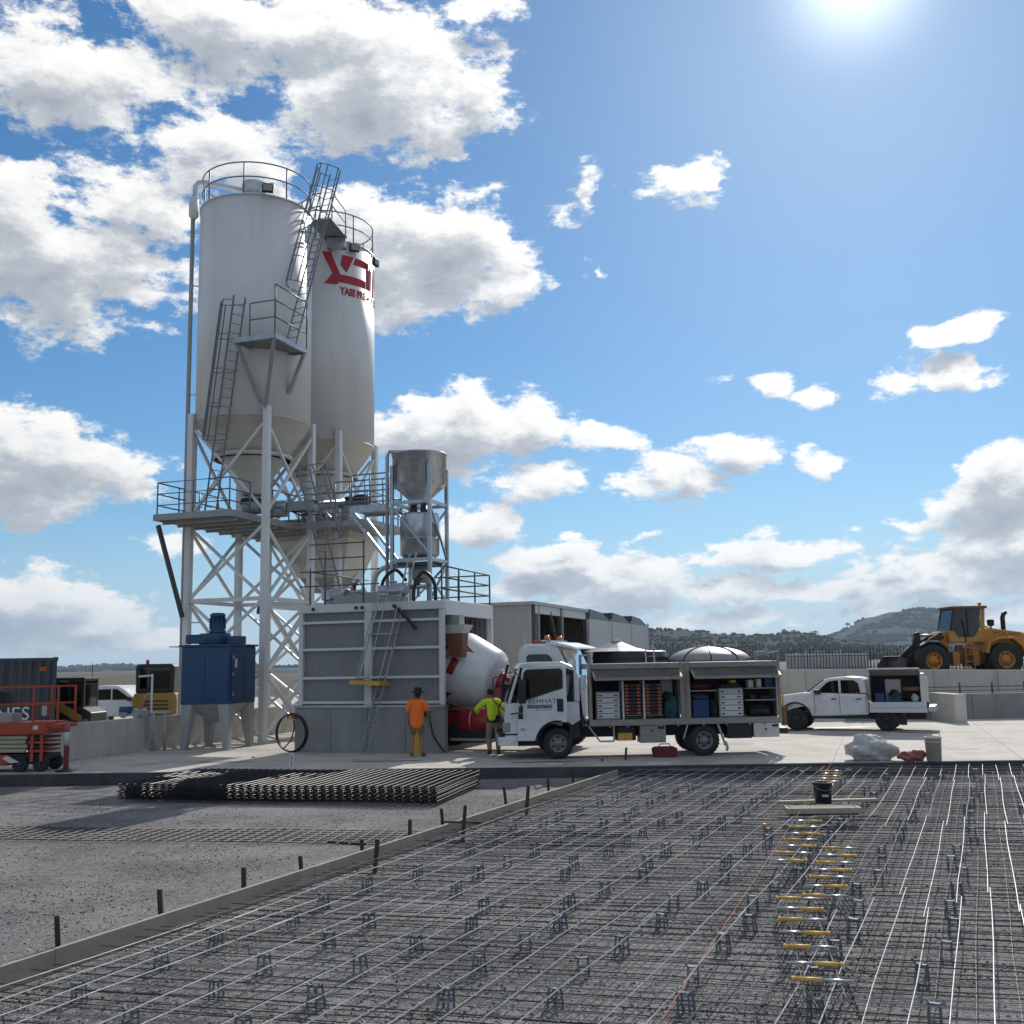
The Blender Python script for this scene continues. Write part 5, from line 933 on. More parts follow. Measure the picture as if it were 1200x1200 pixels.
def drawers(x, w, h, label):
    t = thing('drawer_cabinet', label, 'drawers', tloc(x, .10, .957), TA); MB().box(0, w, .012, .55, 0, h).build('case', 'aluminium', t, bevel=.005); n = 5; dh = (h - .04) / n
    for i in range(n):
        d = MB().box(.03, w - .03, -.0, .012, .02 + i*dh + .012, .02 + (i+1)*dh - .012).build('drawer', 'panel_white' if i < 4 else 'galvanised', t, bevel=.004)
        for xx in (.06, w - .16): MB().box(xx, xx + .09, -.014, -.0005, .02 + i*dh + dh*.5 - .018, .02 + i*dh + dh*.5 + .012).build('handle', 'black_plastic', d)
drawers(1.0, .62, .70, 'pale drawer cabinet in the front toolbox of the truck'); drawers(4.18, .64, .74, 'pale drawer cabinet in the rear toolbox of the truck')
def rack(x, w, label):
    t = thing('organiser_rack', label, 'rack', tloc(x, .12, .957), TA); MB().box(-.05, -.01, -.08, .5, 0, .97).build('divider', 'panel_white', t); MB().box(0, w, 0, .5, .08, .10).build('shelf', 'aluminium', t)
    for i in range(9):
        c = MB().box(.01, w - .01, 0, .45, .115 + i*.087, .115 + i*.087 + .076).build('case', 'black_plastic', t, bevel=.008)
        for xx in (.03, w - .12): MB().box(xx, xx + .085, -.016, -.0005, .125 + i*.087, .125 + i*.087 + .05).build('clip', 'orange_clip', c)
rack(1.72, .46, 'rack of black organiser cases with orange clips, next to the drawers'); rack(2.26, .46, 'rack of black organiser cases with orange clips, beside the dark bag')
def lump(name, label, cat, mat, c, s, seed, rz=0., n=14, amp=.22, crease=0.):
    rr = random.Random(seed); b = MB().ball((0, 0, 0), 1, n * 2); ph = [rr.random() * 6 for _ in range(6)]; vs = []
    for x, y, z in b.v:
        k = 1 + amp * (.5*math.sin(x*3 + ph[0] + y*2) + .35*math.sin(y*5 + ph[1] + z*3) + .3*math.sin(z*6 + ph[2] + x*5)); k *= 1 if z > -.2 else .9
        if crease: k -= crease * (abs(math.sin(x*7 + y*4 + ph[0])) ** .5 * .5 + abs(math.sin(y*9 - x*6 + z*5 + ph[3])) ** .6 * .35 + abs(math.sin(x*15 + z*13 + ph[4])) * .15) - crease*.5
        vs.append((x*k*s[0], y*k*s[1], max(z*k*s[2], -s[2]*.55) + s[2]*.55))
    o = MB().add(vs, b.f, True).build(name, mat); o.location = c; o.rotation_euler = (0, 0, rz); return tag(o, label, cat)
MB().box(2.76, 3.06, .5, .52, 1.35, 1.92).build('lining', 'shed_cream', tk)
lump('tool_bag', 'dark teal tool bag slumped in the front toolbox', 'bag', 'teal_cloth', tloc(2.96, .28, .957), (.22, .2, .38), 3); lump('tool_bag', 'dark blue jacket lying in the front toolbox', 'clothing', 'navy_cloth', tloc(2.85, .35, 1.3), (.14, .14, .2), 4)
for a, b, z in ((3.46, 4.14, 1.62), (4.88, 5.66, 1.36), (4.88, 5.66, 1.66)): MB().box(a, b, .08, .84, z, z + .03).build('shelf', 'aluminium', tk)
lump('folded_tarp', 'dark red tarpaulin folded on the shelf of the rear toolbox', 'tarpaulin', 'bag_maroon', tloc(3.78, .4, 1.65), (.32, .25, .13), 5)
t = thing('crate', 'blue plastic crate in the rear toolbox of the truck', 'crate', tloc(3.5, .12, .957), TA); MB().box(0, .42, 0, .4, 0, .40).build('body', 'crate_blue', t, bevel=.02)
for k in range(5): MB().box(.03 + k*.08, .05 + k*.08, -.014, -.0005, .04, .36).build('rib', 'crate_blue', t)
MB().box(-.01, .43, -.015, .41, .402, .44).build('rim', 'crate_blue', t); lump('tool_bag', 'green blue bag lying on the blue crate', 'bag', 'teal_cloth', tloc(3.72, .3, 1.40), (.22, .18, .11), 6); lump('tool_bag', 'dark bag beside the blue crate in the rear toolbox', 'bag', 'navy_cloth', tloc(4.05, .3, .957), (.13, .2, .28), 7)
lump('tool_bag', 'long black bag on the floor of the rear toolbox', 'bag', 'black_plastic', tloc(5.26, .35, .957), (.36, .25, .2), 8)
for i, (x, z, w, h, mt, lb) in enumerate(((5.0, 1.39, .16, .12, 'black_plastic', 'small black tool case on the middle shelf'), (5.28, 1.39, .22, .09, 'dark_interior', 'flat dark tool on the middle shelf'), (4.97, 1.69, .14, .2, 'panel_white', 'white carton on the upper shelf of the rear toolbox'), (5.2, 1.69, .12, .22, 'lettering_white', 'pale bottle box on the upper shelf of the rear toolbox'), (5.42, 1.69, .22, .24, 'crate_blue', 'dark blue case at the right of the upper shelf'), (4.26, 1.70, .5, .1, 'dark_interior', 'dark tools lying on top of the drawer cabinet'), (4.5, 1.82, .16, .07, 'cap_yellow', 'yellow tool on top of the drawer cabinet'))):
    o = MB().box(0, w, 0, .25, 0, h).build('tool_case', mt, bevel=.015); o.location = tloc(x, .15, z + .002); o.rotation_euler = (0, 0, TA); tag(o, lb, 'tool')
t = thing('red_bag', 'dark red canvas tool bag on the ground under the truck tray', 'bag', tloc(2.38, -.15, 0), TA); MB().prism([(.03, 0), (.60, 0), (.63, .22), (.55, .26), (.08, .26), (0, .22)], 0, .3).build('body', 'bag_maroon', t, bevel=.03); MB().tube([(.15, .1, .25), (.2, .1, .33), (.43, .1, .33), (.48, .1, .25)], .014, 6).build('handle', 'black_plastic', t)
# ------------------------------------------------------------------ concrete mixer truck backed into the plant, cab facing right
mo = V2(PC, 0, .85); mt = thing('mixer_truck', 'concrete mixer truck, white drum and cab, backed into the plant', 'truck', mo, ANG)
cabp = [(1.86, .62), (1.86, 2.72), (1.95, 2.88), (2.2, 2.95), (2.85, 2.95), (3.02, 2.86), (3.46, 1.92), (3.52, 1.85), (3.56, .62)]
MB().prism(cabp, .1, 2.35).build('cab', 'vehicle_white', mt, bevel=.05)
pane(mt, 'side_window', [(2.12, 2.0), (2.12, 2.60), (2.18, 2.66), (2.72, 2.66), (2.82, 2.6), (3.10, 2.0)], .085, 'window_tint'); m = MB(); m.hexa([(3.08, .25, 2.74), (3.08, 2.2, 2.74), (3.43, 2.2, 2.0), (3.43, .25, 2.0)], [(3.11, .25, 2.755), (3.11, 2.2, 2.755), (3.46, 2.2, 2.015), (3.46, .25, 2.015)]); m.build('windscreen', 'window_tint', mt)
MB().prism([(2.7, 2.98), (3.0, 2.99), (3.55, 2.84), (3.56, 2.78), (3.05, 2.88), (2.75, 2.9)], .05, 2.4).build('sun_visor', 'vehicle_white', mt, bevel=.015)
lb = MB(); lb.box(2.45, 2.75, .4, 2.05, 3.0, 3.05); lb.build('light_bar', 'galvanised', mt); MB().lathe([(.08, 3.05), (.085, 3.15), (.05, 3.19), (.01, 3.19)], 14, (2.6, .55, 0)).build('beacon', 'lamp_amber', mt); MB().lathe([(.08, 3.05), (.085, 3.15), (.05, 3.19), (.01, 3.19)], 14, (2.6, 1.8, 0)).build('beacon', 'lamp_amber', mt); MB().box(2.2, 2.5, .5, .75, 2.96, 3.06).build('horn', 'lift_orange', mt, bevel=.02)
m = MB(); m.tube([(1.95, .3, 2.9), (1.95, .3, 3.25)], .02, 6); m.tube([(2.02, .3, 2.9), (2.06, .3, 3.3)], .012, 6); m.build('aerial', 'galvanised', mt); m = MB(); m.tube([(3.35, .1, 2.7), (3.6, -.15, 2.6), (3.6, -.15, 1.9)], .02, 6); m.box(3.5, 3.6, -.3, -.05, 2.0, 2.5); m.build('mirror', 'vehicle_white', mt)
MB().box(-3.2, 3.3, .75, .9, .72, 1.0).build('chassis_rail', 'red_paint', mt); MB().box(-3.2, 3.3, 1.55, 1.7, .72, 1.0).build('chassis_rail', 'red_paint', mt)
MB().lathe([(.01, 0), (.30, .02), (.33, .06), (.33, 1.40), (.30, 1.44), (.01, 1.46)], 24, (.0, .42, .80), (1, 0, 0)).build('fuel_tank', 'red_paint', mt); m = MB(); [m.lathe([(.336, 0), (.345, .005), (.345, .035), (.336, .04)], 24, (x, .42, .80), (1, 0, 0)) for x in (.35, 1.1)]; m.build('tank_strap', 'galvanised', mt)
mw = wheel(mt, 2.75, .12, .52, .3, None); wheel(mt, -.9, .12, .52, .3, None, src=mw); wheel(mt, -2.1, .12, .52, .3, None, src=mw); wheel(mt, 2.75, 2.0, .52, .3, None, src=mw); wheel(mt, -.9, 1.9, .52, .3, None, src=mw)
m = MB(); m.hexa([(.55, .7, 1.0), (1.5, .7, 1.0), (1.5, 1.75, 1.0), (.55, 1.75, 1.0)], [(.95, .8, 1.75), (1.35, .8, 1.75), (1.35, 1.65, 1.75), (.95, 1.65, 1.75)]); m.build('drum_pedestal', 'red_paint', mt, bevel=.02)
ax = Vector((-.955, 0, .297)); hub = Vector((.88, 1.22, 1.88))   # drum axis, from its hub up to the rear
prof = [(.34, .0), (.80, .06), (.86, .12), (.90, .20), (1.12, 1.10), (1.14, 1.35), (1.14, 1.9), (1.10, 2.15), (.62, 3.6), (.60, 3.8), (.5, 3.82)]
drum = MB().lathe(prof, 64, hub, ax).build('drum', 'vehicle_white', mt); drum.modifiers.clear()
MB().lathe([(.36, -.03), (.38, .0), (.42, .0), (.42, .02), (.36, .025)], 40, hub, ax).build('hub_ring', 'vehicle_white', mt); MB().lathe([(.01, -.62), (.10, -.62), (.10, -.45), (.2, -.44), (.22, -.30), (.30, -.28), (.33, -.05), (.30, .01), (.01, .01)], 24, hub, ax).build('gearbox', 'red_paint', mt)
m = MB()
for k in range(10): a = k*PI/5; r0 = hub - ax*.2; m.lathe([(.025, -.14), (.025, .0)], 6, r0 + (ax.cross(Vector((0,1,0)))*math.cos(a) + Vector((0,1,0))*math.sin(a))*.29, ax)
m.build('gearbox_bolts', 'galvanised', mt)
_a = ax.cross(Vector((0, 0, 1))).normalized(); _b = ax.cross(_a)
def drum_pt(h, th, off=.006):
    for (r0, h0), (r1, h1) in zip(prof, prof[1:]):
        if h0 <= h <= h1 and h1 > h0: r = r0 + (r1 - r0) * (h - h0) / (h1 - h0); break
    r += off; return hub + ax*h + (_a*math.cos(th) + _b*math.sin(th))*r
def facing():      # angle on the drum that points at the camera side
    return max((k*.02 for k in range(315)), key=lambda t: -(drum_pt(1.6, t) - hub - ax*1.6).y)
TF = facing(); sgn = 1 if (drum_pt(1.6, TF + .3).z > drum_pt(1.6, TF).z) else -1
def patch(quad):   # quad in (distance along drum, height angle) coordinates
    m = MB(); n = 8; vs = []
    for i in range(n+1):
        for j in range(n+1):
            s, t = i/n, j/n; p = [(1-s)*(1-t)*quad[0][k] + s*(1-t)*quad[1][k] + s*t*quad[2][k] + (1-s)*t*quad[3][k] for k in (0, 1)]; vs.append(drum_pt(p[0], TF + sgn*R(p[1])))
    m.add(vs, [(i*(n+1)+j, (i+1)*(n+1)+j, (i+1)*(n+1)+j+1, i*(n+1)+j+1) for i in range(n) for j in range(n)], True); m.build('emblem', 'red_paint', drum)
for qd in ([(1.20, 24), (.98, 20), (1.05, -4), (1.27, -3)], [(1.38, 20), (1.28, 26), (1.60, 2), (1.78, 8)], [(.70, 42), (1.25, 56), (1.25, 44), (1.05, 36)], [(1.35, 56), (2.05, 58), (2.0, 46), (1.4, 42)], [(1.4, 36), (2.05, 40), (2.05, 31), (1.5, 27)], [(.98, -33), (1.75, -29), (1.75, -48), (1.28, -52)], [(1.28, -52), (1.75, -46), (1.25, -78), (.80, -70)]): patch(qd)
m = MB(); m.box(.9, 2.2, .0, .08, .55, .62); m.tube([(1.35, .2, 1.0), (1.45, .0, 1.9), (1.6, .0, 2.4)], .04, 8); m.box(1.3, 1.75, .2, .6, 1.2, 1.85); m.build('control_gear', 'dark_interior', mt); m = MB(); m.tube([(1.5, .1, 1.5), (1.7, .0, 1.8), (1.7, 0, 1.1)], .03, 6); m.box(1.55, 1.8, -.02, .1, 1.25, 1.35); m.build('valve_levers', 'red_paint', mt)
m = MB(); m.box(-.5, 1.8, .2, .3, .25, .7); m.build('side_skirt', 'black_plastic', mt); MB().box(-.2, 1.4, .05, .35, .28, .34).build('foot_step', 'cone_grey', mt)
# ------------------------------------------------------------------ white utility with canopy (front to the left)
ut = thing('utility_truck', 'white dual cab utility with a lidded toolbox canopy behind', 'ute', (12.14, 35.01, 0), R(-24.3)); UWD = 1.78
body = [(-3.86, .52), (-3.88, .85), (-3.80, 1.05), (-3.55, 1.14), (-2.62, 1.26), (-2.45, 1.26), (-.58, 1.20), (-.56, .52)] + [(-2.30, .46)] + [(-2.92 + .50*math.cos(R(a)), .40 + .50*math.sin(R(a))) for a in (8, 30, 55, 80, 105, 130, 152, 172)]
MB().prism(body, .03, UWD).build('body', 'vehicle_white', ut, bevel=.05)
MB().prism([(-2.55, 1.22), (-1.95, 1.66), (-1.80, 1.73), (-1.2, 1.78), (-.80, 1.75), (-.64, 1.68), (-.56, 1.22)], .13, UWD - .10).build('cabin', 'vehicle_white', ut, bevel=.05)
pane(ut, 'side_window', [(-2.22, 1.24), (-1.86, 1.58), (-1.72, 1.64), (-1.48, 1.66), (-1.48, 1.22)], .112, 'window_tint'); pane(ut, 'side_window', [(-1.40, 1.22), (-1.40, 1.66), (-.98, 1.66), (-.84, 1.55), (-.78, 1.24)], .112, 'window_tint')
m = MB(); m.hexa([(-2.52, .25, 1.26), (-2.52, 1.55, 1.26), (-1.95, 1.5, 1.68), (-1.95, .3, 1.68)], [(-2.545, .25, 1.275), (-2.545, 1.55, 1.275), (-1.975, 1.5, 1.695), (-1.975, .3, 1.695)]); m.build('windscreen', 'window_tint', ut)
for x in (-1.46,): MB().box(x, x + .012, .022, .031, .58, 1.2).build('door_gap', 'dark_interior', ut)
for x in (-2.28, -.62): MB().box(x, x + .012, .022, .031, .58, 1.2).build('door_gap', 'dark_interior', ut)
for x in (-1.72, -.92): MB().box(x, x + .17, .005, .03, 1.02, 1.06).build('door_handle', 'black_plastic', ut, bevel=.01)
MB().box(-2.25, -2.05, -.16, .04, 1.2, 1.36).build('mirror', 'black_plastic', ut, bevel=.03); MB().box(-3.80, -3.55, .05, .4, .86, 1.02).build('headlight', 'lamp_lens', ut, bevel=.03); MB().box(-2.4, -.5, .02, .12, .40, .48).build('side_step', 'black_plastic', ut)
m = MB(); P = [(-2.92 + .52*math.cos(R(a)), .40 + .52*math.sin(R(a))) for a in range(8, 176, 12)]; [m.bar((a[0], .03, a[1]), (b[0], .03, b[1]), .06, .05, up=(0, 1, 0)) for a, b in zip(P, P[1:])]; m.build('arch_trim', 'black_plastic', ut)
u1 = wheel(ut, -2.92, .05, .37, .24, None, 6, mats=('rubber', 'black_plastic', 'rim_grey')); wheel(ut, 0, .05, .37, .24, None, src=u1); wheel(ut, -2.92, 1.5, .37, .24, None, src=u1); wheel(ut, 0, 1.5, .37, .24, None, src=u1)
MB().box(-3.6, 1.2, .35, 1.4, .38, .58).build('chassis', 'dark_interior', ut)
for z0, z1 in ((.60, .76), (.765, .94)): MB().box(-.50, 1.26, -.02, UWD + .02, z0, z1).build('tray_side', 'panel_white', ut, bevel=.01)
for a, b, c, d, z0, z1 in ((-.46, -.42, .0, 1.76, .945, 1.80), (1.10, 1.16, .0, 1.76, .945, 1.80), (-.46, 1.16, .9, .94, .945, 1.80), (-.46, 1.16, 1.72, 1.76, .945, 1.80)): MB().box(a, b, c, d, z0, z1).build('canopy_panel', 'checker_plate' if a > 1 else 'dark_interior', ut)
MB().box(-.46, 1.16, .0, 1.76, 1.802, 1.85).build('canopy_roof', 'panel_white', ut, bevel=.01); MB().box(1.161, 1.34, .0, .04, .95, 1.74).build('rear_door', 'checker_plate', ut)
ld_ = MB().hexa([(-.44, -.01, 1.80), (1.14, -.01, 1.80), (1.12, -.62, 2.02), (-.42, -.62, 2.02)], [(-.44, -.01, 1.83), (1.14, -.01, 1.83), (1.12, -.62, 2.05), (-.42, -.62, 2.05)]).build('lid', 'aluminium', ut); m = MB(); m.bar((-.44, -.64, 2.03), (1.14, -.64, 2.03), .05, .05); m.build('lid_rail', 'panel_white', ld_); MB().tube([(-.35, -.4, 1.95), (-.35, .1, 1.55)], .012, 6).build('gas_strut', 'black_plastic', ld_); MB().tube([(1.05, -.4, 1.95), (1.05, .1, 1.55)], .012, 6).build('gas_strut', 'black_plastic', ld_)
MB().box(1.27, 1.5, .1, 1.7, .62, .80).build('rear_bar', 'galvanised', ut, bevel=.02); MB().box(1.262, 1.32, .05, .3, .78, .95).build('tail_lamp', 'black_plastic', ut); MB().tube([(-.5, .05, .5), (.5, .05, .46)], .03, 6).build('tray_brace', 'dark_interior', ut); MB().box(.42, .62, .06, .1, .2, .58).build('mud_flap', 'black_plastic', ut)
def uloc(x, y, z): return WM[ut] @ Vector((x, y, z))
for x, z, w, d, h, mtl, lb, nm in ((-.05, .945, .5, .1, .72, 'panel_white', 'white inner board standing inside the ute canopy', 'board'), (-.35, .945, .3, .3, .28, 'crate_blue', 'blue grey tool box in the left of the ute canopy', 'tool_case'), (.1, .945, .4, .3, .2, 'teal_cloth', 'low teal case on the floor of the ute canopy', 'tool_case'), (.55, 1.3, .5, .2, .12, 'rust_brown', 'brown case on a rack at the right of the ute canopy', 'tool_case')):
    o = MB().box(0, w, 0, d, 0, h).build(nm, mtl, bevel=.02); o.location = uloc(x, .75 if nm == 'board' else .2, z + .002); o.rotation_euler = (0, 0, R(-24.3)); tag(o, lb, 'tool')
lump('rope_coil', 'white rope coil lying in the right of the ute canopy', 'rope', 'bag_white', uloc(.92, .25, .945), (.12, .12, .16), 12); lump('tool_bag', 'black tool bag in the middle of the ute canopy', 'bag', 'black_plastic', uloc(.28, .35, 1.0), (.2, .2, .2), 13)
# ------------------------------------------------------------------ wheel loader on the raised ground (bucket to the left)
lp = at(1095, 775, 46.0); lo = thing('wheel_loader', 'big yellow articulated wheel loader parked on the raised ground', 'loader', (lp.x, 46.0, 1.46), 0)
LM = ('rubber', 'loader_yellow', 'rust_brown')
a1 = wheel(lo, 0, .0, .73, .5, None, 8, .12, .5, LM); wheel(lo, 3.15, .0, .73, .5, None, src=a1); wheel(lo, 0, 1.7, .73, .5, None, src=a1); wheel(lo, 3.15, 1.7, .73, .5, None, src=a1)
MB().prism([(-.3, .55), (.95, .55), (1.0, 1.3), (.95, 1.95), (.55, 2.0), (.35, 1.7), (-.2, 1.2)], .72, 1.48).build('front_frame', 'loader_yellow', lo, bevel=.04)
MB().prism([(1.0, .55), (4.0, .6), (4.0, 1.1), (1.05, 1.1)], .65, 1.55).build('rear_frame', 'rust_brown', lo, bevel=.03)
MB().prism([(2.45, 1.12), (4.25, 1.12), (4.3, 1.80), (4.1, 1.92), (2.75, 2.12), (2.45, 2.12)], .42, 1.78).build('engine_hood', 'loader_yellow', lo, bevel=.05)
MB().prism([(2.40, 1.0), (2.52, 1.45), (2.85, 1.62), (3.5, 1.62), (3.85, 1.3), (4.0, .9), (4.1, .9), (3.95, 1.4), (3.55, 1.72), (2.8, 1.72), (2.42, 1.52), (2.25, 1.05)], -.02, .55).build('rear_fender', 'loader_yellow', lo, bevel=.02)
MB().prism([(-.55, 1.40), (-.2, 1.58), (.3, 1.56), (.62, 1.3), (.8, .8), (.74, .78), (.56, 1.24), (.26, 1.49), (-.2, 1.51), (-.52, 1.34)], .0, .5).build('front_fender', 'black_plastic', lo, bevel=.01); MB().box(-.25, .25, .03, .4, 1.565, 1.60).build('fender_top', 'panel_white', lo)
MB().prism([(.92, 1.50), (.90, 2.02), (1.12, 2.02), (1.30, 1.74), (2.0, 1.74), (2.22, 2.05), (2.46, 2.08), (2.46, 1.50)], .42, 1.78).build('cab_base', 'loader_yellow', lo, bevel=.03)
MB().prism([(1.08, 2.98), (1.06, 3.10), (2.62, 3.10), (2.64, 2.98)], .35, 1.85).build('cab_roof', 'rust_brown', lo, bevel=.03)
for y in (.42, 1.72):
    MB().prism([(.93, 2.02), (1.0, 2.02), (1.22, 2.98), (1.14, 2.98)], y, y + .07).build('cab_pillar', 'black_plastic', lo); MB().prism([(2.30, 2.06), (2.48, 2.08), (2.54, 2.98), (2.40, 2.98)], y, y + .07).build('cab_pillar', 'loader_yellow', lo); MB().box(1.72, 1.78, y, y + .06, 1.76, 2.98).build('cab_pillar', 'black_plastic', lo)
MB().prism([(1.02, 2.0), (1.32, 1.76), (1.98, 1.76), (2.26, 2.04), (2.38, 2.97), (1.22, 2.97)], .455, .465).build('side_glass', 'window_tint', lo); MB().prism([(1.02, 2.0), (1.32, 1.76), (1.98, 1.76), (2.26, 2.04), (2.38, 2.97), (1.22, 2.97)], 1.735, 1.745).build('side_glass', 'window_tint', lo)
m = MB(); m.hexa([(.94, .5, 2.03), (.94, 1.7, 2.03), (1.17, 1.7, 2.97), (1.17, .5, 2.97)], [(.955, .5, 2.03), (.955, 1.7, 2.03), (1.185, 1.7, 2.97), (1.185, .5, 2.97)]); m.build('windscreen', 'window_glass', lo)
m = MB(); m.box(1.75, 2.15, .8, 1.35, 1.78, 2.05); m.hexa([(2.05, .85, 2.05), (2.2, .85, 2.05), (2.2, 1.3, 2.05), (2.05, 1.3, 2.05)], [(2.15, .9, 2.65), (2.26, .9, 2.65), (2.26, 1.25, 2.65), (2.15, 1.25, 2.65)]); m.build('seat', 'dark_interior', lo, bevel=.03)
MB().lathe([(.07, 3.10), (.075, 3.24), (.03, 3.27), (.01, 3.27)], 12, (2.5, .8, 0)).build('beacon', 'lamp_amber', lo)
MB().tube([(3.45, .75, 1.95), (3.45, .75, 2.55), (3.49, .75, 2.7), (3.62, .75, 2.82)], [.10, .10, .095, .085], 12).build('exhaust', 'black_plastic', lo); MB().lathe([(.04, 2.0), (.04, 2.2), (.14, 2.22), (.16, 2.45), (.12, 2.5), (.01, 2.5)], 14, (2.95, .85, 0)).build('air_cleaner', 'black_plastic', lo)
text_mb('VOLVO', .24, lambda x, y: (3.4 + x, .413, 1.86 + y*.9 - x*.09), 1.5).build('lettering', 'lettering_black', lo); MB().box(2.7, 3.6, .395, .419, 1.66, 1.71).build('stripe', 'lettering_white', lo)
for k, (x, z, h) in enumerate(((1.05, .5, .6), (1.5, .45, .8), (1.95, .5, .75), (1.25, .9, .5), (1.75, 1.0, .45))): MB().box(x, x + .3, .55 + .02*k, .75, z, z + h).build('side_panel', 'rust_brown' if k % 2 else 'loader_yellow', lo, bevel=.02)
m = MB(); [m.box(1.55, 1.95, .40, .6, .35 + i*.3, .39 + i*.3) for i in range(4)]; m.bar((1.56, .42, .35), (1.56, .42, 1.5), .03); m.bar((1.94, .42, .35), (1.94, .42, 1.5), .03); m.build('steps', 'loader_yellow', lo)
MB().tube([(1.6, .38, 1.5), (1.6, .38, 2.1), (1.5, .4, 2.5)], .018, 6).build('hand_rail', 'black_plastic', lo)
for y in (.62, 1.42): MB().prism([(.62, 1.98), (.78, 1.72), (-.10, 1.22), (-1.05, .42), (-1.28, .50), (-.95, .85), (-.25, 1.48)], y, y + .13).build('lift_arm', 'black_plastic', lo, bevel=.02)
MB().prism([(-.38, 1.98), (-.20, 2.02), (-.10, 1.5), (-.28, 1.3), (-1.15, .74), (-1.25, .86), (-.5, 1.5)], .98, 1.16).build('bell_crank', 'black_plastic', lo, bevel=.02); MB().tube([(-.22, 1.75, 1.9), (-.22, .98, 1.9)], .05, 8).build('pin', 'black_plastic', lo)
MB().tube([(.55, 1.07, 1.85), (-.25, 1.07, 1.85)], .06, 8).build('ram', 'galvanised', lo)
bk = [(-1.20, .85), (-1.26, .30), (-1.5, .08), (-1.95, .04), (-1.95, .08), (-1.52, .13), (-1.33, .35), (-1.27, .82), (-1.45, .98), (-1.5, .95)]
MB().prism(bk, -.1, 2.1).build('bucket', 'fence_dark', lo, bevel=.01)
for y in (-.1, 2.06): MB().prism([(-1.22, .85), (-1.28, .3), (-1.52, .1), (-1.92, .06), (-1.75, .62), (-1.47, .96)], y, y + .04).build('bucket_side', 'fence_dark', lo)
# ------------------------------------------------------------------ machines on the left
bp_ = at(86, 800, 38.5); sk = thing('skid_steer', 'yellow and black skid steer loader behind the retaining wall', 'loader', (bp_.x, 38.5, 0), R(-8))
MB().prism([(-.55, .35), (1.0, .35), (1.05, .95), (.7, 1.15), (-.5, 1.2)], -.55, .55).build('body', 'black_plastic', sk, bevel=.04)
MB().box(-.42, .72, -.5, .5, 2.08, 2.20).build('cab_roof', 'black_plastic', sk, bevel=.04)
for x, y in ((-.4, -.48), (-.4, .40), (.62, -.48), (.62, .40), (.1, -.48), (.1, .40)): MB().box(x, x + .09, y, y + .08, 1.0, 2.08).build('cab_pillar', 'black_plastic', sk)
MB().box(-.36, .64, -.46, -.45, 1.2, 2.07).build('side_glass', 'window_tint', sk); MB().box(-.36, .64, .45, .46, 1.2, 2.07).build('side_glass', 'window_tint', sk); MB().box(.66, .70, -.42, .42, .9, 2.0).build('front_glass', 'window_tint', sk); MB().box(.0, .4, -.25, .25, .9, 1.6).build('seat', 'dark_interior', sk, bevel=.05)
for y in (-.72, .60): MB().prism([(-1.05, 1.62), (-.9, 1.75), (-.5, 1.6), (.75, .85), (.82, .35), (.6, .35), (.5, .7), (-.7, 1.35)], y, y + .12).build('lift_arm', 'machine_yellow', sk, bevel=.02)
MB().prism([(-1.1, .5), (-.5, .4), (-.5, 1.35), (-.95, 1.55), (-1.1, 1.4)], -.5, .5).build('engine_box', 'black_plastic', sk, bevel=.04)
s1w = wheel(sk, -.6, -.72, .40, .26, None, 6, .08, .5, ('rubber', 'machine_yellow', 'dark_interior')); wheel(sk, .45, -.72, .40, .26, None, src=s1w); wheel(sk, -.6, .46, .40, .26, None, src=s1w); wheel(sk, .45, .46, .40, .26, None, src=s1w)
MB().prism([(.85, .1), (1.55, .1), (1.55, .16), (1.0, .2), (.95, .75), (.85, .75)], -.85, .85).build('bucket', 'fence_dark', sk); m = MB(); [m.box(.75, .83, -.5 + k*.17, -.42 + k*.17, .95, 1.02) for k in range(6)]; m.build('work_lamps', 'lamp_lens', sk); MB().tube([(.55, .3, 2.2), (.55, .3, 2.7)], .012, 5).build('aerial', 'black_plastic', sk)
bp_ = at(133, 810, 45); u2 = thing('parked_ute', 'white passenger ute half hidden behind the retaining wall', 'ute', (bp_.x, 45, 0), R(-14))
MB().prism([(-2.6, .5), (-2.62, 1.15), (-.2, 1.2), (1.0, 1.12), (2.2, 1.0), (2.35, .8), (2.35, .5)], 0, 1.8).build('body', 'vehicle_white', u2, bevel=.06); MB().prism([(-1.35, 1.15), (-1.1, 1.72), (-.9, 1.79), (.1, 1.78), (.35, 1.66), (1.1, 1.12)], .12, 1.68).build('cabin', 'vehicle_white', u2, bevel=.05)
pane(u2, 'side_window', [(-1.12, 1.2), (-1.0, 1.62), (-.2, 1.65), (-.2, 1.2)], .105, 'window_tint'); pane(u2, 'side_window', [(-.12, 1.2), (-.12, 1.65), (.12, 1.63), (.8, 1.2)], .105, 'window_tint'); MB().box(.75, .9, -.15, .05, 1.15, 1.32).build('mirror', 'black_plastic', u2, bevel=.02); MB().box(-2.5, -1.4, .1, 1.7, 1.16, 1.2).build('tub_liner', 'black_plastic', u2)
v1 = wheel(u2, 1.55, .02, .37, .24, None); wheel(u2, -1.5, .02, .37, .24, None, src=v1); wheel(u2, 1.55, 1.52, .37, .24, None, src=v1); wheel(u2, -1.5, 1.52, .37, .24, None, src=v1)
bp_ = at(187, 800, 43.5); ex = thing('excavator', 'yellow excavator seen from behind with a black glazed cab', 'excavator', (bp_.x, 43.5, 0), R(6))
for x in (-.85, .5): MB().prism([(0, 0), (0, .0), (.35, .0), (.35, .45), (0, .45)], -1.0, 1.0).build('track', 'rubber', ex, loc=(x, 0, 0), bevel=.08)
MB().box(-.8, .8, -.8, .8, .48, .62).build('turntable', 'dark_interior', ex); MB().prism([(-.86, .62), (.86, .62), (.88, 1.2), (.82, 1.5), (-.80, 1.5), (-.88, 1.2)], -.85, .7).build('body', 'machine_yellow', ex, bevel=.07)
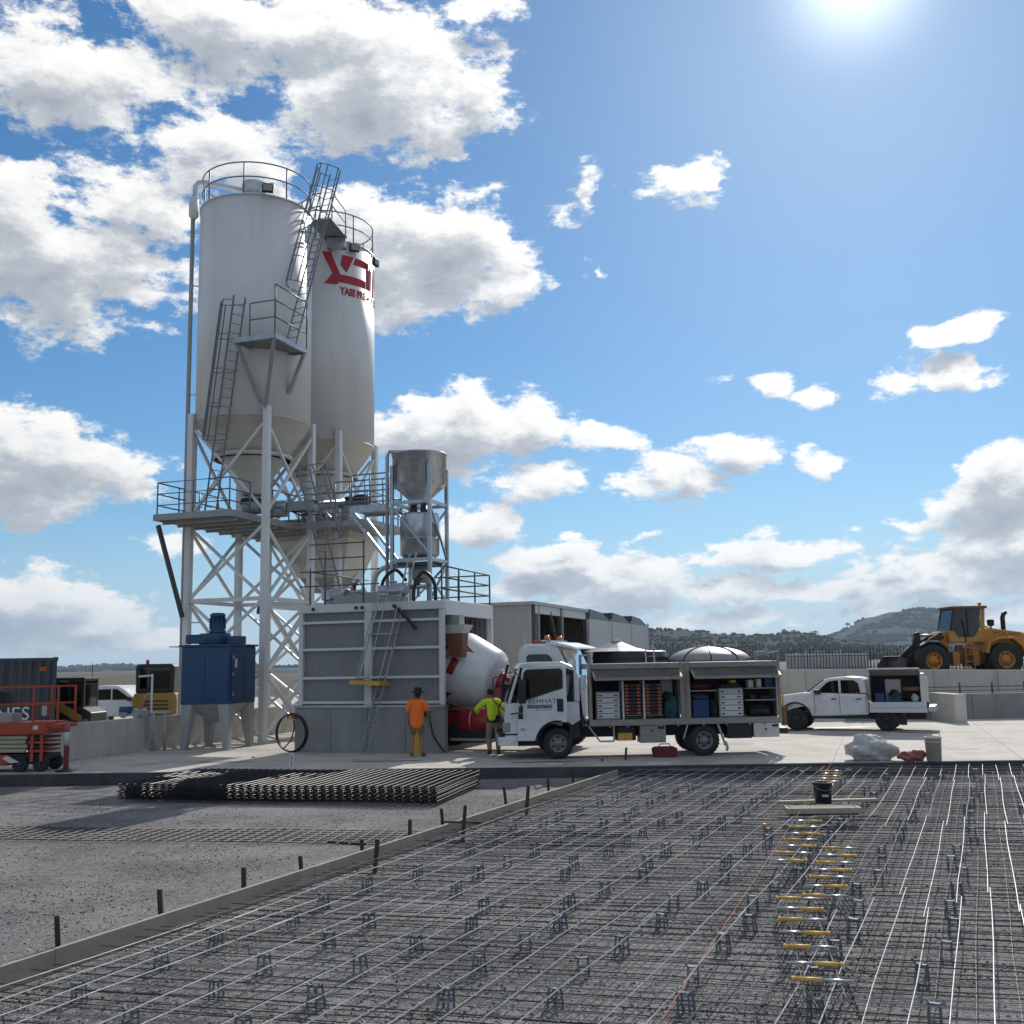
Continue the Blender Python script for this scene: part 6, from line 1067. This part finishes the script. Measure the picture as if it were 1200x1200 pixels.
for z in (.85, 1.0, 1.15): MB().box(-.45, .55, -.865, -.852, z, z + .06).build('grille_slot', 'dark_interior', ex)
MB().prism([(-.78, 1.503), (.72, 1.503), (.74, 2.55), (.62, 2.66), (-.68, 2.66), (-.80, 2.55)], -.7, .55).build('cab', 'black_plastic', ex, bevel=.05)
MB().box(-.6, .55, -.72, -.705, 1.68, 2.5).build('rear_glass', 'window_tint', ex); MB().box(-.33, -.22, -.735, -.722, 1.72, 2.4).build('wiper_panel', 'teal_cloth', ex); MB().lathe([(.06, 2.66), (.07, 2.8), (.02, 2.84)], 10, (-.4, -.4, 0)).build('beacon', 'lamp_red', ex); MB().prism([(.05, 1.5), (.35, 1.5), (.35, 1.95), (.2, 2.15), (.05, 2.0)], .3, 2.6).build('boom', 'machine_yellow', ex); MB().box(-.7, .0, -.9, -.86, .6, .75).build('counterweight_mark', 'red_paint', ex)
# shipping container
cp = at(66, 800, 36.5); ct = thing('shipping_container', 'dark blue corrugated shipping container at the left edge', 'container', (cp.x, 36.5, 0), R(25)); CL = 6.06
MB().sheet((-CL + .1, .0, 0), (-.1, .0, 0), .18, 2.80, .276, .045, (0, 1, 0)).build('side_wall', 'container_blue', ct); MB().box(-CL, 0, .06, 2.4, .16, 2.82).build('inner_box', 'container_blue', ct)
for z0, z1 in ((.0, .17), (2.78, 2.90)): MB().box(-CL, 0, -.02, 2.44, z0, z1).build('rail', 'container_blue', ct)
for x in (-CL, -.12): MB().box(x, x + .12, -.03, .1, .172, 2.778).build('corner_post', 'container_blue', ct); MB().box(x - .01, x + .15, -.04, .12, 2.782, 2.92).build('corner_casting', 'container_blue', ct)
text_mb('LINES', .62, lambda x, y: (-1.55 + x, -.006, 1.02 + y), 1.0).build('lettering', 'lettering_white', ct); MB().box(-.55, -.32, -.006, -.001, 2.45, 2.6).build('decal', 'lift_orange', ct)
# scissor lift
wp_ = gr(22, 905, 0); sl = thing('scissor_lift', 'orange scissor lift parked on the pad at the left edge', 'scissor lift', (wp_.x, wp_.y, 0), R(-3))
MB().prism([(-2.0, .16), (-2.0, .42), (-.35, .42), (-.22, .30), (-.30, .16)], -.02, .95).build('chassis', 'lift_orange', sl, bevel=.02); MB().box(-1.9, .62, .1, .85, .30, .42).build('base_frame', 'black_plastic', sl)
for i in range(4): 
    z = .47 + i*.105; MB().box(-2.1, .12 + (.04 if i % 2 else 0), .02, .09, z, z + .088).build('scissor_arm', 'lift_cream', sl, bevel=.01); MB().box(-2.1, .15, .80, .87, z, z + .088).build('scissor_arm', 'lift_cream', sl, bevel=.01); MB().box(.18, .60, .03, .86, z + .005, z + .06).build('scissor_end', 'black_plastic' if i % 2 else 'lift_orange', sl)
for x in (.26, .50): MB().box(x, x + .07, .0, .05, .25, .95).build('end_post', 'lift_orange', sl)
MB().box(-2.3, .72, -.03, .93, .90, 1.20).build('deck', 'lift_orange', sl, bevel=.015); MB().box(.28, .68, -.06, -.031, .93, 1.22).build('control_panel', 'lift_orange', sl); MB().box(.34, .46, -.066, -.061, 1.02, 1.12).build('decal', 'lettering_white', sl)
for x in (-2.2, -1.3, .30, .92): MB().box(x - .022, x + .022, -.03, .015, 1.20, 2.06).build('rail_post', 'lift_orange', sl)
for x in (-2.2, .30, .92): MB().box(x - .022, x + .022, .88, .925, 1.20, 2.06).build('rail_post', 'lift_orange', sl)
for z in (1.62, 2.04): MB().box(-2.3, .95, -.028, .012, z, z + .04).build('guard_rail', 'lift_orange', sl); MB().box(-2.3, .95, .885, .92, z, z + .04).build('guard_rail', 'lift_orange', sl)
MB().box(.65, 1.0, .0, .9, 1.05, 1.15).build('deck_extension', 'lift_orange', sl); MB().box(.44, .70, .0, .2, 1.32, 1.66).build('control_box', 'rust_brown', sl, bevel=.03); MB().box(.52, .64, -.008, -.0005, 1.36, 1.6).build('decal', 'shed_cream', sl); MB().box(-.95, -.25, .02, .5, 1.205, 1.42).build('tool_tray', 'cone_grey', sl); MB().prism([(-1.4, 1.68), (-1.5, 1.98), (-1.0, 2.05), (-.62, 1.95), (-.55, 1.66), (-1.0, 1.7)], .3, .6).build('hanging_jacket', 'dark_interior', sl, bevel=.03)
q1 = wheel(sl, 0, .0, .19, .12, None, 5, .03, .6, ('rubber', 'dark_interior', 'cone_grey')); wheel(sl, .52, .72, .19, .12, None, src=q1); wheel(sl, -1.75, .0, .19, .12, None, src=q1); wheel(sl, .50, .05, .19, .12, None, src=q1); MB().box(.05, .5, .1, .8, .18, .3).build('axle_box', 'black_plastic', sl); MB().prism([(-.42, .34), (-.22, .22), (.0, .24), (-.3, .40)], -.03, -.0).build('arrow_mark', 'lettering_white', sl)
bq = gr(77, 904, 0); t = thing('bollard', 'red bollard with a white band standing beside the scissor lift', 'bollard', bq); MB().lathe([(.25, 0), (.25, .03), (.09, .05), (.075, .08)], 16).build('base', 'rubber', t); MB().lathe([(.065, .08), (.065, .62), (.066, .62)], 14).build('lower_tube', 'bag_red', t); MB().lathe([(.066, .622), (.066, .95)], 14).build('white_band', 'bag_white', t); MB().lathe([(.066, .952), (.066, 1.08), (.04, 1.14), (.03, 1.20), (.01, 1.22)], 14).build('top', 'bag_red', t)
# ------------------------------------------------------------------ shed, bins, water tanks beyond the truck
sc_ = Vector((.72, 40.0, 0)); sh = thing('shed', 'cream corrugated steel shed open on its right side', 'building', sc_, ANG); SH = 4.72
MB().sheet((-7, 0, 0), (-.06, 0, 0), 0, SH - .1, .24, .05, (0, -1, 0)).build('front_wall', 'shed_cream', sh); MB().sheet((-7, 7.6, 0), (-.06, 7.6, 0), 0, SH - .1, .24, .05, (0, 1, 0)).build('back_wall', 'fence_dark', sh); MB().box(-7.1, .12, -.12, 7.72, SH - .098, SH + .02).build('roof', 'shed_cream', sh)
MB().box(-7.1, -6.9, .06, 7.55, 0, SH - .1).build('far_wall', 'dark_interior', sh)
for y in (.0, .55, 3.5, 3.75, 7.45): MB().box(-.1, .06, y, y + .12, 0, SH - .1).build('post', 'cone_grey' if y in (.55, 3.75) else 'fence_dark', sh)
MB().box(-.08, .04, .125, 7.44, SH - .42, SH - .102).build('head_beam', 'panel_white', sh); MB().bar((0, 2.2, SH - .3), (0, 3.4, SH - 2.2), .1, .1).build('brace', 'fence_dark', sh)
m = MB(); m.box(-.04, .0, 4.0, 7.3, 2.0, 2.08); m.box(-.04, 0, 4.0, 7.3, 1.2, 1.28); [m.box(-.04, 0, y, y + .06, 0, 2.0) for y in (4.6, 5.4, 6.3)]; m.build('inner_frame', 'cone_grey', sh)
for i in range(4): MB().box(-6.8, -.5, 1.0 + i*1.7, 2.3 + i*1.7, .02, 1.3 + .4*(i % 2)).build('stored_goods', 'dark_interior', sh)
for i in range(3):
    o = sc_ + VX * (8.1 + i*4.3); t = thing('storage_bin', ['white clad bin next to the shed with a peaked dark top', 'white clad bin in the middle of the three', 'white clad bin at the right end of the row'][i], 'bin', (o.x, o.y, 0), ANG)
    MB().sheet((0, .02, 0), (0, 4.18, 0), 0, 4.35 - .0, .24, .04, (1, 0, 0)).build('wall', 'panel_white', t); MB().box(-4, -.03, .02, 4.18, 0, 4.34).build('body', 'panel_white', t); MB().hexa([(-4, .05, 4.352), (.02, .05, 4.352), (.02, 4.1, 4.352), (-4, 4.1, 4.352)], [(-4, .4, 4.80), (-.02, .4, 4.80), (-.02, 2.4, 4.72), (-4, 2.4, 4.72)]).build('roof', 'tank_poly', t)
    MB().box(-.02, .06, 4.15, 4.22, 0, 4.5).build('corner_trim', 'cone_grey', t)
tp_ = at(738, 770, 44.5); t = thing('water_tank', 'black poly water tank with a pale conical lid and a ladder', 'tank', (tp_.x, 44.5, 0)); MB().lathe([(1.55, 0)] + [q for k in range(11) for q in ((1.55, .1 + k*.24), (1.575, .13 + k*.24), (1.575, .2 + k*.24), (1.55, .23 + k*.24))] + [(1.55, 2.78), (1.5, 2.82), (1.3, 2.84)], 48).build('body', 'tank_poly', t)
MB().lathe([(1.42, 2.83), (.8, 2.98), (.25, 3.22), (.2, 3.3), (.01, 3.32)], 14, (-.55, 0, 0), smooth=False).build('lid', 'tank_lid', t)
for s in (-.17, .17): MB().bar((.72 + s, -1.62, .3), (.62 + s, -1.58, 3.25), .05).build('ladder_rail', 'galvanised', t)
for k in range(9): MB().tube([(.55, -1.6, .5 + k*.3), (.9, -1.6, .5 + k*.3)], .018, 6).build('ladder_rung', 'galvanised', t)
tp_ = at(830, 772, 45.0); t = thing('domed_tank', 'dark round tank with a shiny ribbed dome roof', 'tank', (tp_.x, 45.0, 0)); MB().lathe([(1.88, 0), (1.88, 2.2), (1.93, 2.22), (1.93, 2.34), (1.85, 2.36)], 56).build('body', 'tank_poly', t)
dome = [(1.86 * math.cos(a), 2.36 + .62 * math.sin(a)) for a in [PI/2*i/10 for i in range(10)]] + [(.01, 2.98)]; MB().lathe(dome, 48).build('dome', 'tank_lid', t)
for k in range(10): a = 2*PI*k/10 + .2; MB().tube([(r*1.012*math.cos(a), r*1.012*math.sin(a), z + .012) for r, z in dome], .028, 5).build('dome_rib', 'tank_poly', t)
# bag, red sack and tub at the pad edge
bg_ = gr(1030, 893, 0); lump('bulk_bag', 'large crumpled white bulk bag lying at the pad edge', 'bag', 'bag_white', (bg_.x - .05, bg_.y + .42, 0), (.62, .40, .36), 21, .1, 34, .25, .21)
bg_ = gr(1074, 893, 0); lump('red_sack', 'small crumpled dull red sack beside the white bag', 'sack', 'bag_red', (bg_.x, bg_.y + .28, 0), (.30, .22, .17), 22, 0, 26, .3, .35)
bg_ = gr(1100, 893, 0); t = thing('white_tub', 'off white plastic tub standing at the pad edge beside the sack', 'tub', (bg_.x, bg_.y + .25, 0)); MB().lathe([(.165, 0), (.185, .5), (.195, .5), (.195, .56), (.18, .56), (.16, .04), (.01, .04)], 28).build('body', 'bucket_white', t); MB().lathe([(.19, .43), (.2, .43), (.2, .45), (.19, .45)], 28).build('rim_band', 'bucket_white', t); MB().tube([(.15, 0, .5), (.17, .0, .66), (.2, .02, .69)], .012, 6).build('stirrer', 'bucket_white', t)
# ------------------------------------------------------------------ two workers
def skinned(name, chains, mat, parent, sub=2):
    me = bpy.data.meshes.new(name); bm = bmesh.new(); lay = bm.verts.layers.skin.verify(); V = {}
    def vert(k, co, r):
        if k not in V: v = bm.verts.new(co); v[lay].radius = (r[0], r[1]) if isinstance(r, tuple) else (r, r); V[k] = v
        return V[k]
    for n, (ch) in enumerate(chains):
        prev = None
        for item in ch:
            if isinstance(item, str): v = V[item]
            else: v = vert(item[0], item[1], item[2])
            if prev is not None and not bm.edges.get((prev, v)): bm.edges.new((prev, v))
            prev = v
    first = next(iter(V.values())); first[lay].use_root = True; bm.to_mesh(me); bm.free(); o = bpy.data.objects.new(name, me); COL.objects.link(o)
    a = o.modifiers.new('skin', 'SKIN'); a.use_smooth_shade = True; b = o.modifiers.new('subsurf', 'SUBSURF'); b.levels = sub; b.render_levels = sub
    dg = bpy.context.evaluated_depsgraph_get(); dg.update(); me2 = bpy.data.meshes.new_from_object(o.evaluated_get(dg)); o.modifiers.clear(); o.data = me2; bpy.data.meshes.remove(me); me2.materials.clear(); me2.materials.append(MATS[mat])
    for p in me2.polygons: p.use_smooth = True
    o.parent = parent; WM[o] = WM[parent]; return o
def person(label, pos, rz, J, shirt, pants, long_sleeve, shorts, hat, boots, drop=0.):
    t = thing('person', label, 'person', pos, rz)
    v = lambda k: Vector(J[k])
    def hand(S):
        w, p = v('wrist'+S), v('palm'+S); d = (p - w).normalized(); sd = d.cross(Vector((0, 1, 0))).normalized() if abs(d.y) < .9 else Vector((0, 0, 1)); sg = 1 if S == 'L' else -1; nr = d.cross(sd)
        out = []
        for i, (o, l) in enumerate(((-.030, .072), (-.010, .082), (.010, .076), (.029, .058))):
            b = p + nr*o + d*.03; out.append(['palm'+S, ('f%d%s' % (i, S), b, .0095), ('g%d%s' % (i, S), b + d*l*.5 + sd*.004*sg, .0088), ('h%d%s' % (i, S), b + d*l*.9 + sd*.018*sg, .0075)])
        b = p - nr*.035; out.append(['wrist'+S, ('t0'+S, b - d*.01, .012), ('t1'+S, b - nr*.018 + d*.03, .0105), ('t2'+S, b - nr*.02 + d*.06, .009)]); return out
    ch = [[('pelvis', v('pelvis'), (.135, .105)), ('waist', v('waist'), (.135, .10)), ('chest', v('chest'), (.155, .11)), ('neckb', v('neckb'), (.10, .075)), ('neck', v('neck'), .055), ('skull', v('skull'), (.078, .092)), ('crown', v('crown'), (.07, .082))]]
    for S in 'LR':
        ch += [['pelvis', ('hip'+S, v('hip'+S), .088), ('knee'+S, v('knee'+S), .056), ('calf'+S, v('knee'+S)*.68 + v('ankle'+S)*.32, .056), ('ankle'+S, v('ankle'+S), .037), ('toe'+S, v('toe'+S), .034)],
               ['neckb', ('sh'+S, v('sh'+S), .062), ('el'+S, v('el'+S), .041), ('wrist'+S, v('wrist'+S), .027), ('palm'+S, v('palm'+S), (.036, .02))]] + hand(S)
    body = skinned('body', ch, 'skin', t, 2)
    hd = v('skull'); m = MB(); m.ball(hd + Vector((0, .098, -.012)), .016, 8, (1, 1.2, 1.3)); m.ball(hd + Vector((-.086, 0, -.005)), .026, 8, (.4, .8, 1.2)); m.ball(hd + Vector((.086, 0, -.005)), .026, 8, (.4, .8, 1.2)); m.build('face_features', 'skin', body)
    m = MB(); m.ball(hd + Vector((-.032, .088, .018)), .011, 8); m.ball(hd + Vector((.032, .088, .018)), .011, 8); m.box(hd.x-.025, hd.x+.025, hd.y+.088, hd.y+.098, hd.z-.056, hd.z-.049); m.build('eyes_mouth', 'dark_interior', body)
    m = MB().ball(hd + Vector((0, -.014, .035)), .098, 14, (.92, 1.0, .95)); m.build('hair', 'dark_interior', t)
    # shirt, trousers and boots over the body
    hem = v('pelvis') + Vector((0, 0, -.10 - drop)); sc2 = [[('hem', hem, (.205, .16)), ('mid', v('waist'), (.20, .145)), ('chest', v('chest'), (.212, .15)), ('nb', v('neckb') + Vector((0,0,.0)), (.12, .09))]]
    for S in 'LR':
        e = v('el'+S); s_ = v('sh'+S); w = v('wrist'+S); sc2.append(['nb', ('s'+S, s_, .094)] + ([('e'+S, e, .07), ('w'+S, e.lerp(w, .92), .046)] if long_sleeve else [('u'+S, s_.lerp(e, .88), .088)]))
    skinned('shirt', sc2, shirt, t, 2)
    tr = [[('p', v('pelvis') + Vector((0, 0, .06)), (.155, .125)), ('q', v('pelvis') + Vector((0, 0, -.05)), (.165, .13))]]
    for S in 'LR':
        h, k, a = v('hip'+S), v('knee'+S), v('ankle'+S); tr.append(['q', ('h'+S, h + Vector((0, 0, -.06)), .108)] + ([('k'+S, h.lerp(k, .80), .092)] if shorts else [('k'+S, k, .083), ('c'+S, k.lerp(a, .45), .078), ('a'+S, k.lerp(a, .93), .066)]))
    skinned('shorts' if shorts else 'trousers', tr, pants, t, 2)
    for S in 'LR':
        a, b = v('ankle'+S), v('toe'+S); skinned('boot', [[('a', a + Vector((0, 0, .06)), .056), ('b', a + Vector((0, -.01, -.035)), (.052, .05)), ('c', a.lerp(b, .6) + Vector((0, 0, -.01)), (.05, .042)), ('d', b + Vector((0, .01, 0)), (.046, .034))]], boots, t, 2)
    if hat == 'hat':
        m = MB(); m.lathe([(.20, .035), (.205, .04), (.20, .05), (.125, .062), (.112, .075), (.105, .15), (.085, .175), (.01, .18)], 28, hd + Vector((0, -.005, .02))); m.build('hat', 'hat_black', t)
    else:
        m = MB(); m.lathe([(.106, .02), (.106, .07), (.085, .115), (.04, .138), (.01, .14)], 24, hd + Vector((0, -.005, .02))); m.hexa([(hd.x-.07, hd.y+.08, hd.z+.045), (hd.x+.07, hd.y+.08, hd.z+.045), (hd.x+.055, hd.y+.19, hd.z+.03), (hd.x-.055, hd.y+.19, hd.z+.03)], [(hd.x-.07, hd.y+.08, hd.z+.055), (hd.x+.07, hd.y+.08, hd.z+.055), (hd.x+.055, hd.y+.19, hd.z+.04), (hd.x-.055, hd.y+.19, hd.z+.04)]); m.build('cap', 'hat_black', t)
    return t
# person frame: +y is the way they face
JA = dict(pelvis=(0, 0, .93), waist=(0, .0, 1.10), chest=(0, -.01, 1.33), neckb=(0, -.01, 1.46), neck=(0, .01, 1.53), skull=(.015, .045, 1.63), crown=(.015, .04, 1.70),
  hipL=(-.10, 0, .86), kneeL=(-.13, .02, .48), ankleL=(-.14, -.02, .085), toeL=(-.18, .14, .04), hipR=(.10, 0, .86), kneeR=(.12, .03, .48), ankleR=(.13, -.01, .085), toeR=(.21, .13, .04),
  shL=(-.20, -.01, 1.42), elL=(-.275, .0, 1.13), wristL=(-.24, .10, .89), palmL=(-.225, .13, .81), shR=(.20, -.01, 1.42), elR=(.285, .03, 1.15), wristR=(.28, .21, 1.00), palmR=(.28, .28, .97))
pa = gr(489, 886.5, 0); person('worker in an orange shirt, shorts and a black wide brimmed hat', (pa.x, pa.y, 0), R(-4), JA, 'hivis_orange', 'shorts_brown', False, True, 'hat', 'boot_tan', .13)
JB = dict(pelvis=(.02, 0, .92), waist=(.0, .01, 1.08), chest=(-.02, .03, 1.31), neckb=(-.02, .04, 1.44), neck=(-.02, .07, 1.50), skull=(-.03, .12, 1.60), crown=(-.03, .12, 1.67),
  hipL=(-.09, 0, .86), kneeL=(-.11, .06, .47), ankleL=(-.09, -.01, .085), toeL=(-.12, .15, .04), hipR=(.12, 0, .86), kneeR=(.14, .03, .47), ankleR=(.14, -.03, .085), toeR=(.20, .12, .04),
  shL=(-.22, .04, 1.39), elL=(-.44, .12, 1.20), wristL=(-.36, .34, 1.08), palmL=(-.36, .42, 1.06), shR=(.18, .03, 1.40), elR=(.27, .02, 1.13), wristR=(.26, .20, .98), palmR=(.25, .28, .96))
pb = gr(578, 884, 0); w2_ = person('worker in a yellow green long sleeved shirt and khaki trousers', (pb.x, pb.y, 0), R(8), JB, 'hivis_yellow', 'khaki_cloth', True, False, 'cap', 'boot_dark')
bm_ = MB().lathe([(.96, .84), (1.02, .86), (1.0, 1.0), (.96, 1.04)], 28, cap=False); MB().add([(x*.178 + .015, y*.142 + .004, z) for x, y, z in bm_.v], bm_.f, True).build('shirt_band', 'navy_cloth', w2_)
yb = gr(487, 884, 0); t = thing('yellow_post', 'short yellow post standing behind the worker in orange', 'post', (yb.x - .0, yb.y + .35, 0), 0); MB().hexa([(-.11, -.05, 0), (.11, -.05, 0), (.11, .05, 0), (-.11, .05, 0)], [(-.06, -.04, .78), (.06, -.04, .78), (.06, .04, .78), (-.06, .04, .78)]).build('body', 'cap_yellow', t, bevel=.01); MB().box(-.16, .16, -.1, .1, 0, .03).build('foot', 'cap_yellow', t)
# ------------------------------------------------------------------ the air between us and the hills
hm = bpy.data.materials.new('haze'); hm.use_nodes = True; nt = hm.node_tree; nt.nodes.clear(); pv = nt.nodes.new('ShaderNodeVolumePrincipled'); pv.inputs['Density'].default_value = .00009
pv.inputs['Color'].default_value = (.62, .80, 1, 1); pv.inputs['Anisotropy'].default_value = .2; ou = nt.nodes.new('ShaderNodeOutputMaterial'); nt.links.new(pv.outputs[0], ou.inputs['Volume']); MATS['haze'] = hm
stuff(MB().box(-6500, 6500, -6500, 6500, -1.6, 320).build('haze', 'haze'))
